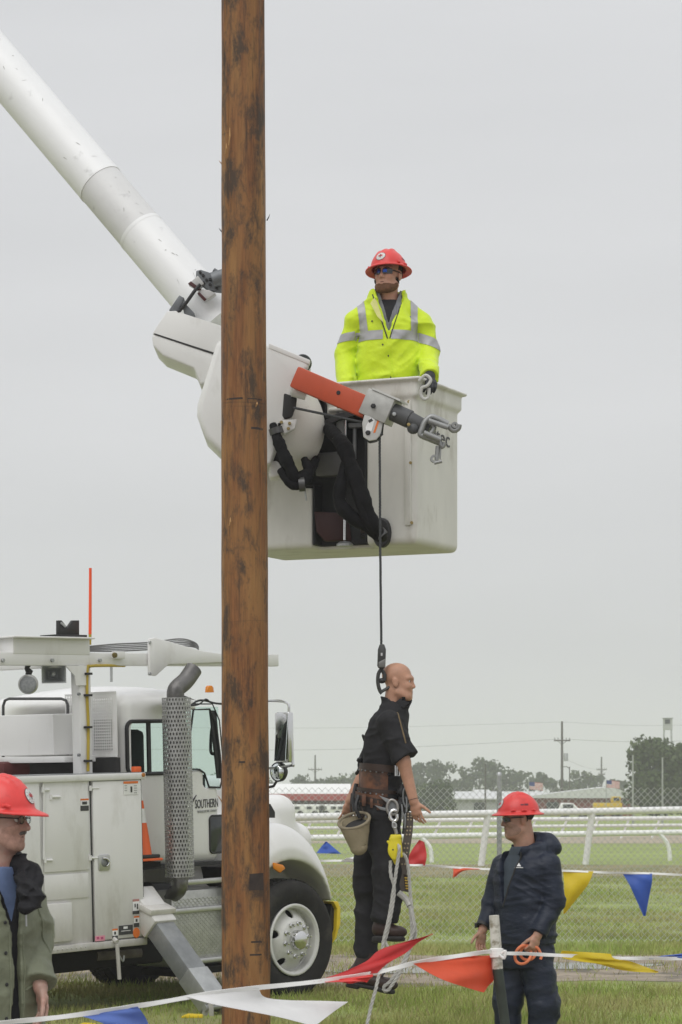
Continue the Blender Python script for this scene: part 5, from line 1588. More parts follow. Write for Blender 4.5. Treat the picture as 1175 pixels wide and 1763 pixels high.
b = MB(); b.tube([P(307, 538, YC - 0.03), P(322, 520, YC - 0.04), P(336, 500, YC - 0.04), P(345, 490, YC - 0.03)], 0.012, 8); b.build('clamp_strap', m_blk, lift, smooth=True)

# fibreglass covers round the knuckle
YK = YB - 0.26
pprism([(263, 574), (270, 562), (288, 536), (302, 535), (385, 562), (392, 612), (374, 609), (264, 575)], YK, 0.46, 'upper_cover', m_cov, bevel=0.035)
pprism([(262, 579), (266, 573), (374, 610), (392, 616), (392, 650), (345, 662), (334, 634), (280, 612), (264, 596)], YK + 0.003, 0.455, 'lower_cover', m_cov, bevel=0.035)
pprism([(266, 573.5), (374, 609), (374, 612), (266, 576)], YK - 0.001, 0.3, 'cover_seam', m_dark, bevel=0)
pprism([(372, 592), (378, 583), (400, 580), (430, 770), (400, 790), (384, 783), (352, 752), (339, 715), (340, 695)], YK - 0.05, 0.5, 'side_cover', m_cov, bevel=0.04)
b = MB(); pts = [(400, 575), (463, 594), (530, 622), (533, 632), (508, 650), (487, 742), (466, 800), (425, 800), (400, 700)]
b.prism([P(x, y, YK - 0.10) for x, y in pts], (0, 0.42, 0)); b.build('knuckle_cover', m_cov, lift, bevel=0.03, seg=3)
pprism([(463, 590), (535, 620), (533, 628), (463, 600)], YK - 0.104, 0.36, 'cover_lip', m_cov, bevel=0.006)
# round rotor behind it
b = MB(); b.sphere(P(500, 735, YB - 0.05), (0.228, 0.26, 0.30), 32, 20); rot = b.build('rotor_housing', mat('housing white', (0.74, 0.725, 0.67), 0.4, var=0.04, scale=6, col2=(0.42, 0.39, 0.33), c2pos=(0.6, 0.85), c2scale=8), lift, smooth=True)
pprism([(477, 728), (492, 722), (512, 722), (508, 738), (490, 747), (478, 742)], YK - 0.10, 0.06, 'bolt_plate', m_cov, bevel=0.006)
for px, py in ((485, 727), (499, 729), (483, 737), (497, 738)):
    b = MB(); b.bolt(P(px, py, YK - 0.106), (0, -1, 0), 0.011, 0.010); b.build('bolt', mat('yellowed bolt', (0.33, 0.25, 0.10), 0.5, metal=0.4), lift)
pprism([(489, 676), (512, 684), (510, 700), (503, 718), (490, 722), (486, 715)], YK - 0.108, 0.03, 'cover_slot', m_dark, bevel=0.012)
b = MB(); b.tube([P(505, 672, YK - 0.14), P(528, 680, YK - 0.14)], [0.042, 0.036], 14); b.build('jib_cushion', m_cov, lift, smooth=True)
b = MB(); b.lathe([(0, 0.03), (0.05, 0.03), (0.058, 0.02), (0.058, -0.02), (0.05, -0.03), (0, -0.03)], P(521, 626, YK - 0.02), (0.3, -0.95, 0.1), 24); b.build('jib_roller', mat('dark green disc', (0.03, 0.035, 0.034), 0.5), lift, smooth=True)
pprism([(463, 795), (478, 792), (484, 803), (490, 815), (475, 822), (463, 823)], YK - 0.02, 0.2, 'rotor_foot', m_cov, bevel=0.02)
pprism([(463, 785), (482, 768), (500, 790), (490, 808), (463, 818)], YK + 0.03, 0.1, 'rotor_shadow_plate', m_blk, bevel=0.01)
# hoses
m_hos = mat('black hose cover', (0.008, 0.008, 0.009), 0.7, spec=0.18, var=0.4, scale=12, bump=0.8, bscale=22, bdist=0.012)
def hose(pts, r, name='hydraulic_hose'):
    rr = smooth_path([np.array([k, k, k]) for k in r], 7); b = MB()
    b.tube(smooth_path([P(x, y, YB + d) for x, y, d in pts], 7), [q[0] * HS * (1 + 0.045 * math.sin(i * 2.3) + 0.07 * math.sin(i * 0.83)) for i, q in enumerate(rr)], 14); return b.build(name, m_hos, lift, smooth=True)
HS = 0.8
hose([(470, 730, -.37), (478, 755, -.40), (488, 780, -.42), (500, 805, -.42), (512, 828, -.38), (530, 815, -.30), (545, 790, -.1)], (.028, .045, .05, .05, .045, .05, .03))
hose([(484, 808, -.37), (500, 832, -.40), (520, 834, -.38), (532, 812, -.30), (524, 790, -.25)], (.035, .04, .035, .045, .03))
hose([(566, 738, -.1), (590, 765, -.36), (604, 800, -.44), (618, 840, -.46), (632, 880, -.44), (650, 912, -.40), (660, 925, -.30)], (.05, .065, .06, .07, .062, .05, .04))
hose([(600, 780, -.36), (588, 830, -.42), (586, 865, -.42), (604, 888, -.42), (630, 905, -.40), (655, 928, -.36)], (.03, .05, .055, .06, .05, .035))
hose([(598, 770, -.40), (606, 800, -.46), (614, 845, -.48), (628, 890, -.46), (648, 920, -.40)], (.025, .035, .035, .035, .03))
for pa, pbb in (((524, 838), (528, 862)), ((524, 815), (525, 845))):
    b = MB(); b.tube([P(*pa, YB - 0.3), P(*pbb, YB - 0.3)], 0.006, 6); b.build('tie_rod', m_galv, lift)

for px, py, d_, ang in ((476, 742, -.39, (.3, 0, -1)), (520, 834, -.39, (1, 0, .1)), (585, 755, -.30, (.5, 0, -1)), (655, 920, -.36, (.7, 0, -.8))):
    b = MB(); b.tube([P(px, py, YB + d_) - nrm(ang) * .02, P(px, py, YB + d_) + nrm(ang) * .02], .046, 14); b.build('hose_clamp', mat('dull clamp', (0.10, 0.10, 0.10), 0.4, metal=0.7), lift, smooth=True)
r_ = random.Random(9)
m_scf = mat('grey scuff', (0.42, 0.415, 0.40), 0.6, var=0.3, scale=30)
for tgt in [o for o in lift.children if o.name.split('.')[0] in ('boom_tube', 'insulator_section', 'boom_tip')]:
    sk_ = Skin(tgt)
    for k in range(8):
        t = r_.random(); q_ = ax0 + (ax1 - ax0) * (t * (kA - .2) + .2 if 'tube' in tgt.name else kA + (kB - kA) * t if 'ins' in tgt.name else kB + (.93 - kB) * t)
        off = r_.choice([r_.uniform(18, 36), r_.uniform(-36, 36)]); o_ = P(q_[0] + off * .77, q_[1] - off * .64, 15.0)
        L_, w_ = r_.uniform(.004, .028) ** 1.0, r_.uniform(.001, .0035); a_ = r_.uniform(-1.6, .2)
        pl_ = [(L_ * math.cos(a_) * u - w_ * math.sin(a_) * v, L_ * math.sin(a_) * u + w_ * math.cos(a_) * v) for u, v in ((-1, -.4), (-.2, -1), (1, -.3), (.6, .7), (-.4, 1))]
        sk_.decal(o_, (1, 0, 0), (0, 0, 1), nrm(P(q_[0], q_[1], 16.5) - np.array([0, 0, EYE])), [pl_], .0012, 'scuff', m_scf, lift, n=2)
# orange jib
m_jib = mat('jib orange', (0.52, 0.085, 0.035), 0.5, var=0.08, scale=6, col2=(0.40, 0.07, 0.03), c2pos=(0.55, 0.8), c2scale=10)
ja, jb = P(510, 650, YB - 0.49), P(636, 704, YB - 0.62)
b = MB(); b.beam(ja, jb, 0.12, 0.140); jib = b.build('jib_arm', m_jib, lift, bevel=0.012)
jd = nrm(jb - ja); jr = nrm(np.cross(jd, (0, 0, 1))); ju = np.cross(jr, jd)
p = P(583, 676, YB - 0.63); b = MB(); b.lathe([(0, 0.004), (0.012, 0.004), (0.014, 0)], p, -jr * np.sign(jr[1]), 12); b.build('pin_hole', m_dark, jib)
m_jg = mat('jib galvanised', (0.44, 0.44, 0.42), 0.5, metal=0.35, var=0.12, scale=16)
hc = P(655, 702, YB - 0.63)
b = MB(); b.box(hc, (0.19, 0.185, 0.165), np.stack([jd, jr, ju], 1)); hd_ = b.build('jib_head', m_jg, lift, bevel=0.005)
b = MB(); b.box(hc + ju * 0.088 + jd * 0.03, (0.2, 0.2, 0.012), np.stack([jd, jr, ju], 1)); b.build('head_cap', mat('pale plate', (0.6, 0.6, 0.58), 0.5), hd_)
YJ = YB - 0.74
b = MB(); b.lathe([(0, 0.012), (0.012, 0.011), (0.016, 0.006), (0.018, 0)], P(643, 699, YJ + 0.01), (0, -1, 0), 6); b.build('bolt', m_blk, hd_)
sheave = pprism([(628, 714), (650, 722), (660, 726), (656, 748), (648, 757), (636, 759), (626, 752), (624, 728)], YJ + 0.03, 0.02, 'cheek_plate', mat('cheek plate', (0.5, 0.5, 0.48), 0.5, var=0.1), bevel=0.004)
pprism([(652, 724), (662, 727), (660, 745), (651, 758), (637, 761), (632, 757)], YJ + 0.055, 0.09, 'sheave_block', m_blk, bevel=0.012)
b = MB(); b.lathe([(0, 0.012), (0.012, 0.011), (0.016, 0.006), (0.018, 0)], P(634, 745, YJ + 0.03), (0, -1, 0), 6); b.build('bolt', m_blk, sheave)
pprism([(643, 745), (650, 724), (653.5, 725), (646.5, 745)], YJ + 0.028, 0.002, 'sticker', m_dec_o, bevel=0)
pprism([(630, 735), (638, 719), (646, 722), (640, 742), (630, 742)], YJ + 0.0285, 0.0015, 'sticker', m_dec_w, bevel=0)
pprism([(634, 724), (640, 720), (643, 724), (636, 728)], YJ + 0.0265, 0.0015, 'sticker', m_dec_k, bevel=0)
b = MB(); b.lathe([(0, 0.015), (0.009, 0.012), (0.009, 0)], P(657, 748, YJ + 0.03), (0.4, -1, 0), 8); b.build('bolt', m_blk, lift)
# dark neck and jaw
m_neck = mat('neck grey', (0.07, 0.072, 0.074), 0.55, var=0.15)
n0, n1, n2, n3 = P(667, 705, YB - 0.66), P(706, 722, YB - 0.70), P(728, 733, YB - 0.72), P(740, 740, YB - 0.73)
b = MB(); b.tube([n0, n1, n1 + (n2 - n1) * 0.03, n2, n3], [0.056, 0.058, 0.05, 0.045, 0.03], 18); b.build('jib_neck', m_neck, lift, smooth=True)
b = MB(); b.tube([n0 - jd * 0.01, n0 + jd * 0.02], 0.06, 18); b.build('neck_ring', m_jib, lift, smooth=True)
b = MB(); b.lathe([(0, 0.014), (0.012, 0.013), (0.014, 0)], P(679, 713, YB - 0.73), (0, -1, 0), 8); b.build('bolt', m_galv, lift)
b = MB(); b.lathe([(0, 0.014), (0.010, 0.013), (0.012, 0)], P(704, 731, YB - 0.77), (0, -1, 0), 8); b.build('bolt', MATS['yellowed bolt'], lift)
b = MB(); b.sphere(P(712, 738, YB - 0.74), (0.04, 0.03, 0.035), 12, 8); b.build('neck_lug', m_neck, lift, smooth=True)
m_jaw = mat('cast grey', (0.30, 0.305, 0.30), 0.42, metal=0.5, var=0.12, scale=18)
YW = YB - 0.77
def jaw(pts, r, name='jaw_bar', n=10, dy=0.0):
    b = MB(); b.tube(smooth_path([P(x, y, YW + dy) for x, y in pts], 4), r, n); return b.build(name, m_jaw, lift, smooth=True)
jaw([(727, 738), (731, 728), (741, 718), (750, 719), (772, 730)], 0.018)
jaw([(738, 724), (772, 736)], 0.017, dy=-0.03)
jaw([(727, 738), (724, 748), (732, 752), (758, 761)], 0.018)
jaw([(730, 745), (759, 757)], 0.018, dy=-0.04)
jaw([(741, 748), (748, 736), (742, 728)], 0.016)
jaw([(728, 752), (758, 764)], 0.015, dy=0.04)
jaw([(772, 732), (780, 741), (789, 738), (791, 731)], 0.017, name='jaw_hook')
jaw([(776, 736), (786, 742), (790, 733)], 0.013, name='jaw_hook', dy=0.03)
b = MB(); b.lathe([(0.006, -0.012), (0.02, -0.012), (0.02, 0.012), (0.006, 0.012)], P(783, 732, YW - 0.01), (0.2, -1, 0), 14); b.build('jaw_ring', m_jaw, lift, smooth=True)
jaw([(757, 762), (762, 770), (766, 762)], 0.013, name='jaw_hook')
jaw([(754, 768), (752, 792)], 0.013, name='jaw_stem'); jaw([(759, 768), (758, 790)], 0.006, name='jaw_stem')
b = MB(); b.lathe([(0.012, -0.01), (0.026, -0.01), (0.026, 0.01), (0.012, 0.01)], P(748, 790, YW), (0.1, -1, 0), 14); b.build('jaw_ring', m_jaw, lift, smooth=True)
jaw([(748, 797), (761, 794)], 0.012, name='jaw_foot')

# bucket (local: a along the front to the right, d into the depth)
BA = math.radians(25)
bx = np.array([math.cos(BA), -math.sin(BA), 0]); by = np.array([math.sin(BA), math.cos(BA), 0])
corner = P(717, 660, 16.62); corner[2] = 0
BZ0, BZ1 = P(717, 936, 16.62)[2], P(717, 652, 16.62)[2]
BL, BD = 1.34, 0.74
def K(a, d, z): return corner + bx * (a - BL) + by * d + np.array([0, 0, z])
BR = np.stack([bx, by, [0, 0, 1]], 1)
lo = np.array([-2.0, 16.3, BZ0 - 0.1]); hi = np.array([1.3, 18.4, BZ1 + 0.12])
s = SDF((corner[0] - 1.6, 16.45, BZ0 - 0.08), (corner[0] + 0.45, 17.95, BZ1 + 0.1), 0.0125)
zc, zh = (BZ0 + BZ1) / 2, (BZ1 - BZ0) / 2
s.u(rbox(K(BL / 2, BD / 2, zc), (BL / 2, BD / 2, zh), BR, 0.045))
s.u(rbox(K(BL / 2, BD / 2, BZ1 - 0.06), (BL / 2 + 0.016, BD / 2 + 0.016, 0.06), BR, 0.02), 0.02)
s.u(rbox(K(BL / 2, BD / 2, BZ1), (BL / 2 + 0.045, BD / 2 + 0.045, 0.013), BR, 0.012))
s.sub(rbox(K(BL / 2, BD / 2, zc + 0.12), (BL / 2 - 0.045, BD / 2 - 0.045, zh + 0.1), BR, 0.03))
s.u(rbox(K(BL - 0.62, 0.087, zc - 0.03), (0.40, 0.085, zh - 0.05), BR, 0.01))
# recess for the mounting, left edge slanting
rec = [(rbox(K(BL - 0.355 - 0.20, 0.0, zc - 0.2), (0.20, 0.14, zh), BR, 0.03), 0.0), (rbox(K(BL - 0.78, 0.0, zc + 0.18), (0.13, 0.14, zh * 0.58), BR, 0.05), 0.0)]
for q_, k_ in rec: s.sub(q_, k_)
bucket = s.build('bucket', m_bkt, lift, smooth=2)
s3 = SDF((corner[0] - 1.3, 16.4, BZ0 - 0.02), (corner[0] + 0.1, 17.5, BZ1 + 0.02), 0.0085)
for q_, k_ in rec: s3.u(q_, k_)
s4 = s3.copy(-0.003); s5 = s3.copy(-0.018); s4.d = np.maximum(s4.d, -s5.d)
s4.inter(half(K(0, 0.006, 0), -by)); s4.inter(half(K(0, 0, BZ0 + 0.02), (0, 0, -1)))
rp = s4.build('recess_shade_liner', mat('recess dark grey', (0.026, 0.027, 0.028), 0.5, spec=0.3, var=0.3, scale=5), bucket)  # dark grey inner shell, with the recess's shade put into its colour too
b = MB(); b.prism([P(x, y, 16.935) for x, y in ((541, 880), (600, 884), (606, 930), (560, 932), (545, 915))], (0, 0.05, 0)); b.build('maroon_panel', mat('maroon panel', (0.045, 0.016, 0.016), 0.5), rp, bevel=0.01)
b = MB(); b.box(P(570, 800, 16.90), (0.2, 0.08, 0.16), BR); b.build('valve_body', mat('valve grey', (0.12, 0.12, 0.12), 0.5, metal=0.4), rp, bevel=0.02)
b = MB(); b.tube([P(595, 720, 16.86), P(594, 930, 16.86)], 0.011, 10); b.build('leveling_rod', m_chr, rp, smooth=True)
b = MB(); b.tube([P(611, 735, 16.88), P(611, 790, 16.88)], 0.014, 10); b.box(P(612, 733, 16.88), (0.09, 0.06, 0.03)); b.box(P(586, 730, 16.88), (0.05, 0.05, 0.16)); b.build('valve_stem', m_stl, rp, bevel=0.003)
b = MB(); b.lathe([(0, 0.02), (0.035, 0.02), (0.055, 0.005), (0.055, -0.01), (0, -0.01)], P(594, 938, 16.86), (0, 0, 1), 16); b.build('rod_base', m_galv, rp, smooth=True)
b = MB(); b.prism([P(x, y, 16.78) for x, y in ((556, 726), (580, 712), (622, 704), (622, 712), (584, 722), (560, 734))], (0, 0.1, 0)); b.build('recess_trim', m_blk, bucket)
# hose port by the corner
b = MB(); b.lathe([(0.03, 0.01), (0.075, 0.01), (0.085, 0.0), (0.085, -0.03)], P(657, 917, 16.70), -by, 20, ell=(0.75, 1.15)); b.lathe([(0, 0), (0.07, 0)], P(657, 917, 16.70) , -by, 20, ell=(0.75, 1.15)); b.build('hose_port', m_blk, bucket, smooth=True)
# rounded ledge at the front, grip rail
b = MB(); b.tube([K(BL - 0.62, -0.008, BZ1 - 0.165), K(BL - 0.10, -0.008, BZ1 - 0.165)], 0.016, 10); b.build('rim_fold', m_bkt, bucket, smooth=True)
b = MB(); b.beam(K(BL - 0.055, -0.012, BZ1 - 0.14), K(BL - 0.055, -0.006, BZ0 + 0.12), 0.045, 0.02, up=by); b.build('corner_rib', m_bkt, bucket, bevel=0.008)
for px, py in ((704, 692), (707, 797), (709, 900)):
    b = MB(); b.bolt(P(px, py, 16.63), (0, -1, 0), 0.011, 0.012); b.build('bolt', MATS['yellowed bolt'], bucket)
b = MB(); b.lathe([(0, 0.012), (0.012, 0.01), (0.014, 0)], P(583, 700, 16.75), (0, -1, 0), 6); b.build('bolt', MATS['yellowed bolt'], bucket)
hb = smooth_path([P(722, 656, 16.58), P(733, 646, 16.56), P(742, 654, 16.56), P(736, 664, 16.56), P(727, 668, 16.57), P(725, 680, 16.58), P(731, 687, 16.58), P(738, 683, 16.58), P(739, 668, 16.58)], 4)
b = MB(); b.tube(hb, 0.011, 8); b.build('lanyard_hook', mat('hook plastic', (0.55, 0.55, 0.52), 0.4), bucket, smooth=True)
text_polys_obj('Altec', 0.15, K(BL + 0.004, 0.16, P(745, 756, 16.8)[2]), by + np.array([0, 0, -0.03]), (0, 0, 1), 'lettering', m_txt, bucket, depth=0.001, width=0.40)
# winch line to the hook
ln = thing('winch_line', 'dark winch rope hanging from jib sheave to the dummy', 'rope', P(656, 1120, 16.2))
m_line = mat('dark rope', (0.055, 0.058, 0.06), 0.85, var=0.35, scale=60)
b = MB(); rope_strands(b, [P(654, 752, 16.17), P(655, 940, 16.18), P(657, 1115, 16.2)], 0.0085, 0.06, 5); b.build('line', m_line, ln, smooth=True)
b = MB(); b.tube([P(506, 702, YB - 0.5), P(630, 728, YB - 0.66)], 0.008, 8); b.build('tail_line', m_line, ln, smooth=True)
m_hw = mat('dark hardware', (0.07, 0.072, 0.07), 0.45, metal=0.6, var=0.25, scale=20)
b = MB(); b.prism([P(x, y, 16.17) for x, y in ((651, 1118), (654, 1109), (662, 1109), (665, 1118), (664, 1148), (661, 1152), (652, 1150), (650, 1146))], (0, 0.05, 0)); sw = b.build('swivel_block', m_hw, ln, bevel=0.006)
pprism([(652, 1140), (664, 1134), (664, 1149), (652, 1149)], 16.16, 0.02, 'block_plate', mat('block plate grey', (0.2, 0.2, 0.19), 0.4, metal=0.6), sw, bevel=0.004)
pprism([(656, 1124), (659, 1124), (659, 1129), (656, 1129)], 16.165, 0.01, 'block_hole', mat('bright gap', (0.5, 0.5, 0.5), 0.6), sw, bevel=0)
b = MB(); b.tube(smooth_path([P(657, 1152, 16.2), P(652, 1160, 16.2), P(651, 1175, 16.2), P(654, 1188, 16.2), P(658, 1194, 16.2)], 4), 0.012, 8); b.tube([P(657, 1152, 16.2), P(663, 1162, 16.2), P(662, 1172, 16.2)], 0.012, 8); b.tube([P(655, 1192, 16.2), P(671, 1183, 16.22)], 0.010, 8); b.build('snap_hook', m_hw, ln, smooth=True)
b = MB(); b.sphere(P(658, 1172, 16.2), (0.024, 0.02, 0.018), 12, 8); b.build('hook_eye', m_blk, ln, smooth=True)
# ------------------------------------------------------------------ people
m_skin = mat('skin', (0.52, 0.29, 0.205), 0.5, var=0.12, scale=28, sss=0.15, bump=0.15, bscale=140, col2=(0.46, 0.20, 0.14), c2pos=(0.5, 0.75), c2scale=14)
m_skin2 = mat('tanned skin', (0.44, 0.255, 0.18), 0.5, var=0.13, scale=26, sss=0.15, bump=0.18, bscale=140, col2=(0.48, 0.21, 0.14), c2pos=(0.5, 0.75), c2scale=12)
m_skin3 = mat('ruddy skin', (0.41, 0.262, 0.21), 0.5, var=0.13, scale=26, sss=0.15, bump=0.18, bscale=140, col2=(0.42, 0.185, 0.14), c2pos=(0.5, 0.75), c2scale=12)
m_dskin = mat('dummy vinyl', (0.46, 0.25, 0.165), 0.5, var=0.14, scale=18, sss=0.05, bump=.3, bscale=60, col2=(0.36, 0.185, 0.115), c2pos=(.5, .75), c2scale=7)
m_hat = mat('hard hat red', (0.70, 0.055, 0.05), 0.4, var=0.10, scale=9, coat=0.1, bump=0.08, bscale=60, col2=(0.42, 0.045, 0.045), c2pos=(0.58, 0.85), c2scale=16)
m_hair = mat('dark hair', (0.03, 0.02, 0.015), 0.75, spec=0.2, var=0.4, scale=60, bump=0.6, bscale=120)
m_beard = mat('ginger beard', (0.14, 0.066, 0.034), 0.8, var=0.35, scale=80, bump=0.8, bscale=180)
m_must = mat('grey moustache', (0.10, 0.085, 0.075), 0.8, var=0.4, scale=80, bump=0.8, bscale=180)
m_eye = mat('eye white', (0.6, 0.58, 0.55), 0.25, var=0.02); m_iris = mat('iris', (0.03, 0.025, 0.02), 0.2)
m_lip = mat('lips', (0.36, 0.15, 0.12), 0.5, var=0.1)
m_lens = mat('dark lens', (0.015, 0.016, 0.018), 0.06, spec=0.9); m_lensb = mat('blue mirror lens', (0.02, 0.07, 0.33), 0.12, metal=0.6)
m_clr = mat('clear lens', (0.75, 0.8, 0.85), 0.0, trans=1.0, ior=1.1)


def head_sdf(s, o, R, sc=1.0, jaw=1.0, nose=1.0):
    o = np.asarray(o, float); L = lambda x, y, z: o + R @ (np.array([x, y, z]) * sc)
    E = lambda c, r: ell(L(*c), np.array(r) * sc, R)
    C = lambda a, b, ra, rb=None: tcap(L(*a), L(*b), ra * sc, (ra if rb is None else rb) * sc)
    s.u(E((0, -0.012, 0.043), (0.076, 0.098, 0.083)), 0.0)
    s.u(E((0, 0.03, -0.03), (0.063, 0.066, 0.085)), 0.03)
    s.u(E((0, 0.030, -0.078), (0.052 * jaw, 0.054, 0.040)), 0.03)
    s.u(C((-0.018, 0.076, -0.105), (0.018, 0.076, -0.105), 0.017), 0.025)
    for x in (-1, 1):
        s.u(E((x * 0.036, 0.070, -0.026), (0.022, 0.022, 0.024)), 0.02)
        s.u(C((x * 0.058, 0.005, -0.07), (x * 0.035, 0.06, -0.098), 0.018), 0.03)
    s.u(C((-0.045, 0.074, 0.024), (0.0, 0.088, 0.022), 0.012), 0.018)
    s.u(C((0.045, 0.074, 0.024), (0.0, 0.088, 0.022), 0.012), 0.018)
    for x in (-1, 1):
        s.sub(E((x * 0.032, 0.098, 0.003), (0.017, 0.018, 0.011)), 0.014)
    s.u(C((0, 0.086, 0.016), (0, 0.110 * nose + 0.0, -0.030), 0.0085, 0.0125), 0.012)
    for x in (-1, 1):
        s.u(E((x * 0.012, 0.100, -0.034), (0.0085, 0.011, 0.009)), 0.006)
    s.u(C((-0.020, 0.089, -0.060), (0.020, 0.089, -0.060), 0.0075), 0.008)
    s.u(C((-0.016, 0.089, -0.075), (0.016, 0.089, -0.075), 0.0085), 0.008)
    s.sub(C((-0.022, 0.098, -0.0675), (0.022, 0.098, -0.0675), 0.0035), 0.004)
    for x in (-1, 1):
        s.u(ell(L(x * 0.078, -0.008, -0.008), np.array([0.010, 0.022, 0.034]) * sc, R @ np.array([[1, 0, 0], [0, 0.97, -0.25], [0, 0.25, 0.97]])), 0.008)
        s.sub(E((x * 0.090, 0.000, -0.004), (0.007, 0.010, 0.017)), 0.005)
    return L


def eyes(o, R, sc, parent, L):
    for x in (-1, 1):
        b = MB(); b.sphere(L(x * 0.032, 0.079, 0.003), 0.0115 * sc, 12, 8); e = b.build('eye', m_eye, parent, smooth=True)
        b = MB(); b.sphere(L(x * 0.0325, 0.0865, 0.003), 0.0055 * sc, 10, 6); b.build('iris', m_iris, e, smooth=True)


def hand_sdf(s, w, H, curl=(0.3, 0.4, 0.25), spread=0.06, thumb=(0.75, 0.62, 0.2), sc=1.0, fat=1.0):
    """w wrist point, H columns: thumb side, finger direction, palm side"""
    w = np.asarray(w, float); L = lambda x, y, z: w + H @ (np.array([x, y, z]) * sc)
    s.u(fcap(L(0, 0.0, 0), L(0.002, 0.045, 0), (0.026 * sc, 0.018 * sc), (0.036 * sc, 0.0155 * sc), H[:, 0]), 0.015)
    s.u(fcap(L(0.002, 0.045, 0), L(0, 0.083, 0), (0.036 * sc, 0.0155 * sc), (0.040 * sc, 0.012 * sc), H[:, 0]), 0.01)
    s.u(ell(L(0.022, 0.035, 0.008), np.array([0.016, 0.026, 0.014]) * sc, H), 0.01)
    cl = curl if hasattr(curl[0], '__len__') else [curl] * 4
    for i, (x, ln) in enumerate(((0.030, 0.074), (0.010, 0.083), (-0.010, 0.077), (-0.029, 0.060))):
        p = np.array([x, 0.086 - abs(x - 0.008) * 0.15, 0.0]); a = 0.0; sp = (x - 0.0) / 0.03 * spread
        r = 0.0088 * fat * (0.88 if i == 3 else 1.0)
        for f, c in zip((0.46, 0.30, 0.24), cl[i]):
            a += c
            d = np.array([math.sin(sp) * math.cos(a), math.cos(sp) * math.cos(a), math.sin(a)])
            q = p + d * ln * f
            s.u(tcap(L(*p), L(*q), r * sc, r * 0.92 * sc), 0.003)
            p = q; r *= 0.92
    p = np.array([0.024, 0.022, 0.006]); d = nrm(thumb); r = 0.012 * fat
    for ln, bend in ((0.044, 0), (0.033, 0.25), (0.027, 0.2)):
        d = nrm(d + bend * np.array([-0.35, 0.6, 0.35])); q = p + d * ln
        s.u(tcap(L(*p), L(*q), r * sc, r * 0.9 * sc), 0.005); p = q; r *= 0.9


def limb(s, pts, rad, k=0.02):
    for i in range(len(pts) - 1): s.u(tcap(pts[i], pts[i + 1], rad[i], rad[i + 1]), k if i else k)


def folds(amp, fr=(9, 9, 9), seed=0.0):
    """cloth creases: long thin ridges running in a few slanting directions"""
    al, ac = fr[0] * 0.42, fr[2]

    def fn(p):
        out = 0
        for k, (a, b) in enumerate(((0.55, 0.3), (-0.75, 0.9), (0.15, 2.2))):
            h = np.array([math.cos(b), math.sin(b), 0])
            ax_ = nrm(np.array([0, 0, 1.0]) * math.cos(a) + h * math.sin(a)); u_ = nrm(h - ax_ * np.dot(h, ax_)); v_ = np.cross(ax_, u_)
            q = np.stack([p @ u_ * al, p @ v_ * al, p @ ax_ * ac], 1) + seed + 5.3 * k
            n = vnoise(q, 1.0); r = (1 - np.abs(2 * n - 1)) ** 2
            m = np.clip((vnoise(p + 3.1 * k + seed, 4.5) - 0.42) * 4, 0, 1)
            out = out + r * m
        return -amp * (out * 0.8 - 0.34)
    return fn


def cut(s, c, n, rad=0.16):
    """cut by a plane, only near c"""
    c = np.asarray(c, float); n = nrm(n)
    s.inter(Pr(lambda X, Y, Z: np.where((X - c[0]) ** 2 + (Y - c[1]) ** 2 + (Z - c[2]) ** 2 < rad * rad, (X - c[0]) * n[0] + (Y - c[1]) * n[1] + (Z - c[2]) * n[2], -1.0), [-1e9] * 3, [1e9] * 3))


def sleeve(s, pts, rad, cp, cn, k=0.015):
    """a sleeve cut square at the cuff, joined to the jacket"""
    t = SDF.__new__(SDF); t.lo, t.h, t.n, t.ax = s.lo, s.h, s.n, s.ax
    t.d = np.full(t.n, 0.3, np.float32)
    limb(t, pts, rad, 0.02)
    if cp is not None: t.inter(half(cp, cn))
    h = np.clip(0.5 + 0.5 * (s.d - t.d) / k, 0, 1)
    s.d = (s.d * (1 - h) + t.d * h - k * h * (1 - h)).astype(np.float32)


def wedge(o, r, f, zn, wn, za, wa=0.0):
    """front opening: V from half-width wn at height zn down to wa at height za, on the f side of o"""
    o = np.asarray(o, float)

    def fn(X, Y, Z):
        x = (X - o[0]) * r[0] + (Y - o[1]) * r[1]; y = (X - o[0]) * f[0] + (Y - o[1]) * f[1]
        t = np.clip((Z - za) / (zn - za), 0, 1.6)
        hw = wa + (wn - wa) * t
        return np.maximum(np.maximum(np.abs(x) - hw, -y), za - Z)
    return Pr(fn, [-1e9] * 3, [1e9] * 3)


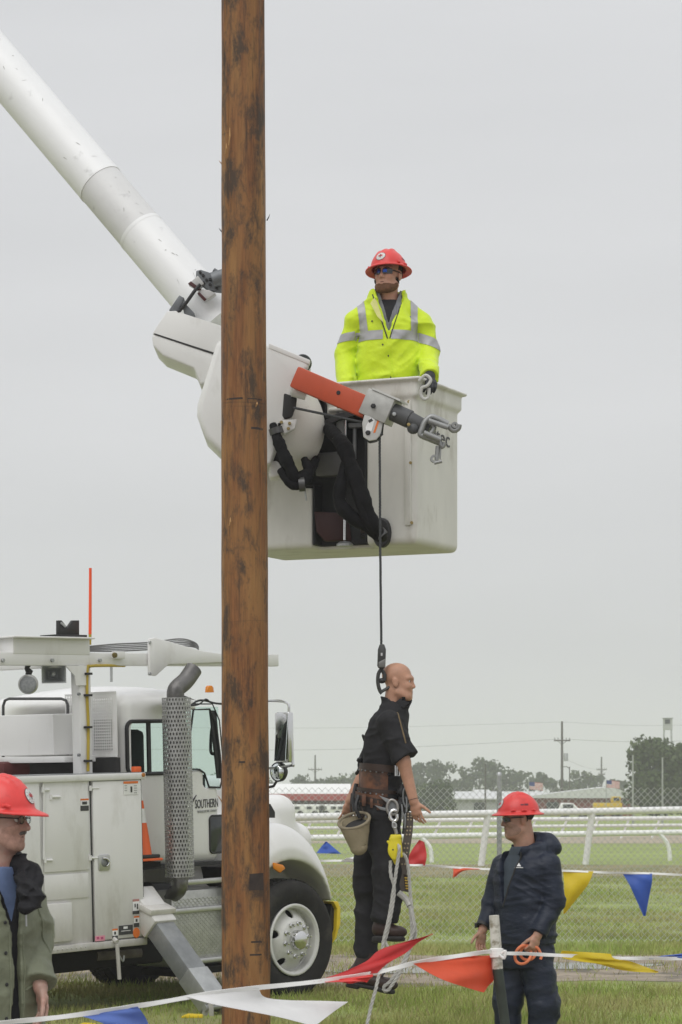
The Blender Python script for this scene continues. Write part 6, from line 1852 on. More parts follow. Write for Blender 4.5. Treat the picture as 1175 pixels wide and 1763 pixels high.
def hard_hat(o, R, parent, full_brim=True, sc=1.0, name='hard_hat'):
    """o: centre of the rim; R columns right, forward, up"""
    o = np.asarray(o, float); L = lambda x, y, z: o + R @ (np.array([x, y, z]) * sc)
    s = SDF(o - 0.26, o + 0.26, 0.004)
    s.u(ell(L(0, -0.005, 0.0), np.array([0.118, 0.142, 0.128]) * sc, R))
    s.u(ell(L(0, -0.005, 0.03), np.array([0.100, 0.122, 0.104]) * sc, R), 0.01)
    for x, k in ((0, 1.0), (-0.045, 0.9), (0.045, 0.9)):                # ribs over the crown
        pts = [L(x * k, 0.105 * math.cos(a) * k, 0.122 * math.sin(a)) for a in np.linspace(0.5, math.pi - 0.5, 9)]
        for a, b_ in zip(pts, pts[1:]): s.u(tcap(a, b_, 0.013 * sc if x == 0 else 0.009 * sc), 0.014)
    s.inter(Pr(lambda X, Y, Z: -((X - o[0]) * R[0, 2] + (Y - o[1]) * R[1, 2] + (Z - o[2]) * R[2, 2]), [-1e9] * 3, [1e9] * 3))

    def brim(X, Y, Z):
        x = ((X - o[0]) * R[0, 0] + (Y - o[1]) * R[1, 0] + (Z - o[2]) * R[2, 0]) / sc
        y = ((X - o[0]) * R[0, 1] + (Y - o[1]) * R[1, 1] + (Z - o[2]) * R[2, 1]) / sc
        z = ((X - o[0]) * R[0, 2] + (Y - o[1]) * R[1, 2] + (Z - o[2]) * R[2, 2]) / sc
        if full_brim:
            q = np.sqrt((x / 0.152) ** 2 + (y / 0.178) ** 2); d = (q - 1) * 0.155
        else:
            q = np.sqrt((x / 0.128) ** 2 + ((y - 0.012) / np.where(y > 0, 0.188, 0.150)) ** 2); d = (q - 1) * 0.13
        sag = 0.004 - 0.020 * np.clip(q - 0.68, 0, 1) / 0.32
        return np.maximum(d, np.abs(z - sag) - 0.005) * sc
    s.u(Pr(brim, o - 0.24, o + 0.24), 0.012)
    s.sub(ell(L(0, -0.005, -0.012), np.array([0.110, 0.134, 0.112]) * sc, R))
    h = s.build(name, m_hat, parent, smooth=2)
    sk = Skin(h)
    # round emblem on the front
    fr = nrm(R @ np.array([0, -1, -0.45])); up = nrm(R @ np.array([0, -0.45, 1.0])); c = L(0, 0.13, 0.062)
    rt = R[:, 0]
    dcl = lambda polys, off, nm, m: sk.decal(c, rt, up, fr, polys, off, nm, m, h)
    dcl([circle(0, 0, 0.034 * sc, 20)], 0.002, 'emblem', m_dec_k)
    dcl([circle(0, 0, 0.0315 * sc, 20)], 0.003, 'emblem', mat('emblem white', (0.72, 0.72, 0.70), 0.5))
    dcl([circle(0, 0, 0.021 * sc, 18)], 0.0038, 'emblem', mat('emblem grey', (0.62, 0.62, 0.60), 0.5))
    k = sc
    dcl([[(-.003 * k, -.016 * k), (.003 * k, -.016 * k), (.003 * k, .016 * k), (-.003 * k, .016 * k)]], 0.0046, 'emblem', m_dec_k)
    dcl([[(-.015 * k, -.004 * k), (-.003 * k, -.008 * k), (-.003 * k, .010 * k), (-.014 * k, .007 * k)], [(.015 * k, -.004 * k), (.003 * k, -.008 * k), (.003 * k, .010 * k), (.014 * k, .007 * k)]], 0.0050, 'emblem', mat('emblem red', (0.55, 0.04, 0.05), 0.5))
    for a in range(10):
        an = 2 * math.pi * a / 10; cx_, cy_ = 0.0263 * k * math.cos(an), 0.0263 * k * math.sin(an)
        dcl([circle(cx_, cy_, 0.0022 * k, 6)], 0.0046, 'emblem', m_txt)
    for x in (-1, 1):                                       # printed name on the side
        d = nrm(R @ np.array([-x, 0, -0.25])); c2 = L(x * 0.12, -0.01, 0.055)
        sk.decal(c2, R @ np.array([0, -x, 0.0]), R[:, 2], d, [[(-.026, -.007), (.002, -.007), (.002, .007), (-.026, .007)], [(.006, -.006), (.028, -.006), (.028, .004), (.006, .004)]], 0.0015, 'hat_print', mat('hat print', (0.16, 0.03, 0.04), 0.5), h)
        b = MB()
        for y in (-0.07, 0.0, 0.07): b.tube([L(x * (0.123 - abs(y) * 0.25), y - 0.018, 0.012), L(x * (0.126 - abs(y) * 0.25), y, 0.017), L(x * (0.123 - abs(y) * 0.25), y + 0.018, 0.012)], 0.006, 6)
        b.build('hat_lug', m_hat, h, smooth=True)
    return h


def mouth(L, parent, sc=1.0, w=0.021):
    b = MB(); b.tube(smooth_path([L(-w, 0.090, -0.0675), L(0, 0.098, -0.066), L(w, 0.090, -0.0675)], 4), 0.0022 * sc, 6); b.build('mouth_line', mat('mouth dark', (0.12, 0.045, 0.04), 0.6), parent, smooth=True)


def brows(L, parent, m, sc=1.0):
    for x in (-1, 1):
        b = MB(); b.tube(smooth_path([L(x * 0.016, 0.098, 0.022), L(x * 0.033, 0.094, 0.027), L(x * 0.050, 0.080, 0.022)], 4), [0.003 * sc, 0.0035 * sc, 0.0035 * sc, 0.0035 * sc, 0.003 * sc, 0.003 * sc, 0.003 * sc, 0.002 * sc, 0.001 * sc], 6)
        b.build('eyebrow', m, parent, smooth=True)


def boot(a, heel, toe, parent, up=(0, 0, 1), h=0.006, m=None, shaft=0.14):
    """a ankle, heel and toe points at the level of the sole's top"""
    a, heel, toe = [np.asarray(q, float) for q in (a, heel, toe)]
    fd = nrm(toe - heel); side = nrm(np.cross(fd, nrm(a - (heel + toe) / 2))); upv = np.cross(side, fd)
    R = np.stack([side, fd, upv], 1)
    lo = np.minimum(np.minimum(a, heel), toe) - 0.22; hi = np.maximum(np.maximum(a, heel), toe) + 0.22
    s = SDF(lo, hi, h)
    ln = np.linalg.norm(toe - heel)
    s.u(tcap(a + upv * shaft * 0.5, heel + upv * 0.07 + fd * 0.06, 0.058, 0.056))
    s.u(fcap(heel + upv * 0.045 + fd * 0.03, toe + upv * 0.032 - fd * 0.05, (0.043, 0.045), (0.050, 0.036), side), 0.04)
    s.u(ell(toe + upv * 0.034 - fd * 0.045, (0.049, 0.06, 0.038), R), 0.02)
    s.inter(half(heel + upv * 0.004, -upv))
    s.inter(half(a + upv * shaft * 0.55, upv))
    s.disp(folds(0.004, (20, 20, 24), heel[0] * 7))
    bt = s.build('boot', m or mat('brown boot leather', (0.036, 0.019, 0.015), 0.5, var=0.4, scale=14, bump=0.4, bscale=60), parent)
    s = SDF(lo, hi, h)
    s.u(rbox(heel + fd * (ln * 0.5) - upv * 0.008, (0.046, ln * 0.5, 0.014), R, 0.012)); s.u(rbox(heel + fd * 0.035 - upv * 0.018, (0.043, 0.042, 0.018), R, 0.008)); s.u(ell(heel + fd * (ln - 0.06) - upv * 0.010, (0.056, 0.065, 0.018), R), 0.01)
    s.build('sole', mat('boot sole', (0.018, 0.017, 0.016), 0.7, var=0.3, scale=20), bt)
    b = MB()
    for k in range(4):
        q = toe + upv * (0.078 + 0.016 * k) - fd * (0.095 + 0.02 * k)
        b.tube([q + side * 0.03, q + upv * 0.012, q - side * 0.03], 0.0045, 6)
    q = toe + upv * 0.15 - fd * 0.14
    b.tube(smooth_path([q, q + fd * 0.05 - upv * 0.01, q + fd * 0.05 - upv * 0.06, q + fd * 0.015 - upv * 0.03], 5), 0.004, 6)
    b.build('lace', m_blk, bt, smooth=True)
    return bt


# ---- the man in the bucket
YM = 17.0
B_ = lambda px, py, dy=0.0: P(px, py, YM, dy)
man = thing('person', 'man standing in the bucket in yellow reflective jacket, red hard hat and sunglasses', 'person', (B_(668, 0)[0], YM + 0.05, BZ0 + 0.05))
hf = nrm((-0.42, -0.90, 0.07)); HR = frame(hf); ho_ = B_(669, 474)
s = SDF(B_(560, 700) - np.array([0, 0.45, 0]), B_(780, 425) + np.array([0, 0.4, 0]), 0.005)
lo = s.lo.copy(); lo[2] = BZ0 + 0.03; s = SDF(lo, B_(780, 425) + np.array([0, 0.4, 0]), 0.0055)
mL = head_sdf(s, ho_, HR, 1.04, jaw=1.06)
c0 = B_(669, 520)
s.u(tcap(B_(669, 520, 0.03), ho_ + HR @ np.array([0, -0.012, -0.07]), 0.066, 0.060), 0.025)
zz = lambda py: B_(0, py)[2]
s.u(loft([(zz(800), B_(670, 0)[0], YM + .05, .15, .10), (zz(700), B_(669, 0)[0], YM + .04, .165, .11), (zz(600), B_(668, 0)[0], YM + .02, .18, .11), (zz(545), B_(668, 0)[0], YM + .02, .15, .09), (zz(522), B_(668, 0)[0], YM + .03, .09, .07)]), 0.03)
shL, elL, wrL = B_(615, 556, .03), B_(594, 612, .05), B_(600, 668, -.10)
shR, elR, wrR = B_(721, 556, .03), B_(739, 612, .02), B_(740, 650, -.24)
limb(s, [shL, elL, wrL], [.048, .042, .03]); limb(s, [shR, elR, wrR], [.048, .042, .03])
for x in (-0.1, 0.1):
    hp = np.array([B_(670, 0)[0] + x, YM + .05, zz(790)]); kn = hp + np.array([x * .3, -.03, -.42]); an = np.array([kn[0], YM + .08, BZ0 + 0.13])
    limb(s, [hp, kn, an], [.095, .06, .045], 0.03); s.u(tcap(an + np.array([0, 0.02, -0.05]), an + np.array([0, -.15, -0.06]), .04, .035), .02)
body_m = s.build('body', m_skin, man)
mouth(mL, body_m); brows(mL, body_m, m_beard); eyes(ho_, HR, 1.04, body_m, mL)
# gloved hand on the rim
s = SDF(wrR - 0.16, wrR + 0.16, 0.004)
hx = nrm((-0.92, -0.25, 0.25)); hy_ = nrm(np.array([-0.25, -0.85, -0.35]) - hx * np.dot(hx, (-0.25, -0.85, -0.35))); 
H = np.stack([hx, hy_, np.cross(hx, hy_)], 1)
if H[2, 2] > 0: H[:, 2] *= -1
s.u(tcap(wrR + (elR - wrR) * 0.2, wrR, .040, .036))
hand_sdf(s, wrR, H, curl=(0.55, 0.75, 0.5), fat=1.25, sc=1.08)
s.build('glove', mat('black glove', (0.025, 0.026, 0.03), 0.6, var=0.3, scale=20, bump=0.4, bscale=50), man)
# tee, shirt, jacket
f_ = nrm((-0.12, -1, 0)); r_v = np.array([-f_[1], f_[0], 0]); yaw = math.atan2(r_v[1], r_v[0])
cxm = B_(668, 0)[0]
def torso(exp, top=520, bot=790):
    return loft([(zz(bot), cxm + .01, YM + .05, .175 + exp, .115 + exp), (zz(690), cxm + .005, YM + .04, .185 + exp, .12 + exp), (zz(600), cxm, YM + .02, .19 + exp, .118 + exp), (zz(552), cxm, YM + .02, .18 + exp, .105 + exp), (zz(530), cxm, YM + .025, .12 + exp, .085 + exp), (zz(top), cxm, YM + .03, .075 + exp, .068 + exp)], yaw)
s = SDF((cxm - .35, YM - .3, zz(700)), (cxm + .35, YM + .3, zz(490)), 0.006)
s.u(torso(0.002, 517, 690)); s.build('tee_shirt', mat('black cotton', (0.02, 0.02, 0.023), 0.85, var=0.2), man)
oc = np.array([cxm, YM + .0, 0])
s = SDF((cxm - .35, YM - .3, zz(700)), (cxm + .35, YM + .3, zz(490)), 0.006)
s.u(torso(0.007, 518, 690)); s.u(loft([(zz(528), cxm, YM + .03, .095, .09), (zz(500), cxm, YM + .035, .100, .095)], yaw), 0.01)
s.sub(loft([(zz(522), cxm, YM + .03, .078, .075), (zz(490), cxm, YM + .035, .086, .082)], yaw), 0.004)
s.sub(wedge(oc + np.array([.015, 0, 0]), r_v, f_, zz(505), .068, zz(560)))
s.disp(folds(0.006, (16, 16, 9), 3.1)); s.build('shirt', mat('grey striped shirt', (0.20, 0.205, 0.225), 0.85, var=0.35, scale=10, stretch=(14, 1, 1)), man)
s = SDF((cxm - .52, YM - .45, zz(770)), (cxm + .52, YM + .32, zz(488)), 0.0062)
s.u(loft([(zz(690), cxm + .005, YM + .04, .218, .160), (zz(610), cxm, YM + .02, .208, .150), (zz(570), cxm, YM + .02, .200, .138), (zz(545), cxm, YM + .025, .160, .118), (zz(522), cxm, YM + .03, .10, .095)], yaw))
for q_, e_ in (((B_(646, 531, .03)), B_(611, 554, .03)), ((B_(692, 531, .03)), B_(726, 554, .03))): s.u(tcap(q_, e_, .056, .066), 0.03)
limb(s, [B_(610, 560, .03), B_(593, 612, .06), B_(597, 668, -.10)], [.071, .074, .066], 0.012)
sleeve(s, [B_(728, 560, .03), B_(738, 610, .04), B_(740, 648, -.20)], [.071, .074, .058], B_(739, 646, -.215), B_(739, 644, -.20) - B_(737, 608, .04), .012)
s.u(loft([(zz(532), cxm, YM + .03, .115, .11), (zz(500), cxm, YM + .04, .118, .112)], yaw), 0.02)
s.sub(loft([(zz(526), cxm, YM + .03, .098, .092), (zz(480), cxm, YM + .04, .108, .102)], yaw), 0.006)
s.sub(wedge(oc + np.array([.02, 0, 0]), r_v, f_, zz(503), .108, zz(590)))
s.disp(folds(0.020, (6, 6, 9), 1.7)); s.disp(folds(0.010, (11, 11, 24), 9.2))
m_hv = mat('hi-vis yellow', (0.62, 0.80, 0.015), 0.6, var=0.06, scale=9, sheen=0.2, col2=(0.45, 0.56, 0.05), c2pos=(0.58, 0.85), c2scale=6, bump=0.5, bscale=22, bdist=0.010)
jk = s.build('jacket', m_hv, man, smooth=2)
m_refl = mat('reflective tape', (0.40, 0.40, 0.41), 0.4, metal=0.1, var=0.12, scale=14)
up = np.array([0, 0, 1.0])
def xat(px): return B_(px, 0)[0]
# chest band (front gap at the opening), arm bands, braces
chest = lambda c, n: xat(612) < c[0] < xat(720)
patch(jk, [(B_(0, 574), up), (B_(0, 590), -up), ((xat(612), 0, 0), (-1, 0, 0)), ((xat(659), 0, 0), (1, 0, 0))], 0.003, 'reflective_band', m_refl, man, lambda c, n: c[1] < YM)
patch(jk, [(B_(0, 574), up), (B_(0, 590), -up), ((xat(673), 0, 0), (-1, 0, 0)), ((xat(720), 0, 0), (1, 0, 0))], 0.003, 'reflective_band', m_refl, man, lambda c, n: c[1] < YM)
patch(jk, [(B_(598, 574), np.array([-.15, 0, 1])), (B_(598, 588), -np.array([-.15, 0, 1])), ((xat(611), 0, 0), (1, 0, 0))], 0.003, 'sleeve_band', m_refl, man)
patch(jk, [(B_(735, 579), np.array([.35, 0, 1])), (B_(735, 596), -np.array([.35, 0, 1])), ((xat(721), 0, 0), (-1, 0, 0))], 0.003, 'sleeve_band', m_refl, man)
patch(jk, [(B_(620, 550), np.array([1, 0, .20])), (B_(630.5, 550), -np.array([1, 0, .20]) * -1)][:0] + [(B_(631, 550), np.array([1, 0, .12])), (B_(618, 550), -np.array([1, 0, .12])), (B_(0, 574.5), -up)], 0.003, 'reflective_brace', m_refl, man)
patch(jk, [(B_(719, 550), np.array([1, 0, .0])), (B_(707, 550), -np.array([1, 0, .0])), (B_(0, 574.5), -up)], 0.003, 'reflective_brace', m_refl, man)
skj = Skin(jk)
dn = np.array([0, 1.0, 0])
def jdec(polys_px, name, m, off=0.004):
    o = B_(668, 600, -.5)
    polys = [[((x - 668) / (F / YM), (600 - y) / (F / YM)) for x, y in pl] for pl in polys_px]
    return skj.decal(o, (1, 0, 0), (0, 0, 1), dn, polys, off, name, m, man)
for px, py in ((671, 596), (675, 633), (661, 577), (643, 535)): jdec([circle(px, py, 1.6, 8)], 'snap', m_blk, 0.006)
jdec([[(610, 627), (645, 625), (646, 636), (640, 642), (612, 643)]], 'pocket_flap', m_hv, 0.012)
jdec([[(703, 627), (722, 630), (722, 644), (714, 642)]], 'pocket_flap', m_hv, 0.012)
jdec([[(671, 588), (673, 588), (680, 645), (677, 645)]], 'placket', m_hv, 0.010)
for sg, w_ in ((-1, .0042), (1, .0032)):
    pts = []
    for k in range(12):
        t = k / 11; py = 510 + 79 * t; hw = .108 * (590 - py) / 87
        h = skj.hit(np.array([cxm + .02 - .017 + sg * (hw + .006), YM - .6, zz(py)]), dn)
        if h and h[0][1] < YM - .02: pts.append(h[0] + np.array([0, -0.003, 0]))
    if len(pts) > 2:
        b = MB(); b.tube(pts, w_, 6); b.build('zip', m_blk, man, smooth=True)
# pale collar lining on the left
h1 = [B_(645, 512, -.10), B_(638, 522, -.13), B_(650, 545, -.17), B_(661, 556, -.175), B_(656, 540, -.155), B_(650, 520, -.10)]
b = MB(); b.prism(h1, (0, 0.01, 0)); b.build('collar_lining', mat('pale lining', (0.60, 0.60, 0.22), 0.8, var=0.1, scale=12), man, bevel=0.003)
# beard, hair, hat, sunglasses
s = SDF(ho_ - 0.2, ho_ + 0.2, 0.004); head_sdf(s, ho_, HR, 1.04, jaw=1.06); bd = s.copy(0.0035)
pl = lambda y, z, ny, nz: half(mL(0, y, z), HR @ np.array([0, ny, nz]))
bd.inter(Pr(lambda X, Y, Z: np.maximum(np.maximum(
    ((X - ho_[0]) * HR[0, 2] + (Y - ho_[1]) * HR[1, 2] + (Z - ho_[2]) * HR[2, 2]) + 0.078 + 0.0 * X - 0.55 * np.clip(0.055 - ((X - ho_[0]) * HR[0, 1] + (Y - ho_[1]) * HR[1, 1] + (Z - ho_[2]) * HR[2, 1]), 0, 0.08),
    -((X - ho_[0]) * HR[0, 1] + (Y - ho_[1]) * HR[1, 1] + (Z - ho_[2]) * HR[2, 1]) + 0.012), 0 * X - 1), [-1e9] * 3, [1e9] * 3))
bd.sub(ell(mL(0, .095, -.054), np.array([.030, .03, .026]), HR), .006); bd.disp(folds(0.004, (60, 60, 60), 4)); bd.build('beard', m_beard, man)
hr = s.copy(0.007)
hr.inter(pl(0.02, 0, 1, 0.25)); hr.inter(pl(0, -0.055, 0.5, -1)); hr.sub(ell(mL(0.08, 0.0, -.01), (.02, .03, .04), HR)); hr.sub(ell(mL(-0.08, 0.0, -.01), (.02, .03, .04), HR))
hr.disp(folds(0.006, (40, 40, 40), 2)); hr.build('hair', m_hair, man)
hat = hard_hat(mL(0, 0.0, 0.037), frame(nrm(hf + np.array([0, 0, 0.02]))) @ np.array([[0.995, 0, 0.1], [0, 1, 0], [-0.1, 0, 0.995]]), man, True, 1.0)
def wrap_lens(L, x0, x1, z0, z1, y0, name, m, parent, bow=0.9):
    b = MB()
    def fn(u, v):
        x = x0 + (x1 - x0) * u; z = z0 + (z1 - z0) * v - (0.006 * (2 * abs(u - 0.5)) ** 2 if v > .5 else 0)
        return L(x, y0 - bow * x * x * 9, z)
    b.grid(fn, 6, 4); return b.build(name, m, parent, smooth=True, solid=0.003)
lf = wrap_lens(mL, 0.006, 0.062, -0.016, 0.018, 0.106, 'sunglasses', m_lens, man); wrap_lens(mL, -0.062, -0.006, -0.016, 0.018, 0.106, 'lens', m_lens, lf)
wrap_lens(mL, 0.010, 0.034, -0.008, 0.014, 0.1085, 'lens_flash', m_lensb, lf); wrap_lens(mL, -0.034, -0.010, -0.008, 0.014, 0.1085, 'lens_flash', m_lensb, lf)
b = MB()
for x in (-1, 1): b.tube([mL(x * 0.060, 0.074, 0.010), mL(x * 0.078, 0.03, 0.010), mL(x * 0.084, -0.01, 0.006)], 0.004, 6)
b.tube([mL(-0.06, 0.075, 0.017), mL(-0.03, 0.10, 0.019), mL(0.03, 0.10, 0.019), mL(0.06, 0.075, 0.017)], 0.0035, 6)
b.build('glasses_frame', m_blk, lf, smooth=True)
s = SDF((cxm - .3, YM - .3, BZ0 + .02), (cxm + .35, YM + .35, zz(740)), 0.012)
s.u(loft([(zz(800), cxm + .01, YM + .05, .19, .135), (zz(742), cxm + .01, YM + .05, .2, .14)]))
for x in (-0.1, 0.1):
    hp = np.array([cxm + .01 + x, YM + .05, zz(790)]); kn = hp + np.array([x * .3, -.03, -.42]); an = np.array([kn[0], YM + .08, BZ0 + 0.16])
    limb(s, [hp, kn, an], [.115, .085, .075], 0.03)
s.build('trousers', mat('dark work trousers', (0.03, 0.033, 0.042), 0.8, var=0.2), man)
for x in (-0.13, 0.13):
    b0 = np.array([cxm + x, YM + .13, BZ0 + .085]); boot(b0 + np.array([0, -.03, .1]), b0, b0 + np.array([0, -.28, 0]), man, h=0.012)


# ---- helper for figures seen turned: local frame (r across, f forward)
class Fig:
    def __init__(s, px, Y, f):
        s.Y = Y; s.f = nrm(f); s.r = np.array([s.f[1], -s.f[0], 0]); s.x = P(px, 0, Y)[0]
        s.yaw = math.atan2(s.r[1], s.r[0])

    def p(s, px, py, dy=0.0): return P(px, py, s.Y, dy)

    def z(s, py): return P(0, py, s.Y)[2]

    def sec(s, py, px, rx, ry, dy=0.0): return (s.z(py), P(px, py, s.Y)[0], s.Y + dy, rx, ry)


# ---- the man at the left edge, in the green jacket
g = Fig(-20, 10.2, (0.74, -0.67, 0))
lm = thing('person', 'man with grey moustache in green rain jacket and red hard hat at left edge', 'person', (g.x, g.Y, 0))
hf = nrm((0.95, -0.30, -0.03)); HR = frame(hf); ho_ = g.p(2, 1411)
s = SDF((g.x - .45, g.Y - .42, 0.02), (g.x + .42, g.Y + .42, g.z(1325)), 0.0055)
lL = head_sdf(s, ho_, HR, 1.0, jaw=1.0, nose=1.08)
s.u(tcap(g.p(-4, 1500, .02), ho_ + HR @ np.array([0, -0.015, -0.06]), 0.070, 0.064), 0.03)
T_ = [g.sec(1780, -21, .17, .13), g.sec(1690, -21, .165, .13), g.sec(1600, -21, .18, .13), g.sec(1540, -21, .185, .115), g.sec(1505, -8, .10, .08)]
s.u(loft(T_, g.yaw), 0.03)
def at(o, r=0., f=0., z=0.): return np.array(o, float) + g.r * r + g.f * f + np.array([0, 0, z])
cL = np.array([g.x, g.Y, 0])
aL_ = [g.p(46, 1548, .10), g.p(55, 1625, .10), g.p(70, 1700, -.05)]
aR_ = [at(cL, .2, 0, g.z(1545)), at(cL, .25, .0, g.z(1640)), at(cL, .22, .15, g.z(1725))]
limb(s, aL_, [.055, .045, .030]); limb(s, aR_, [.055, .045, .030])
hw = aL_[2]; hy_ = nrm((0.15, -0.1, -1)); hx = nrm(np.array([0.6, -0.8, 0]) - hy_ * np.dot((0.6, -0.8, 0), hy_)); H = np.stack([hx, hy_, -np.cross(hx, hy_)], 1)
hand_sdf(s, hw, H, curl=(0.35, 0.5, 0.3), sc=1.0, thumb=(0.35, 0.9, 0.3))
hy_ = nrm((0.1, -0.3, -1)); hx = nrm(np.array([0.6, -0.8, 0]) - hy_ * np.dot((0.6, -0.8, 0), hy_)); H = np.stack([hx, hy_, -np.cross(hx, hy_)], 1)
hand_sdf(s, aR_[2], H, curl=(0.35, 0.5, 0.3), sc=1.05)
for x in (-1, 1):
    hp = at(cL, x * .1, 0, .92); kn = at(cL, x * .11, .02, .5); an = at(cL, x * .11, -.02, .12)
    limb(s, [hp, kn, an], [.09, .06, .045], .03); s.u(tcap(an, an + g.f * .15 - np.array([0, 0, .06]), .04, .035), .02)
bl = s.build('body', m_skin3, lm)
mouth(lL, bl, w=0.018); brows(lL, bl, m_must); eyes(ho_, HR, 1.0, bl, lL)
s2 = SDF(ho_ - 0.2, ho_ + 0.2, 0.0035); head_sdf(s2, ho_, HR, 1.0)
mu = SDF(ho_ - 0.2, ho_ + 0.2, 0.003)
mu.u(tcap(lL(-0.026, 0.088, -0.058), lL(-0.005, 0.103, -0.047), .006, .0075)); mu.u(tcap(lL(0.026, 0.088, -0.058), lL(0.005, 0.103, -0.047), .006, .0075), .005)
mu.disp(folds(0.003, (90, 90, 90), 5)); mu.build('moustache', m_must, lm)
st_ = s2.copy(0.0012); st_.inter(half(lL(0, 0, -0.045), HR @ np.array([0, -0.35, 1]))); st_.inter(half(lL(0, 0.0, 0), HR @ np.array([0, -1, 0]))); st_.build('stubble', mat('stubble skin', (0.37, 0.215, 0.165), 0.7, var=0.2, scale=60), lm)
hr = s2.copy(0.005); hr.inter(half(lL(0, 0.0, 0), HR @ np.array([0, 1, 0.2]))); hr.inter(half(lL(0, 0, -.05), HR @ np.array([0, .4, -1])))
for x in (-1, 1): hr.sub(ell(lL(x * 0.08, 0.0, -.01), (.02, .035, .045), HR))
hr.disp(folds(0.004, (50, 50, 50), 1)); hr.build('hair', m_hair, lm)
HR2 = frame(nrm(hf + np.array([0, 0, -0.05])))
hard_hat(lL(0, 0.0, 0.046), HR2, lm, False, 1.0)
# glasses
b = MB()
for x in (-1, 1):
    c = lL(x * 0.032, 0.107, 0.002)
    ring = [c + HR @ np.array([0.024 * math.cos(a), -0.006 * abs(math.cos(a)), 0.016 * math.sin(a)]) for a in np.linspace(0, 6.283, 18, endpoint=False)]
    b.tube(ring, 0.0016, 6, closed=True)
    b.tube([lL(x * 0.056, 0.100, 0.008), lL(x * 0.076, 0.04, 0.010), lL(x * 0.086, -0.01, 0.008), lL(x * 0.084, -0.025, -0.01)], 0.0024, 6)
b.tube([lL(-0.008, 0.108, 0.004), lL(0, 0.112, 0.007), lL(0.008, 0.108, 0.004)], 0.0016, 6)
gl = b.build('glasses', m_blk, lm, smooth=True)
for x in (-1, 1):
    b = MB(); b.prism([lL(x * 0.032, 0.106, 0.002) + HR @ np.array([0.022 * math.cos(a), 0, 0.0145 * math.sin(a)]) for a in np.linspace(0, 6.283, 16, endpoint=False)], HR[:, 1] * 0.002); b.build('lens', m_clr, gl)
# blue shirt, black lining, green jacket
def tl(e): return loft([g.sec(1790, -21, .20 + e, .155 + e), g.sec(1690, -21, .195 + e, .15 + e), g.sec(1600, -21, .20 + e, .145 + e), g.sec(1545, -21, .195 + e, .128 + e), g.sec(1515, -15, .13 + e, .10 + e), g.sec(1492, -8, .078 + e, .078 + e)], g.yaw)
s = SDF((g.x - .42, g.Y - .42, g.z(1780)), (g.x + .42, g.Y + .42, g.z(1470)), 0.006)
s.u(tl(0.004)); s.disp(folds(.005, (14, 14, 8), 2)); s.build('shirt', mat('blue shirt', (0.105, 0.15, 0.27), 0.85, var=0.15, scale=20), lm)
s = SDF((g.x - .42, g.Y - .42, g.z(1790)), (g.x + .42, g.Y + .42, g.z(1450)), 0.006)
s.u(tl(0.010)); s.u(loft([g.sec(1502, -8, .095, .095), g.sec(1486, -6, .105, .10)], g.yaw), .02); s.sub(loft([g.sec(1502, -8, .080, .080), g.sec(1460, -6, .098, .095)], g.yaw), .006)
oc = np.array([g.x, g.Y, 0])
s.sub(wedge(oc, g.r, g.f, g.z(1485), .075, g.z(1588)))
m_lin = mat('black jacket lining', (0.013, 0.013, 0.015), 0.7, spec=0.25, var=0.3, scale=14, bump=0.4, bscale=40)
s.build('jacket_lining', m_lin, lm, smooth=2)
s = SDF(g.p(-20, 1610) - np.array([0, .4, 0]), g.p(100, 1450) + np.array([0, .4, 0]), 0.0055)
for q_, r_q in (((36, 1494, .0), .030), ((48, 1506, -.06), .034), ((57, 1524, -.10), .034), ((60, 1543, -.13), .028), ((52, 1552, -.17), .024), ((46, 1530, -.16), .026), ((38, 1512, -.13), .022), ((44, 1566, -.20), .016), ((22, 1484, .10), .034)): s.u(ell(g.p(*q_), (r_q, r_q * 1.1, r_q * 1.15)), .030)
s.disp(folds(.016, (14, 14, 22), 3.3)); s.disp(folds(.010, (26, 26, 40), 8))
s.build('bunched_hood', m_lin, lm, smooth=1)
s = SDF((g.x - .46, g.Y - .46, g.z(1800)), (g.x + .45, g.Y + .46, g.z(1485)), 0.006)
s.u(loft([g.sec(1795, -21, .232, .190), g.sec(1690, -21, .222, .180), g.sec(1600, -21, .220, .175), g.sec(1545, -21, .218, .158), g.sec(1520, -16, .17, .135), g.sec(1500, -8, .105, .105)], g.yaw))
sleeve(s, [g.p(46, 1552, .10), g.p(55, 1622, .10), g.p(68, 1700, -.05)], [.074, .074, .058], g.p(67, 1692, -.04), g.p(67, 1692, -.04) - g.p(55, 1622, .10))
sleeve(s, [g.p(63, 1672, -.01), g.p(68, 1700, -.05)], [.064, .064], g.p(67, 1692, -.04), g.p(67, 1692, -.04) - g.p(55, 1622, .10), .006)
sleeve(s, [at(cL, .2, 0, g.z(1550)), at(cL, .25, .0, g.z(1640)), at(cL, .22, .13, g.z(1715))], [.084, .080, .062], at(cL, .225, .12, g.z(1708)), (0, 0, -1))
s.sub(wedge(oc, g.r, g.f, g.z(1495), .088, g.z(1600), .024)); 
s.sub(Pr(lambda X, Y, Z: np.maximum(np.abs((X - oc[0]) * g.r[0] + (Y - oc[1]) * g.r[1] + 0.0) - .022, -((X - oc[0]) * g.f[0] + (Y - oc[1]) * g.f[1])) + 0 * Z, [-1e9] * 3, [1e9] * 3))
s.disp(folds(.016, (6, 6, 6), 5.5)); s.disp(folds(.008, (13, 13, 22), 1.2))
m_grn = mat('olive green nylon', (0.175, 0.19, 0.125), 0.55, var=0.12, scale=8, col2=(0.115, 0.125, 0.08), c2pos=(0.5, 0.75), c2scale=5, bump=0.5, bscale=24, bdist=0.010)
gj = s.build('jacket', m_grn, lm, smooth=2)
skg = Skin(gj)
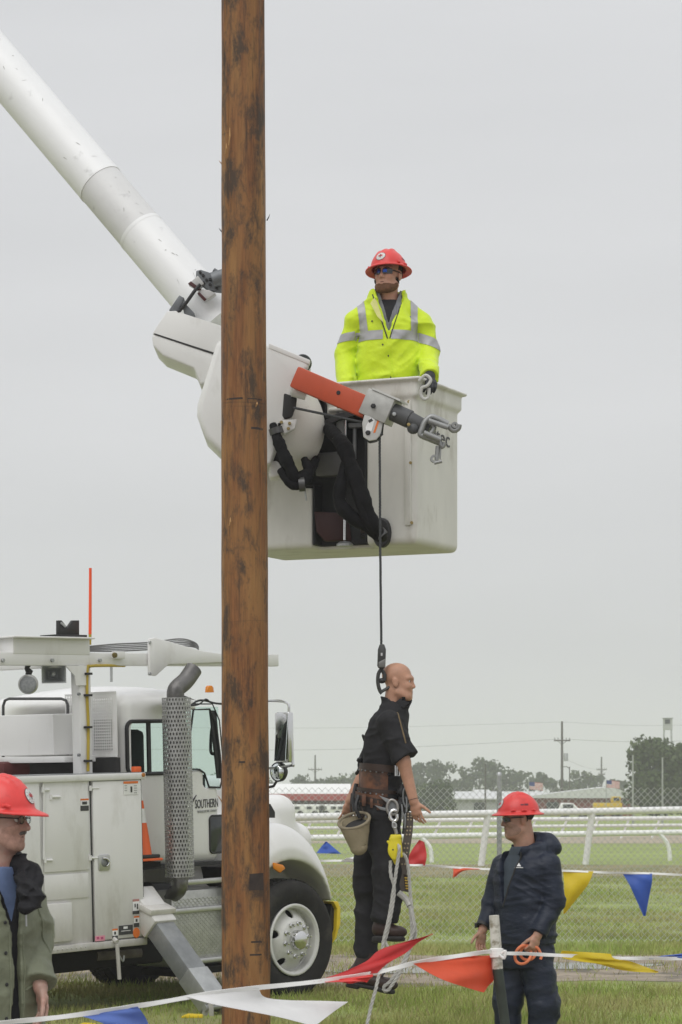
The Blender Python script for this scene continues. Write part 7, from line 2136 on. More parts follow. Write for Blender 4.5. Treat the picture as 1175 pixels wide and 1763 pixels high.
def seam(pts, r, name='seam', m=None):
    hs2 = [skg.hit(at(oc, a_, .6, g.z(py)), -g.f) for a_, py in pts]
    hs2 = [h[0] + g.f * .001 for h in hs2 if h]
    if len(hs2) > 2: b = MB(); b.tube(hs2, r, 6); b.build(name, m or m_grn, lm, smooth=True)
seam([(-.034, 1600 + 14 * k) for k in range(13)], .004); seam([(.036, 1600 + 14 * k) for k in range(13)], .004)
seam([(-.12 + .02 * k, 1690 + 3 * k) for k in range(5)], .005); seam([(-.13 - .006 * k, 1560 + 9 * k) for k in range(10)], .004)
seam([(.10 + .012 * k, 1560 + 1.5 * k) for k in range(6)], .004); seam([(.12, 1690 - 3 * k) for k in range(1, 6)], .004)
for py, rr_ in ((1537, 0), (1585, -.055), (1637, -.048), (1690, -.045), (1748, -.043)):
    q_ = at(oc, rr_ * -1 - .0, .5, g.z(py)); h = skg.hit(at(oc, .055, .6, g.z(py)), -g.f)
    if h: b = MB(); b.lathe([(0, .004), (.007, .003), (.008, 0)], h[0] + g.f * .002, g.f, 10); b.build('snap', m_blk, lm, smooth=True)
b = MB(); q0, q1 = at(oc, -.012, .215, g.z(1568)), at(oc, -.012, .218, g.z(1592)); b.tube([q0, q1], .004, 6); b.build('zip_pull', m_galv, lm)
s = SDF((g.x - .3, g.Y - .3, .02), (g.x + .3, g.Y + .3, 1.0), 0.012)
s.u(loft([(.82, g.x, g.Y, .19, .15), (.98, g.x, g.Y, .19, .145)], g.yaw))
for x in (-1, 1): limb(s, [at(cL, x * .1, 0, .88), at(cL, x * .115, .02, .5), at(cL, x * .115, -.02, .1)], [.115, .085, .075], .03)
s.disp(folds(.01, (9, 9, 12), 3)); s.build('trousers', MATS['dark work trousers'], lm)
for x in (-1, 1): q_ = at(cL, x * .115, -.07, .04); boot(q_ + np.array([0, 0, .12]) + g.f * .05, q_, q_ + g.f * .29, lm, h=0.01)

# ---- the man in the navy suit
g = Fig(905, 17.05, (-0.74, -0.67, 0))
rm = thing('person', 'man in navy rain suit and red hard hat standing by the stake', 'person', (g.x, g.Y, 0))
hf = nrm((-0.96, -0.27, -0.09)); HR = frame(hf); ho_ = g.p(893, 1409)
s = SDF((g.x - .42, g.Y - .42, 0.02), (g.x + .42, g.Y + .42, g.z(1345)), 0.0055)
rL = head_sdf(s, ho_, HR, 1.02, jaw=1.1, nose=1.02)
s.u(ell(rL(0, .035, -.115), (.045, .05, .03), HR), .03)
s.u(tcap(g.p(906, 1472, .02), ho_ + HR @ np.array([0, -0.02, -0.055]), 0.074, 0.068), 0.03)
s.u(loft([g.sec(1650, 903, .165, .12), g.sec(1590, 903, .17, .14), g.sec(1530, 904, .18, .13), g.sec(1490, 906, .18, .11), g.sec(1466, 906, .10, .08)], g.yaw), .03)
cR_ = np.array([g.x, g.Y, 0])
def at(o, r=0., f=0., z=0.): return np.array(o, float) + g.r * r + g.f * f + np.array([0, 0, z])
nA = [g.p(943, 1492, -.12), g.p(952, 1557, -.15), g.p(926, 1610, -.22)]
fA = [g.p(867, 1495, .13), g.p(850, 1557, .12), g.p(831, 1601, .02)]
limb(s, nA, [.055, .045, .030]); limb(s, fA, [.055, .045, .030])
hy_ = nrm((-0.35, -0.15, -0.92)); hx = nrm(np.array([-0.75, -0.6, 0.2]) - hy_ * np.dot((-0.75, -0.6, 0.2), hy_)); H = np.stack([hx, hy_, np.cross(hx, hy_)], 1)
if H[0, 2] > 0: H[:, 2] *= -1
hand_sdf(s, nA[2], H, curl=(0.75, 0.95, 0.7), sc=1.05, thumb=(0.4, 0.8, 0.45))
hy_ = nrm((-0.15, -0.1, -1)); hx = nrm(np.array([-0.8, -0.5, 0]) - hy_ * np.dot((-0.8, -0.5, 0), hy_)); H2 = np.stack([hx, hy_, np.cross(hx, hy_)], 1)
if H2[0, 2] < 0: H2[:, 2] *= -1
hand_sdf(s, fA[2], H2, curl=(0.3, 0.45, 0.3), sc=1.05)
LG = [[g.p(887, 1645, .05), g.p(874, 1728, .03), g.p(873, 1795, .06)], [g.p(922, 1645, -.05), g.p(934, 1730, -.08), g.p(934, 1800, -.04)]]
for q_ in LG: limb(s, q_, [.09, .06, .045], .03)
rb_ = s.build('body', m_skin2, rm)
mouth(rL, rb_); brows(rL, rb_, m_hair); eyes(ho_, HR, 1.02, rb_, rL)
s2 = SDF(ho_ - 0.2, ho_ + 0.2, 0.004); head_sdf(s2, ho_, HR, 1.02, jaw=1.1)
st_ = s2.copy(0.0012); st_.inter(half(rL(0, 0, -0.05), HR @ np.array([0, -0.35, 1]))); st_.inter(half(rL(0, 0.01, 0), HR @ np.array([0, -1, 0]))); st_.build('stubble', mat('dark stubble skin', (0.30, 0.18, 0.13), 0.7, var=0.2, scale=60), rm)
hr = s2.copy(0.006); hr.inter(half(rL(0, -.015, 0), HR @ np.array([0, 1, 0.1]))); hr.inter(half(rL(0, 0, -.035), HR @ np.array([0, .5, -1])))
for x in (-1, 1): hr.sub(ell(rL(x * 0.08, 0.0, -.01), (.02, .032, .045), HR))
hr.disp(folds(0.004, (50, 50, 50), 6)); hr.build('hair', m_hair, rm)
hard_hat(rL(0, 0.0, 0.040), frame(nrm(hf + np.array([0, 0, 0.06]))), rm, True, 1.0)
lf = wrap_lens(rL, 0.006, 0.060, -0.014, 0.016, 0.106, 'sunglasses', m_lens, rm); wrap_lens(rL, -0.060, -0.006, -0.014, 0.016, 0.106, 'lens', m_lens, lf)
b = MB()
for x in (-1, 1): b.tube([rL(x * 0.060, 0.074, 0.010), rL(x * 0.076, 0.03, 0.010), rL(x * 0.083, -0.01, 0.006)], 0.0035, 6)
b.build('glasses_frame', m_blk, lf, smooth=True)
m_nav = mat('navy rain nylon', (0.015, 0.021, 0.037), 0.45, spec=0.28, var=0.15, scale=8, bump=0.55, bscale=24, bdist=0.010, stretch=(1, 1, 1.8), col2=(0.030, 0.038, 0.057), c2pos=(0.5, 0.75), c2scale=7)
s = SDF((g.x - .4, g.Y - .4, g.z(1640)), (g.x + .4, g.Y + .4, g.z(1440)), 0.006)
s.u(loft([g.sec(1630, 903, .178, .15), g.sec(1590, 903, .182, .157), g.sec(1530, 904, .19, .145), g.sec(1490, 906, .188, .122), g.sec(1472, 906, .12, .10), g.sec(1458, 905, .088, .088)], g.yaw)); s.disp(folds(.006, (12, 12, 9), 5))
s.build('tee_shirt', mat('slate blue tee', (0.055, 0.072, 0.092), 0.85, var=0.15, scale=14), rm)
oc = at(cR_, .035, 0, 0)
s = SDF((g.x - .45, g.Y - .48, g.z(1625)), (g.x + .45, g.Y + .45, g.z(1420)), 0.006)
s.u(loft([g.sec(1622, 903, .198, .172), g.sec(1575, 903, .202, .178), g.sec(1530, 904, .205, .168), g.sec(1492, 906, .20, .143), g.sec(1474, 906, .15, .120), g.sec(1458, 906, .10, .10)], g.yaw))
sleeve(s, [g.p(943, 1492, -.12), g.p(952, 1555, -.15), g.p(927, 1608, -.21)], [.080, .068, .052], g.p(929, 1606, -.215), g.p(930, 1602, -.21) - g.p(957, 1555, -.15), .018)
sleeve(s, [g.p(867, 1495, .13), g.p(850, 1556, .12), g.p(832, 1600, .02)], [.080, .066, .050], g.p(833, 1596, .025), g.p(834, 1592, .03) - g.p(848, 1556, .12), .02)
for q_, r_q in (((925, 1452, .06), .07), ((940, 1450, .02), .06), ((950, 1458, -.02), .05), ((915, 1447, .02), .05), ((898, 1462, -.12), .035), ((925, 1462, -.08), .05)): s.u(ell(g.p(*q_), (r_q * 1.15, r_q, r_q * .85)), .035)
s.sub(tcap(g.p(906, 1475, .02), g.p(896, 1415, .0), .088, .098), .012)
s.sub(wedge(oc, g.r, g.f, g.z(1462), .115, g.z(1562), .0))
s.disp(folds(.015, (6, 6, 9), 2.5)); s.disp(folds(.009, (11, 11, 22), 4.4))
nj = s.build('jacket', m_nav, rm, smooth=2)
skn = Skin(nj)
for name_, polys in (('chest_logo', [[(-.014, -.010), (.014, -.010), (.006, .004), (.001, .014), (-.006, .002)]]), ('chest_logo', [[(-.026, -.020), (.026, -.020), (.026, -.016), (-.026, -.016)]])):
    skn.decal(g.p(902, 1492, -.6), (1, 0, 0), (0, 0, 1), (0, 1, 0), polys, .004, name_, m_dec_w, rm)
b = MB(); pts = []
for k in range(10):
    h = skn.hit(at(oc, -.122 + .118 * k / 9, .6, g.z(1466) + (g.z(1560) - g.z(1466)) * k / 9), -g.f)
    if h: pts.append(h[0])
if len(pts) > 2: b.tube(pts, .006, 6); b.build('zip', m_blk, rm, smooth=True)
s = SDF((g.x - .42, g.Y - .45, 0.01), (g.x + .42, g.Y + .42, g.z(1590)), 0.0075)
s.u(loft([g.sec(1665, 904, .175, .150), g.sec(1600, 904, .190, .165)], g.yaw))
for q_ in LG: limb(s, q_, [.108, .096, .090], .02); s.u(tcap(q_[2], q_[2] - np.array([0, 0, .08]), .090, .095), .02)
s.disp(folds(.016, (7, 7, 8), 6.1)); s.disp(folds(.009, (12, 12, 22), 3)); s.build('trousers', m_nav, rm, smooth=2)
for q_ in LG: e = np.array([q_[2][0], q_[2][1], .04]) - g.f * .07; boot(e + np.array([0, 0, .11]) + g.f * .05, e, e + g.f * .29, rm, h=0.01)
b = MB(); b.lathe([(.040, -.012), (.045, -.012), (.045, .012), (.040, .012)], fA[2] + np.array([0, 0, .03]), nrm(fA[2] - fA[1]), 16); b.box(fA[2] + np.array([-.045, 0, .03]), (.014, .034, .034)); b.build('wrist_watch', m_blk, rm, bevel=.003)
# orange hand line he carries
hl = thing('hand_line', 'coil of orange hand line held by the man in navy', 'rope', nA[2])
cH = nA[2] + H @ np.array([0.0, 0.095, 0.03])
b = MB()
def loop(c, w_, h_, dyy, tilt):
    return [c + np.array([w_ * math.cos(a) + tilt * h_ * math.sin(a), dyy + .02 * math.sin(a * 2), -h_ + h_ * math.sin(a)]) for a in np.linspace(0, 6.283, 24, endpoint=False)]
b.tube(loop(cH + np.array([-.045, -.02, .02]), .052, .062, 0, .18), .010, 8, closed=True); b.build('line_loop', mat('orange rope', (0.75, 0.22, 0.10), 0.6, var=0.1, scale=40), hl, smooth=True)
b = MB(); b.tube(smooth_path([cH + np.array([-.04, -.01, .0]), cH + np.array([.0, -.02, .015]), cH + np.array([.05, -.02, .0]), cH + np.array([.075, -.01, -.05]), cH + np.array([.07, -.01, -.075])], 5), .010, 8); b.build('line_tail', MATS['orange rope'], hl, smooth=True)
b = MB(); b.tube(loop(cH + np.array([-.01, .01, .02]), .05, .05, 0, .1), .010, 8, closed=True); b.build('line_loop', MATS['orange rope'], hl, smooth=True)

# ---- the hanging rescue dummy
g = Fig(662, 16.25, (0.97, -0.22, 0))
du = thing('rescue_dummy', 'bald rescue dummy in dark work clothes hanging from the winch line', 'mannequin', (g.x, g.Y, g.z(1715)))
hf = nrm((0.98, -0.18, -0.02)); HR = frame(hf); ho_ = g.p(686, 1174)
s = SDF((g.p(570, 0)[0], g.Y - .5, g.z(1730)), (g.p(760, 0)[0], g.Y + .5, g.z(1130)), 0.0055)
dL = head_sdf(s, ho_, HR, 0.96, jaw=0.98, nose=0.96)
s.u(tcap(g.p(676, 1222, .0), ho_ + HR @ np.array([0, -0.025, -0.06]), 0.058, 0.055), .03)
s.u(loft([g.sec(1405, 652, .15, .10), g.sec(1340, 659, .14, .095), g.sec(1280, 664, .165, .10), g.sec(1240, 668, .17, .09), g.sec(1215, 675, .09, .06)], g.yaw), .03)
rA = [g.p(672, 1240, -.19), g.p(695, 1312, -.23), g.p(713, 1380, -.24)]
lA = [g.p(664, 1240, .19), g.p(632, 1322, .24), g.p(603, 1378, .20)]
limb(s, rA, [.052, .044, .029]); limb(s, lA, [.052, .044, .029])
hy_ = nrm((0.22, 0.0, -0.97)); hx = nrm(np.array([0.8, -0.5, 0.2]) - hy_ * np.dot((0.8, -0.5, 0.2), hy_)); H = np.stack([hx, hy_, np.cross(hx, hy_)], 1)
hand_sdf(s, rA[2], H, curl=((.18, .3, .2), (.28, .4, .25), (.35, .45, .3), (.4, .5, .3)), spread=0.12, thumb=(0.85, 0.62, -0.1), sc=0.96)
hy_ = nrm((-0.25, 0.0, -0.97)); hx = nrm(np.array([0.8, 0.5, -0.2]) - hy_ * np.dot((0.8, 0.5, -0.2), hy_)); H2 = np.stack([hx, hy_, np.cross(hx, hy_)], 1)
hand_sdf(s, lA[2], H2, curl=(.2, .3, .2), spread=0.12, sc=1.0)
rl = [g.p(664, 1405, -.09), g.p(668, 1500, -.13), g.p(660, 1585, -.12)]; ll = [g.p(644, 1405, .09), g.p(634, 1530, .10), g.p(630, 1645, .08)]
limb(s, rl, [.085, .058, .045], .03); limb(s, ll, [.085, .058, .045], .03)
s.u(tcap(rl[2], g.p(680, 1608, -.14), .045, .035), .02); s.u(tcap(ll[2], g.p(655, 1695, .06), .045, .035), .02)
db = s.build('body', m_dskin, du)
eyes(ho_, HR, 0.9, db, lambda x, y, z: dL(x, y - .004, z)); mouth(dL, db, w=0.016)
b = MB(); b.lathe([(.0325, -.0015), (.034, 0), (.0325, .0015)], rA[2] + (rA[1] - rA[2]) * .06, nrm(rA[2] - rA[1]), 16); b.build('wrist_joint', m_dark, db)
m_dcl = mat('charcoal work cloth', (0.022, 0.022, 0.024), 0.8, spec=0.2, var=0.18, scale=10, bump=0.5, bscale=24, bdist=0.010, col2=(0.040, 0.040, 0.041), c2pos=(0.5, 0.8), c2scale=8)
def dat(r=0., f=0., z=0.): return np.array([g.x, g.Y, z]) + g.r * r + g.f * f
s = SDF((g.p(590, 0)[0], g.Y - .45, g.z(1345)), (g.p(740, 0)[0], g.Y + .45, g.z(1190)), 0.0055)
s.u(loft([g.sec(1338, 661, .185, .135), g.sec(1310, 663, .19, .138), g.sec(1270, 666, .20, .132), g.sec(1240, 670, .20, .115), g.sec(1222, 675, .13, .09), g.sec(1208, 679, .082, .078)], g.yaw))
s.u(loft([g.sec(1216, 678, .085, .085), g.sec(1199, 681, .088, .092)], g.yaw), .012)
limb(s, [g.p(671, 1242, -.19), g.p(696, 1306, -.235), g.p(700, 1318, -.24)], [.078, .080, .088], .035); limb(s, [g.p(664, 1242, .19), g.p(634, 1318, .24)], [.075, .07], .035)
s.u(tcap(g.p(700, 1290, -.24), g.p(715, 1305, -.24), .04, .03), .03)
s.sub(loft([g.sec(1210, 680, .066, .068), g.sec(1190, 684, .078, .082)], g.yaw), .005)
s.sub(wedge(np.array([g.p(680, 0)[0], g.Y, 0]), g.r, g.f, g.z(1200), .04, g.z(1222)))
nn = nrm(g.p(700, 1318, -.24) - g.p(671, 1242, -.19) + np.array([.03, 0, .03])); aa = g.p(699, 1306, -.24)
s.inter(Pr(lambda X, Y, Z: np.where((Y < g.Y - .12) & (X > g.p(672, 0)[0]), (X - aa[0]) * nn[0] + (Y - aa[1]) * nn[1] + (Z - aa[2]) * nn[2], -1.0), [-1e9] * 3, [1e9] * 3))
s.disp(folds(.020, (8, 8, 9), 7.7)); s.disp(folds(.009, (15, 15, 20), 2.9))
shd = s.build('shirt', m_dcl, du, smooth=2)
b = MB(); b.prism([g.p(690, 1202, -.06), g.p(706, 1210, -.07), g.p(694, 1220, -.08), g.p(682, 1208, -.09)], (0, .012, 0)); b.build('collar_tip', m_dcl, shd, bevel=.004)
s = SDF((g.p(600, 0)[0], g.Y - .35, g.z(1665)), (g.p(715, 0)[0], g.Y + .35, g.z(1325)), 0.0055)
s.u(loft([g.sec(1405, 653, .165, .125), g.sec(1370, 656, .165, .125), g.sec(1330, 661, .165, .12)], g.yaw))
limb(s, [g.p(663, 1408, -.09), g.p(669, 1500, -.13), g.p(662, 1580, -.12)], [.108, .086, .074], .035); limb(s, [g.p(644, 1408, .09), g.p(633, 1530, .10), g.p(629, 1640, .08)], [.100, .076, .068], .035)
s.inter(Pr(lambda X, Y, Z: np.where(Y < g.Y, g.z(1583) - Z, g.z(1652) - Z) + 0 * X, [-1e9] * 3, [1e9] * 3))
s.disp(folds(.020, (8, 8, 7), 9.7)); s.disp(folds(.010, (13, 13, 22), 5.9)); s.build('trousers', m_dcl, du, smooth=2)
boot(g.p(659, 1588, -.12), g.p(644, 1613, -.12), g.p(697, 1614, -.16), du, shaft=.12)
boot(g.p(632, 1655, .07), g.p(600, 1690, .08), g.p(680, 1706, .04), du, shaft=.10)
# braces strap over the shoulder
skd = Skin(shd)
m_lea = mat('brown leather', (0.135, 0.055, 0.027), 0.45, var=0.4, scale=14, bump=0.5, bscale=40, bdist=.006, col2=(0.035, 0.02, 0.014), c2pos=(0.46, 0.66), c2scale=11)
m_lead = mat('dark leather', (0.035, 0.02, 0.014), 0.5, var=0.3, scale=12, bump=0.3, bscale=50)
m_tan = mat('tan webbing', (0.16, 0.115, 0.06), 0.8, var=0.2, scale=30)
pts = []
for k in range(14):
    x, y = 688 + 14 * (k / 13), 1222 + 55 * (k / 13)
    h = skd.hit(g.p(x, y, -.7), (0, 1, 0))
    if h: pts.append(h[0] + np.array([0, -.003, 0]))
if len(pts) > 2: b = MB(); b.tube(pts, .005, 6); b.build('harness_strap', m_tan, du, smooth=True)
pts = [skd.hit(g.p(x, y, -.7), (0, 1, 0)) for x, y in ((655, 1209), (663, 1207), (672, 1208))]
pts = [h[0] + np.array([0, -.003, 0]) for h in pts if h]
if len(pts) > 2: b = MB(); b.tube(pts, .005, 6); b.build('harness_strap', m_tan, du, smooth=True)
# belts
def band(pyf, pyb, h_, rx, ry, px, name, m, th=.006, a0=0., a1=2 * math.pi):
    b = MB(); c = np.array([g.p(px, 0)[0], g.Y, 0])
    def fn(u, v):
        a = a0 + (a1 - a0) * u
        k = (math.cos(a) + 1) / 2; z = g.z(pyb + (pyf - pyb) * k) + h_ * (v - .5)
        return c + g.f * math.cos(a) * ry + g.r * math.sin(a) * rx + np.array([0, 0, z])
    b.grid(fn, 56, 3); return b.build(name, m, du, smooth=True, solid=th)
band(1326, 1319, .045, .196, .146, 661, 'waist_belt', m_lead)
bk = band(1352, 1344, .165, .181, .140, 659, 'back_pad', m_lea, .008, math.radians(62), math.radians(298))
for k, a_ in enumerate(np.linspace(math.radians(75), math.radians(285), 15)):
    for zz_ in (-.07, .07):
        kk = (math.cos(a_) + 1) / 2; b = MB(); b.lathe([(0, .006), (.005, .005), (.006, 0)], np.array([g.p(659, 0)[0], g.Y, g.z(1344 + 8 * kk) + zz_]) + g.f * math.cos(a_) * .149 + g.r * math.sin(a_) * .190, g.f * math.cos(a_) + g.r * math.sin(a_), 8); b.build('rivet', m_stl, bk)
bt_ = band(1386, 1370, .062, .187, .148, 655, 'tool_belt', m_lea, .010)
band(1386, 1370, .030, .196, .157, 655, 'belt_strap', m_lead, .006)
band(1366, 1357, .022, .190, .150, 657, 'belt_strap', m_lead, .006)
for px_, py_, w_, h_ in ((627, 1378, 7, 20), (640, 1383, 5, 16), (652, 1386, 6, 18)):
    b = MB(); b.prism([g.p(px_ + a * w_ / 2, py_ + c_ * h_ / 2, -.20) for a, c_ in ((-1, -1), (1, -1), (1, 1), (-1, 1))], (0, .02, 0)); b.build('belt_loop', m_lea, du, bevel=.004)
def tubeP(pts, r, name, m, parent, n=8, sm=5, closed=False):
    b = MB(); b.tube(smooth_path([g.p(*q_) for q_ in pts], sm, closed), r, n, closed=closed); return b.build(name, m, parent, smooth=True)
# buckle, D ring, straps at the back
b = MB(); rr = [g.p(681, 1318, -.23), g.p(688, 1318, -.23), g.p(688, 1336, -.23), g.p(681, 1336, -.23)]; b.tube(rr, .006, 6, closed=True); b.tube([g.p(684, 1318, -.235), g.p(684, 1336, -.235)], .004, 6); b.build('buckle', m_chr, du, smooth=True)
pl_ = MB(); pl_.prism([g.p(x, y, -.225) for x, y in ((652, 1369), (668, 1375), (680, 1379), (684, 1390), (682, 1400), (672, 1398), (655, 1394), (645, 1386), (664, 1391), (667, 1383))], (0, .008, 0)); pl_.build('ring_plate', m_stl, du, bevel=.003)
tubeP([(668, 1384, -.235), (674, 1377, -.235), (682, 1381, -.235), (685, 1391, -.235), (682, 1401, -.235), (672, 1402, -.235), (667, 1394, -.235)], .009, 'd_ring', mat('worn steel', (0.33, 0.32, 0.30), 0.4, metal=0.7, var=0.2, scale=20), du, closed=True)
for pts, r_q in (([(627, 1318, .02), (620, 1322, -.02), (617, 1328, -.02), (614, 1332, 0)], .011), ([(628, 1312, 0), (622, 1306, -.02), (617, 1309, -.02), (624, 1314, 0)], .011), ([(628, 1275, 0), (625, 1266, -.03), (629, 1272, -.02)], .008), ([(614, 1350, 0), (609, 1375, -.03), (611, 1398, -.05)], .014), ([(618, 1370, -.12), (613, 1390, -.16), (620, 1408, -.16)], .012), ([(622, 1384, -.12), (626, 1400, -.15), (622, 1410, -.15)], .007), ([(634, 1390, -.15), (637, 1404, -.17)], .007), ([(606, 1366, 0), (604, 1392, -.03), (608, 1412, -.05)], .006)):
    tubeP(pts, r_q, 'strap_end', m_blk if r_q > .0075 else m_lead, du)
for pts in ([(616, 1386, -.12), (614, 1405, -.15)], [(627, 1392, -.14), (631, 1408, -.16)]): tubeP(pts, .005, 'clip', m_galv, du)
# gear at the front of the belt
gearc = [((694, 1360, -.15), .028), ((698, 1376, -.12), .030), ((690, 1388, -.16), .024), ((700, 1390, -.10), .026)]
s = SDF(g.p(675, 1415) - np.array([0, .3, 0]), g.p(715, 1340) + np.array([0, .1, 0]), .005)
for q_, r_q in gearc: s.u(ell(g.p(*q_), (r_q, r_q, r_q * 1.2)), .015)
s.disp(folds(.012, (25, 25, 25), 3)); s.build('pouch', m_blk, du)
tubeP([(695, 1362, -.20), (700, 1355, -.20), (705, 1362, -.20), (706, 1380, -.20), (700, 1390, -.20), (695, 1380, -.2)], .005, 'carabiner', m_stl, du, closed=True)
for q_ in ((692, 1385), (700, 1372), (697, 1400)):
    tubeP([(q_[0], q_[1], -.2), (q_[0] + 1, q_[1] + 12, -.21), (q_[0], q_[1] + 26, -.21)], .006, 'hanging_clip', m_stl, du)
tubeP([(697, 1396, -.2), (696, 1420, -.2), (694, 1436, -.2)], .007, 'hanging_clip', m_blk, du)
# long leather pole strap hanging at the front
ps_ = thing('pole_strap', 'long grey leather strap with eyelets hanging at the front of dummy', 'strap', g.p(700, 1480, -.2))
cl_ = [(706, 1398), (704, 1430), (697, 1475), (693, 1510), (697, 1535)]
b = MB(); cc = smooth_path([np.array([x, y, 0.]) for x, y in cl_], 6)
b.grid(lambda u, v: g.p(*(lambda q_: (q_[0] + (v - .5) * (13 + 3 * u), q_[1] + (v - .5) * 3))(cc[min(len(cc) - 1, int(round(u * (len(cc) - 1))))]), -.19), len(cc) - 1, 3)
strap = b.build('strap', mat('grey leather', (0.105, 0.088, 0.075), 0.6, var=0.25, scale=14, bump=0.3, bscale=60), ps_, smooth=True, solid=.010)
r_ = random.Random(3)
for k in range(22):
    u = .05 + .6 * (k // 2) / 11; q_ = cc[int(u * (len(cc) - 1))]
    c = g.p(q_[0] + (-2.6 if k % 2 else 2.6), q_[1], -.206)
    b = MB(); b.lathe([(0, .003), (.005, .002), (.006, 0)], c, (0, -1, 0), 8); b.build('eyelet', mat('brass', (0.40, 0.33, 0.22), 0.4, metal=0.5), strap)
b = MB(); b.prism([g.p(x, y, -.208) for x, y in ((695, 1505), (703, 1507), (706, 1531), (698, 1534))], (0, .004, 0)); b.build('label_patch', m_lead, strap)
for k in range(5):
    y = 1510 + k * 4.6; b = MB(); b.prism([g.p(x, yy, -.211) for x, yy in ((697 + k * .5, y), (702 + k * .5, y + .5), (702 + k * .5, y + 2.6), (697 + k * .5, y + 2.2))], (0, .003, 0)); b.build('label_print', mat('yellow print', (0.62, 0.42, 0.05), 0.6), strap)

# canvas bolt bag
bag = thing('bolt_bag', 'open canvas bolt bag hanging from the back of the tool belt', 'bag', g.p(611, 1440, -.2))
s = SDF(g.p(570, 1485) - np.array([0, .45, 0]), g.p(650, 1390) + np.array([0, .1, 0]), .0048)
YBg = -.20
ta, tb2 = g.p(610, 1414, YBg), g.p(618, 1458, YBg)
s.u(fcap(ta, tb2, (.105, .085), (.058, .055), (1, 0, 0)))
nt_ = nrm(g.p(613, 1400, YBg) - g.p(617, 1440, YBg) + np.array([-.03, -.10, 0]))
s.inter(half(g.p(610, 1413, YBg), nt_)); s.sub(fcap(ta + np.array([0, 0, .05]), tb2 + np.array([0, 0, .01]), (.098, .078), (.05, .047), (1, 0, 0)))
s.disp(folds(.005, (12, 12, 16), 8)); bg = s.build('bag_body', mat('khaki canvas', (0.30, 0.255, 0.165), 0.9, var=0.2, scale=16, bump=0.4, bscale=90, col2=(0.17, 0.14, 0.085), c2pos=(0.5, 0.75), c2scale=8), bag, smooth=1)
ux = nrm(np.array([1, 0, 0]) - nt_ * nt_[0]); uy = np.cross(nt_, ux)
b = MB(); b.tube([g.p(610, 1413, YBg) + ux * .100 * math.cos(a) + uy * .083 * math.sin(a) for a in np.linspace(0, 6.283, 32, endpoint=False)], .010, 8, closed=True); b.build('bag_rim', mat('rim tape', (0.24, 0.205, 0.14), 0.9, var=0.15, scale=30), bg, smooth=True)
b = MB(); b.lathe([(0, 0), (.09, 0)], g.p(610, 1416, YBg) - nt_ * .03, nt_, 24, ell=(1.0, .85), xdir=ux); b.build('bag_mouth_dark', m_dark, bg)  # flat dark disc standing in for the bag's dark inside

# hook, yellow block and handline
bk_ = thing('rope_block', 'yellow rope block with silver hook hanging from the tool belt ring', 'pulley block', g.p(681, 1460, -.27))
YR = -.27
tubeP([(683, 1396, YR), (677, 1395, YR), (672, 1401, YR), (673, 1410, YR), (680, 1413, YR), (684, 1409, YR), (683, 1402, YR)], .012, 'hook', m_chr, bk_)
tubeP([(679, 1410, YR), (678, 1418, YR), (681, 1428, YR), (683, 1436, YR)], .012, 'hook_shank', mat('worn steel', (0.33, 0.32, 0.30), 0.4), bk_)
tubeP([(677, 1416, YR - .01), (682, 1419, YR - .01), (682, 1425, YR - .01), (677, 1424, YR - .01)], .006, 'thimble', m_galv, bk_, closed=True)
s = SDF(g.p(662, 1495, YR) - np.array([0, .12, 0]), g.p(702, 1428, YR) + np.array([0, .12, 0]), .0038)
for dy in (-.028, .028):
    s.u(fcap(g.p(678, 1444, YR + dy), g.p(680, 1478, YR + dy), (.030, .013), (.019, .011), (1, 0, 0)), .008); s.u(ell(g.p(678, 1463, YR + dy), (.037, .014, .054)), .01)
s.u(fcap(g.p(688, 1446, YR), g.p(691, 1474, YR), (.014, .03), (.010, .02), (1, 0, 0)), .01)
s.u(rbox(g.p(682, 1440, YR), (.036, .036, .012), None, .008), .008); s.u(tcap(g.p(671, 1452, YR - .02), g.p(668, 1449, YR - .02), .010, .008), .006); s.u(tcap(g.p(679, 1478, YR), g.p(682, 1486, YR), .014, .012), .008)
s.sub(rbox(g.p(684, 1456, YR), (.010, .018, .05), None, .004))
blk = s.build('block_shell', mat('yellow block', (0.66, 0.56, 0.02), 0.45, var=0.1, scale=10), bk_)
b = MB(); b.lathe([(0, .004), (.005, .003), (.006, 0)], g.p(677, 1463, YR - .042), (0, -1, 0), 8); b.build('block_pin', m_dark, blk)
hlr = thing('handline_rope', 'grey laid rope looped through yellow block with tail hanging to ground', 'rope', g.p(680, 1600, -.3))
m_rop = mat('grey laid rope', (0.42, 0.415, 0.385), 0.85, var=0.2, scale=40, bump=0.4, bscale=160)
def ropeP(pts, R=.0115, name='rope_run'):
    b = MB(); rope_strands(b, smooth_path([g.p(*q_) for q_ in pts], 8), R, .10, 6); return b.build(name, m_rop, hlr, smooth=True)
ropeP([(686, 1455, YR - .03), (688, 1462, YR - .05), (684, 1490, YR - .04), (678, 1530, YR - .04), (670, 1580, YR - .04), (661, 1618, YR - .04), (659, 1634, YR - .04), (655, 1665, YR - .05), (648, 1700, YR - .07), (640, 1730, YR - .08), (632, 1765, YR - .10), (622, 1812, YR - .12), (615, 1852, YR - .16)])
ropeP([(673, 1482, YR), (673, 1505, YR - .02), (679, 1528, YR - .03), (676, 1560, YR - .04), (667, 1605, YR - .03), (663, 1620, YR - .03), (668, 1632, YR - .03), (666, 1650, YR - .02), (664, 1668, YR - .02)])
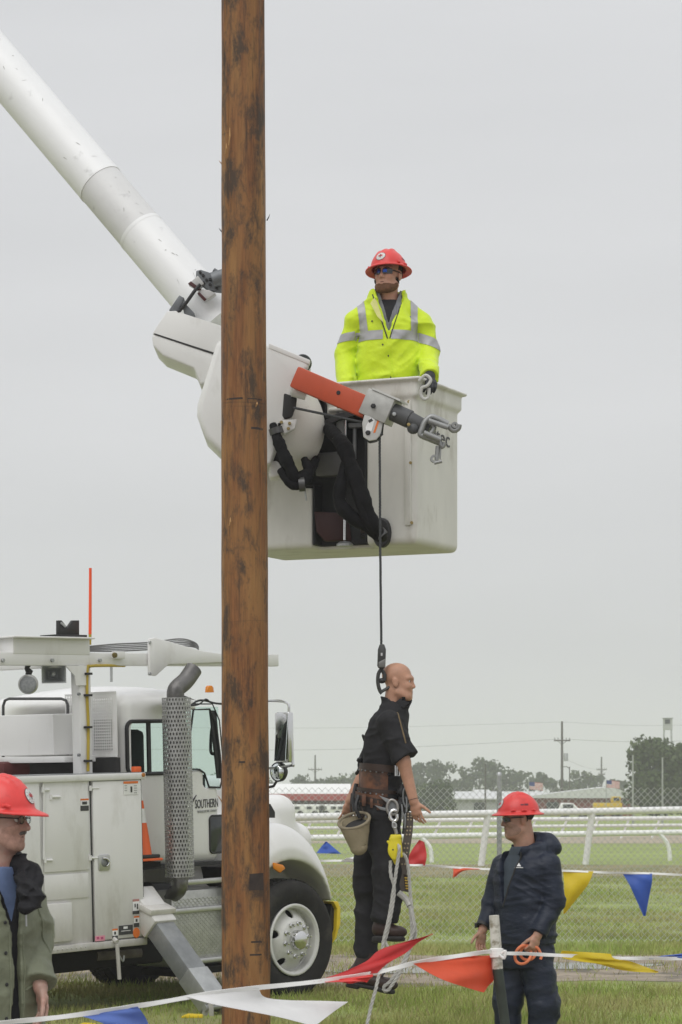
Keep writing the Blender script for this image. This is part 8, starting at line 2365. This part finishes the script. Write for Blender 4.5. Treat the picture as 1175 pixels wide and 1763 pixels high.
ropeP([(692, 1470, YR + .02), (699, 1476, YR + .02), (704, 1500, YR + .02), (707, 1540, YR + .02), (711, 1575, YR + .02), (716, 1605, YR + .02), (712, 1622, YR + .02), (700, 1645, YR + .02), (688, 1668, YR + .02), (672, 1690, YR + .02), (662, 1698, YR + .02), (662, 1706, YR + .02), (671, 1702, YR + .01), (690, 1672, YR + .01), (704, 1640, YR + .01), (709, 1615, YR + .01), (709, 1590, YR + .01), (706, 1562, YR + .03), (700, 1550, YR + .05), (688, 1538, YR + .06)])
ropeP([(706, 1560, YR + .01), (711, 1580, YR + .0), (713, 1600, YR + .0), (706, 1620, YR + .0)])
b = MB(); b.tube(smooth_path([g.p(686, 1537, YR + .05), g.p(694, 1543, YR + .05), g.p(702, 1551, YR + .04), g.p(706, 1560, YR + .02)], 4), .02, 8); b.build('eye_splice', m_rop, hlr, smooth=True)

# ------------------------------------------------------------------ pennant strings and stake
m_cord = mat('white ribbon', (0.78, 0.78, 0.76), 0.6, var=0.05)
m_pr = mat('red pennant', (0.62, 0.045, 0.045), 0.45, var=0.08, scale=6, bump=0.5, bscale=7, bdist=0.012, trans=0.0); m_po = mat('orange red pennant', (0.80, 0.13, 0.05), 0.45, var=0.06, scale=6, bump=0.5, bscale=7, bdist=0.012); m_py = mat('yellow pennant', (0.75, 0.60, 0.02), 0.45, var=0.06, scale=6, bump=0.5, bscale=7, bdist=0.012)
m_pb = mat('blue pennant', (0.06, 0.15, 0.55), 0.45, var=0.06, scale=6, bump=0.5, bscale=7, bdist=0.012); m_pb2 = mat('pale blue pennant', (0.16, 0.26, 0.66), 0.45, var=0.06, scale=6, bump=0.5, bscale=7, bdist=0.012); m_pw = mat('white pennant', (0.88, 0.88, 0.88), 0.45, var=0.04, scale=6, bump=0.5, bscale=7, bdist=0.012)
for mm in (m_pr, m_po, m_py, m_pb, m_pb2, m_pw):                           # thin plastic lets some light through
    nt2 = mm.node_tree; bs = nt2.nodes['Principled BSDF']; tr = nt2.nodes.new('ShaderNodeBsdfTranslucent'); mxs = nt2.nodes.new('ShaderNodeMixShader'); mxs.inputs[0].default_value = 0.42
    nt2.links.new(bs.inputs['Base Color'].links[0].from_socket, tr.inputs[0]); out = nt2.nodes['Material Output']
    nt2.links.new(bs.outputs[0], mxs.inputs[1]); nt2.links.new(tr.outputs[0], mxs.inputs[2]); nt2.links.new(mxs.outputs[0], out.inputs[0])


def ribbon(pts, w, name, m, parent, twist=0.6):
    b = MB(); pts = [np.asarray(q_, float) for q_ in pts]
    V, Fs = [], []
    for i, q_ in enumerate(pts):
        a = twist * math.sin(i * 0.7); V += [q_ + np.array([0, math.sin(a) * w, math.cos(a) * w]) / 2, q_ - np.array([0, math.sin(a) * w, math.cos(a) * w]) / 2]
        if i: Fs.append((2 * i - 2, 2 * i - 1, 2 * i + 1, 2 * i))
    b.add(V, Fs); return b.build(name, m, parent, smooth=True, solid=.003)


def pennant(rows, Yf, m, parent, label=None, sub=6, ripple=0.016):
    """rows: pairs of photo points with depth offsets, from the cord to the tip"""
    A = smooth_path([P(a[0], a[1], Yf(a[0]), a[2]) for a, c in rows], sub); C = smooth_path([P(c[0], c[1], Yf(c[0]), c[2]) for a, c in rows], sub)
    n = len(A) - 1; b = MB()
    def fn(u, v):
        i = int(round(u * n)); q_ = A[i] * (1 - v) + C[i] * v
        return q_ + np.array([0, ripple * math.sin(5 * u + 4 * v) + ripple * .5 * math.sin(11 * u - 6 * v), 0])
    b.grid(fn, n, 8); o = b.build('pennant', m, parent, smooth=True, solid=.0012)
    return o


def Yn(px): return 9.2 + (px + 0.0) / 855.0 * 1.8 if px < 855 else 11.0 + (px - 855) / 320.0 * 0.9
nb = thing('pennant_string', 'near string of blown coloured pennants crossing the foreground', 'bunting', P(855, 1640, 11.0), 'pennant strings on white cord')
cpts = [(-60, 1772), (0, 1762), (120, 1749), (250, 1730), (380, 1708), (545, 1690), (640, 1676), (720, 1657), (800, 1644), (848, 1638)]
ribbon([P(x, y, Yn(x)) for x, y in [tuple(q_[:2]) for q_ in smooth_path([np.array([x, y, 0.]) for x, y in cpts], 6)]], .019, 'cord', m_cord, nb)
cpts = [(862, 1641), (900, 1642), (970, 1645), (1050, 1649), (1120, 1650), (1200, 1650), (1300, 1646)]
ribbon([P(x, y, Yn(x)) for x, y in [tuple(q_[:2]) for q_ in smooth_path([np.array([x, y, 0.]) for x, y in cpts], 6)]], .016, 'cord', m_cord, nb)
pennant([((132, 1749, 0), (238, 1733, 0)), ((168, 1758, -.05), (250, 1750, .02)), ((235, 1790, -.05), (262, 1786, .0))], Yn, m_pb2, nb)
pennant([((322, 1716, 0), (446, 1699, 0)), ((362, 1728, -.10), (456, 1716, .06)), ((430, 1741, -.14), (500, 1722, .12)), ((490, 1753, -.14), (560, 1724, .16)), ((542, 1766, -.12), (600, 1724.5, .16))], Yn, m_pw, nb)
pennant([((540, 1691, 0), (650, 1675, 0)), ((580, 1678, .03), (668, 1658, .02)), ((630, 1656, .06), (700, 1640, .05)), ((660, 1633, .08), (722, 1622, .07)), ((742, 1609, .1), (746, 1608, .1))], Yn, m_pr, nb)
pennant([((542, 1691, 0), (643, 1677, 0)), ((575, 1691, -.03), (641, 1683, -.02)), ((605, 1692, -.04), (632, 1691, -.04))], Yn, mat('red pennant shaded side', (0.60, 0.03, 0.025), 0.45, var=0.05), nb)  # same red plastic, shade of the turned-under side put into the colour
pennant([((712, 1659, 0), (818, 1646, 0)), ((745, 1678, -.08), (850, 1646, .05)), ((780, 1693, -.12), (862, 1662, .05)), ((833, 1708, -.02), (849, 1690, .02))], Yn, m_po, nb)
pennant([((968, 1637, 0), (1052, 1642, 0)), ((972, 1650, -.03), (1058, 1650, -.01)), ((1030, 1660, -.04), (1085, 1655, .0)), ((1075, 1671, -.02), (1110, 1664, .02)), ((1133, 1674, 0), (1134, 1673, 0))], Yn, m_py, nb)
pennant([((1118, 1651, 0), (1205, 1649, 0)), ((1140, 1646, .03), (1215, 1640, .03)), ((1175, 1643, .05), (1220, 1632, .05))], Yn, m_pb2, nb)

stk = thing('stake', 'weathered wooden stake with white top holding the pennant string', 'stake', P(862, 1760, 11.0))
p0, p1, p2 = P(851, 1576, 11.0), P(857, 1668, 11.0), P(870, 1763, 11.0)
p3 = p2 + (p2 - p1) * (p2[2] + .2) / (p1[2] - p2[2])
b = MB(); b.tube([p0, p0 * .5 + p1 * .5, p1], [.0215, .0235, .0235], 14); b.build('painted_top', mat('peeling white paint', (0.55, 0.54, 0.48), 0.7, var=0.15, scale=16, col2=(0.24, 0.22, 0.16), c2pos=(0.52, 0.62), c2scale=14), stk, smooth=True)
b = MB(); b.tube([p1, p2, p3], [.023, .021, .014], 12); b.build('stake_shaft', mat('dark green stake', (0.035, 0.045, 0.035), 0.7, var=0.3, scale=10), stk, smooth=True)
b = MB(); q_ = P(855.5, 1641, 11.0)
for k in range(3): b.lathe([(.0245, -.009), (.030, -.006), (.030, .006), (.0245, .009)], q_ + np.array([0, 0, -.011 + .012 * k]), nrm((0.03 * (k - 1), .05, 1)), 16)
b.tube(smooth_path([q_ + np.array([.02, -.028, 0]), q_ + np.array([.035, -.04, .012]), q_ + np.array([.03, -.035, -.02]), q_ + np.array([.01, -.033, -.005])], 4), .006, 6)
b.build('cord_knot', m_cord, nb, smooth=True)

def Yfar(px): return 26.0
fb = thing('pennant_string', 'far string of coloured pennants running behind the man in navy', 'bunting', P(830, 1500, 26.0), 'pennant strings on white cord')
cpts = [(360, 1474), (515, 1482), (600, 1482), (700, 1489), (735, 1490), (830, 1496), (970, 1499), (1060, 1503), (1130, 1504), (1260, 1512)]
ribbon([P(x, y, 26.0) for x, y in [tuple(q_[:2]) for q_ in smooth_path([np.array([x, y, 0.]) for x, y in cpts], 6)]], .022, 'cord', m_cord, fb)
pennant([((540, 1483, 0), (596, 1482, 0)), ((520, 1480, .08), (590, 1480, .05))][:0] + [((545, 1469, 0), (588, 1470, 0)), ((552, 1460, .1), (577, 1461, .05)), ((561, 1449, .1), (563, 1449, .1))], Yfar, m_pb, fb)
pennant([((585, 1484, 0), (650, 1485, 0)), ((590, 1481, -.03), (645, 1478, -.02)), ((597, 1477, -.05), (620, 1474, -.05))], Yfar, m_pw, fb)
pennant([((702, 1489, 0), (732, 1490, 0)), ((706, 1470, .05), (735, 1472, .03)), ((722, 1446, .1), (731, 1450, .08))], Yfar, m_pr, fb)
pennant([((780, 1492, 0), (828, 1496, 0)), ((781, 1500, -.04), (800, 1499, -.02)), ((780, 1511, -.06), (785, 1509, -.06))], Yfar, m_po, fb)
pennant([((970, 1499, 0), (1022, 1500, 0)), ((972, 1530, -.05), (1010, 1527, -.03)), ((970, 1574, -.03), (973, 1573, -.03))], Yfar, m_py, fb)
pennant([((1072, 1503, 0), (1123, 1504, 0)), ((1085, 1525, -.04), (1122, 1525, -.02)), ((1108, 1577, -.02), (1112, 1577, -.02))], Yfar, m_pb, fb)
for px in (515, 1260):
    b = MB(); q_ = P(px, 1480 if px < 900 else 1510, 26.05); b.tube([(q_[0], 26.05, -.1), (q_[0], 26.05, q_[2] + .08)], .022, 8)
    st2 = b.build('stake', mat('bare wooden stake', (0.30, 0.25, 0.17), 0.8, var=0.2, scale=8), loc=(q_[0], 26.05, 0)); tag(st2, 'thin wooden stake holding far pennants near the truck bonnet' if px < 900 else 'thin wooden stake holding far pennants beyond the right edge', 'stake')

# yellow wheel chocks lying in the grass
for px, py, lab, Lh in ((332, 1752, 'yellow chock lying in grass beside the outrigger foot', .085), (150, 1768, 'yellow chock lying in grass under the blue pennant', .07)):
    c = P(px, py, EYE * F / (py - HY) * 1.0); c[2] = 0
    b = MB(); b.prism([c + np.array(q_) for q_ in ((-Lh, -.05, 0), (Lh, -.05, 0), (Lh * .9, -.05, .025), (-Lh * .4, -.05, .03), (-Lh, -.05, .012))], (0, .1, 0)); tag(b.build('wheel_chock', m_ylw, bevel=.008, loc=c), lab, 'wheel chock')
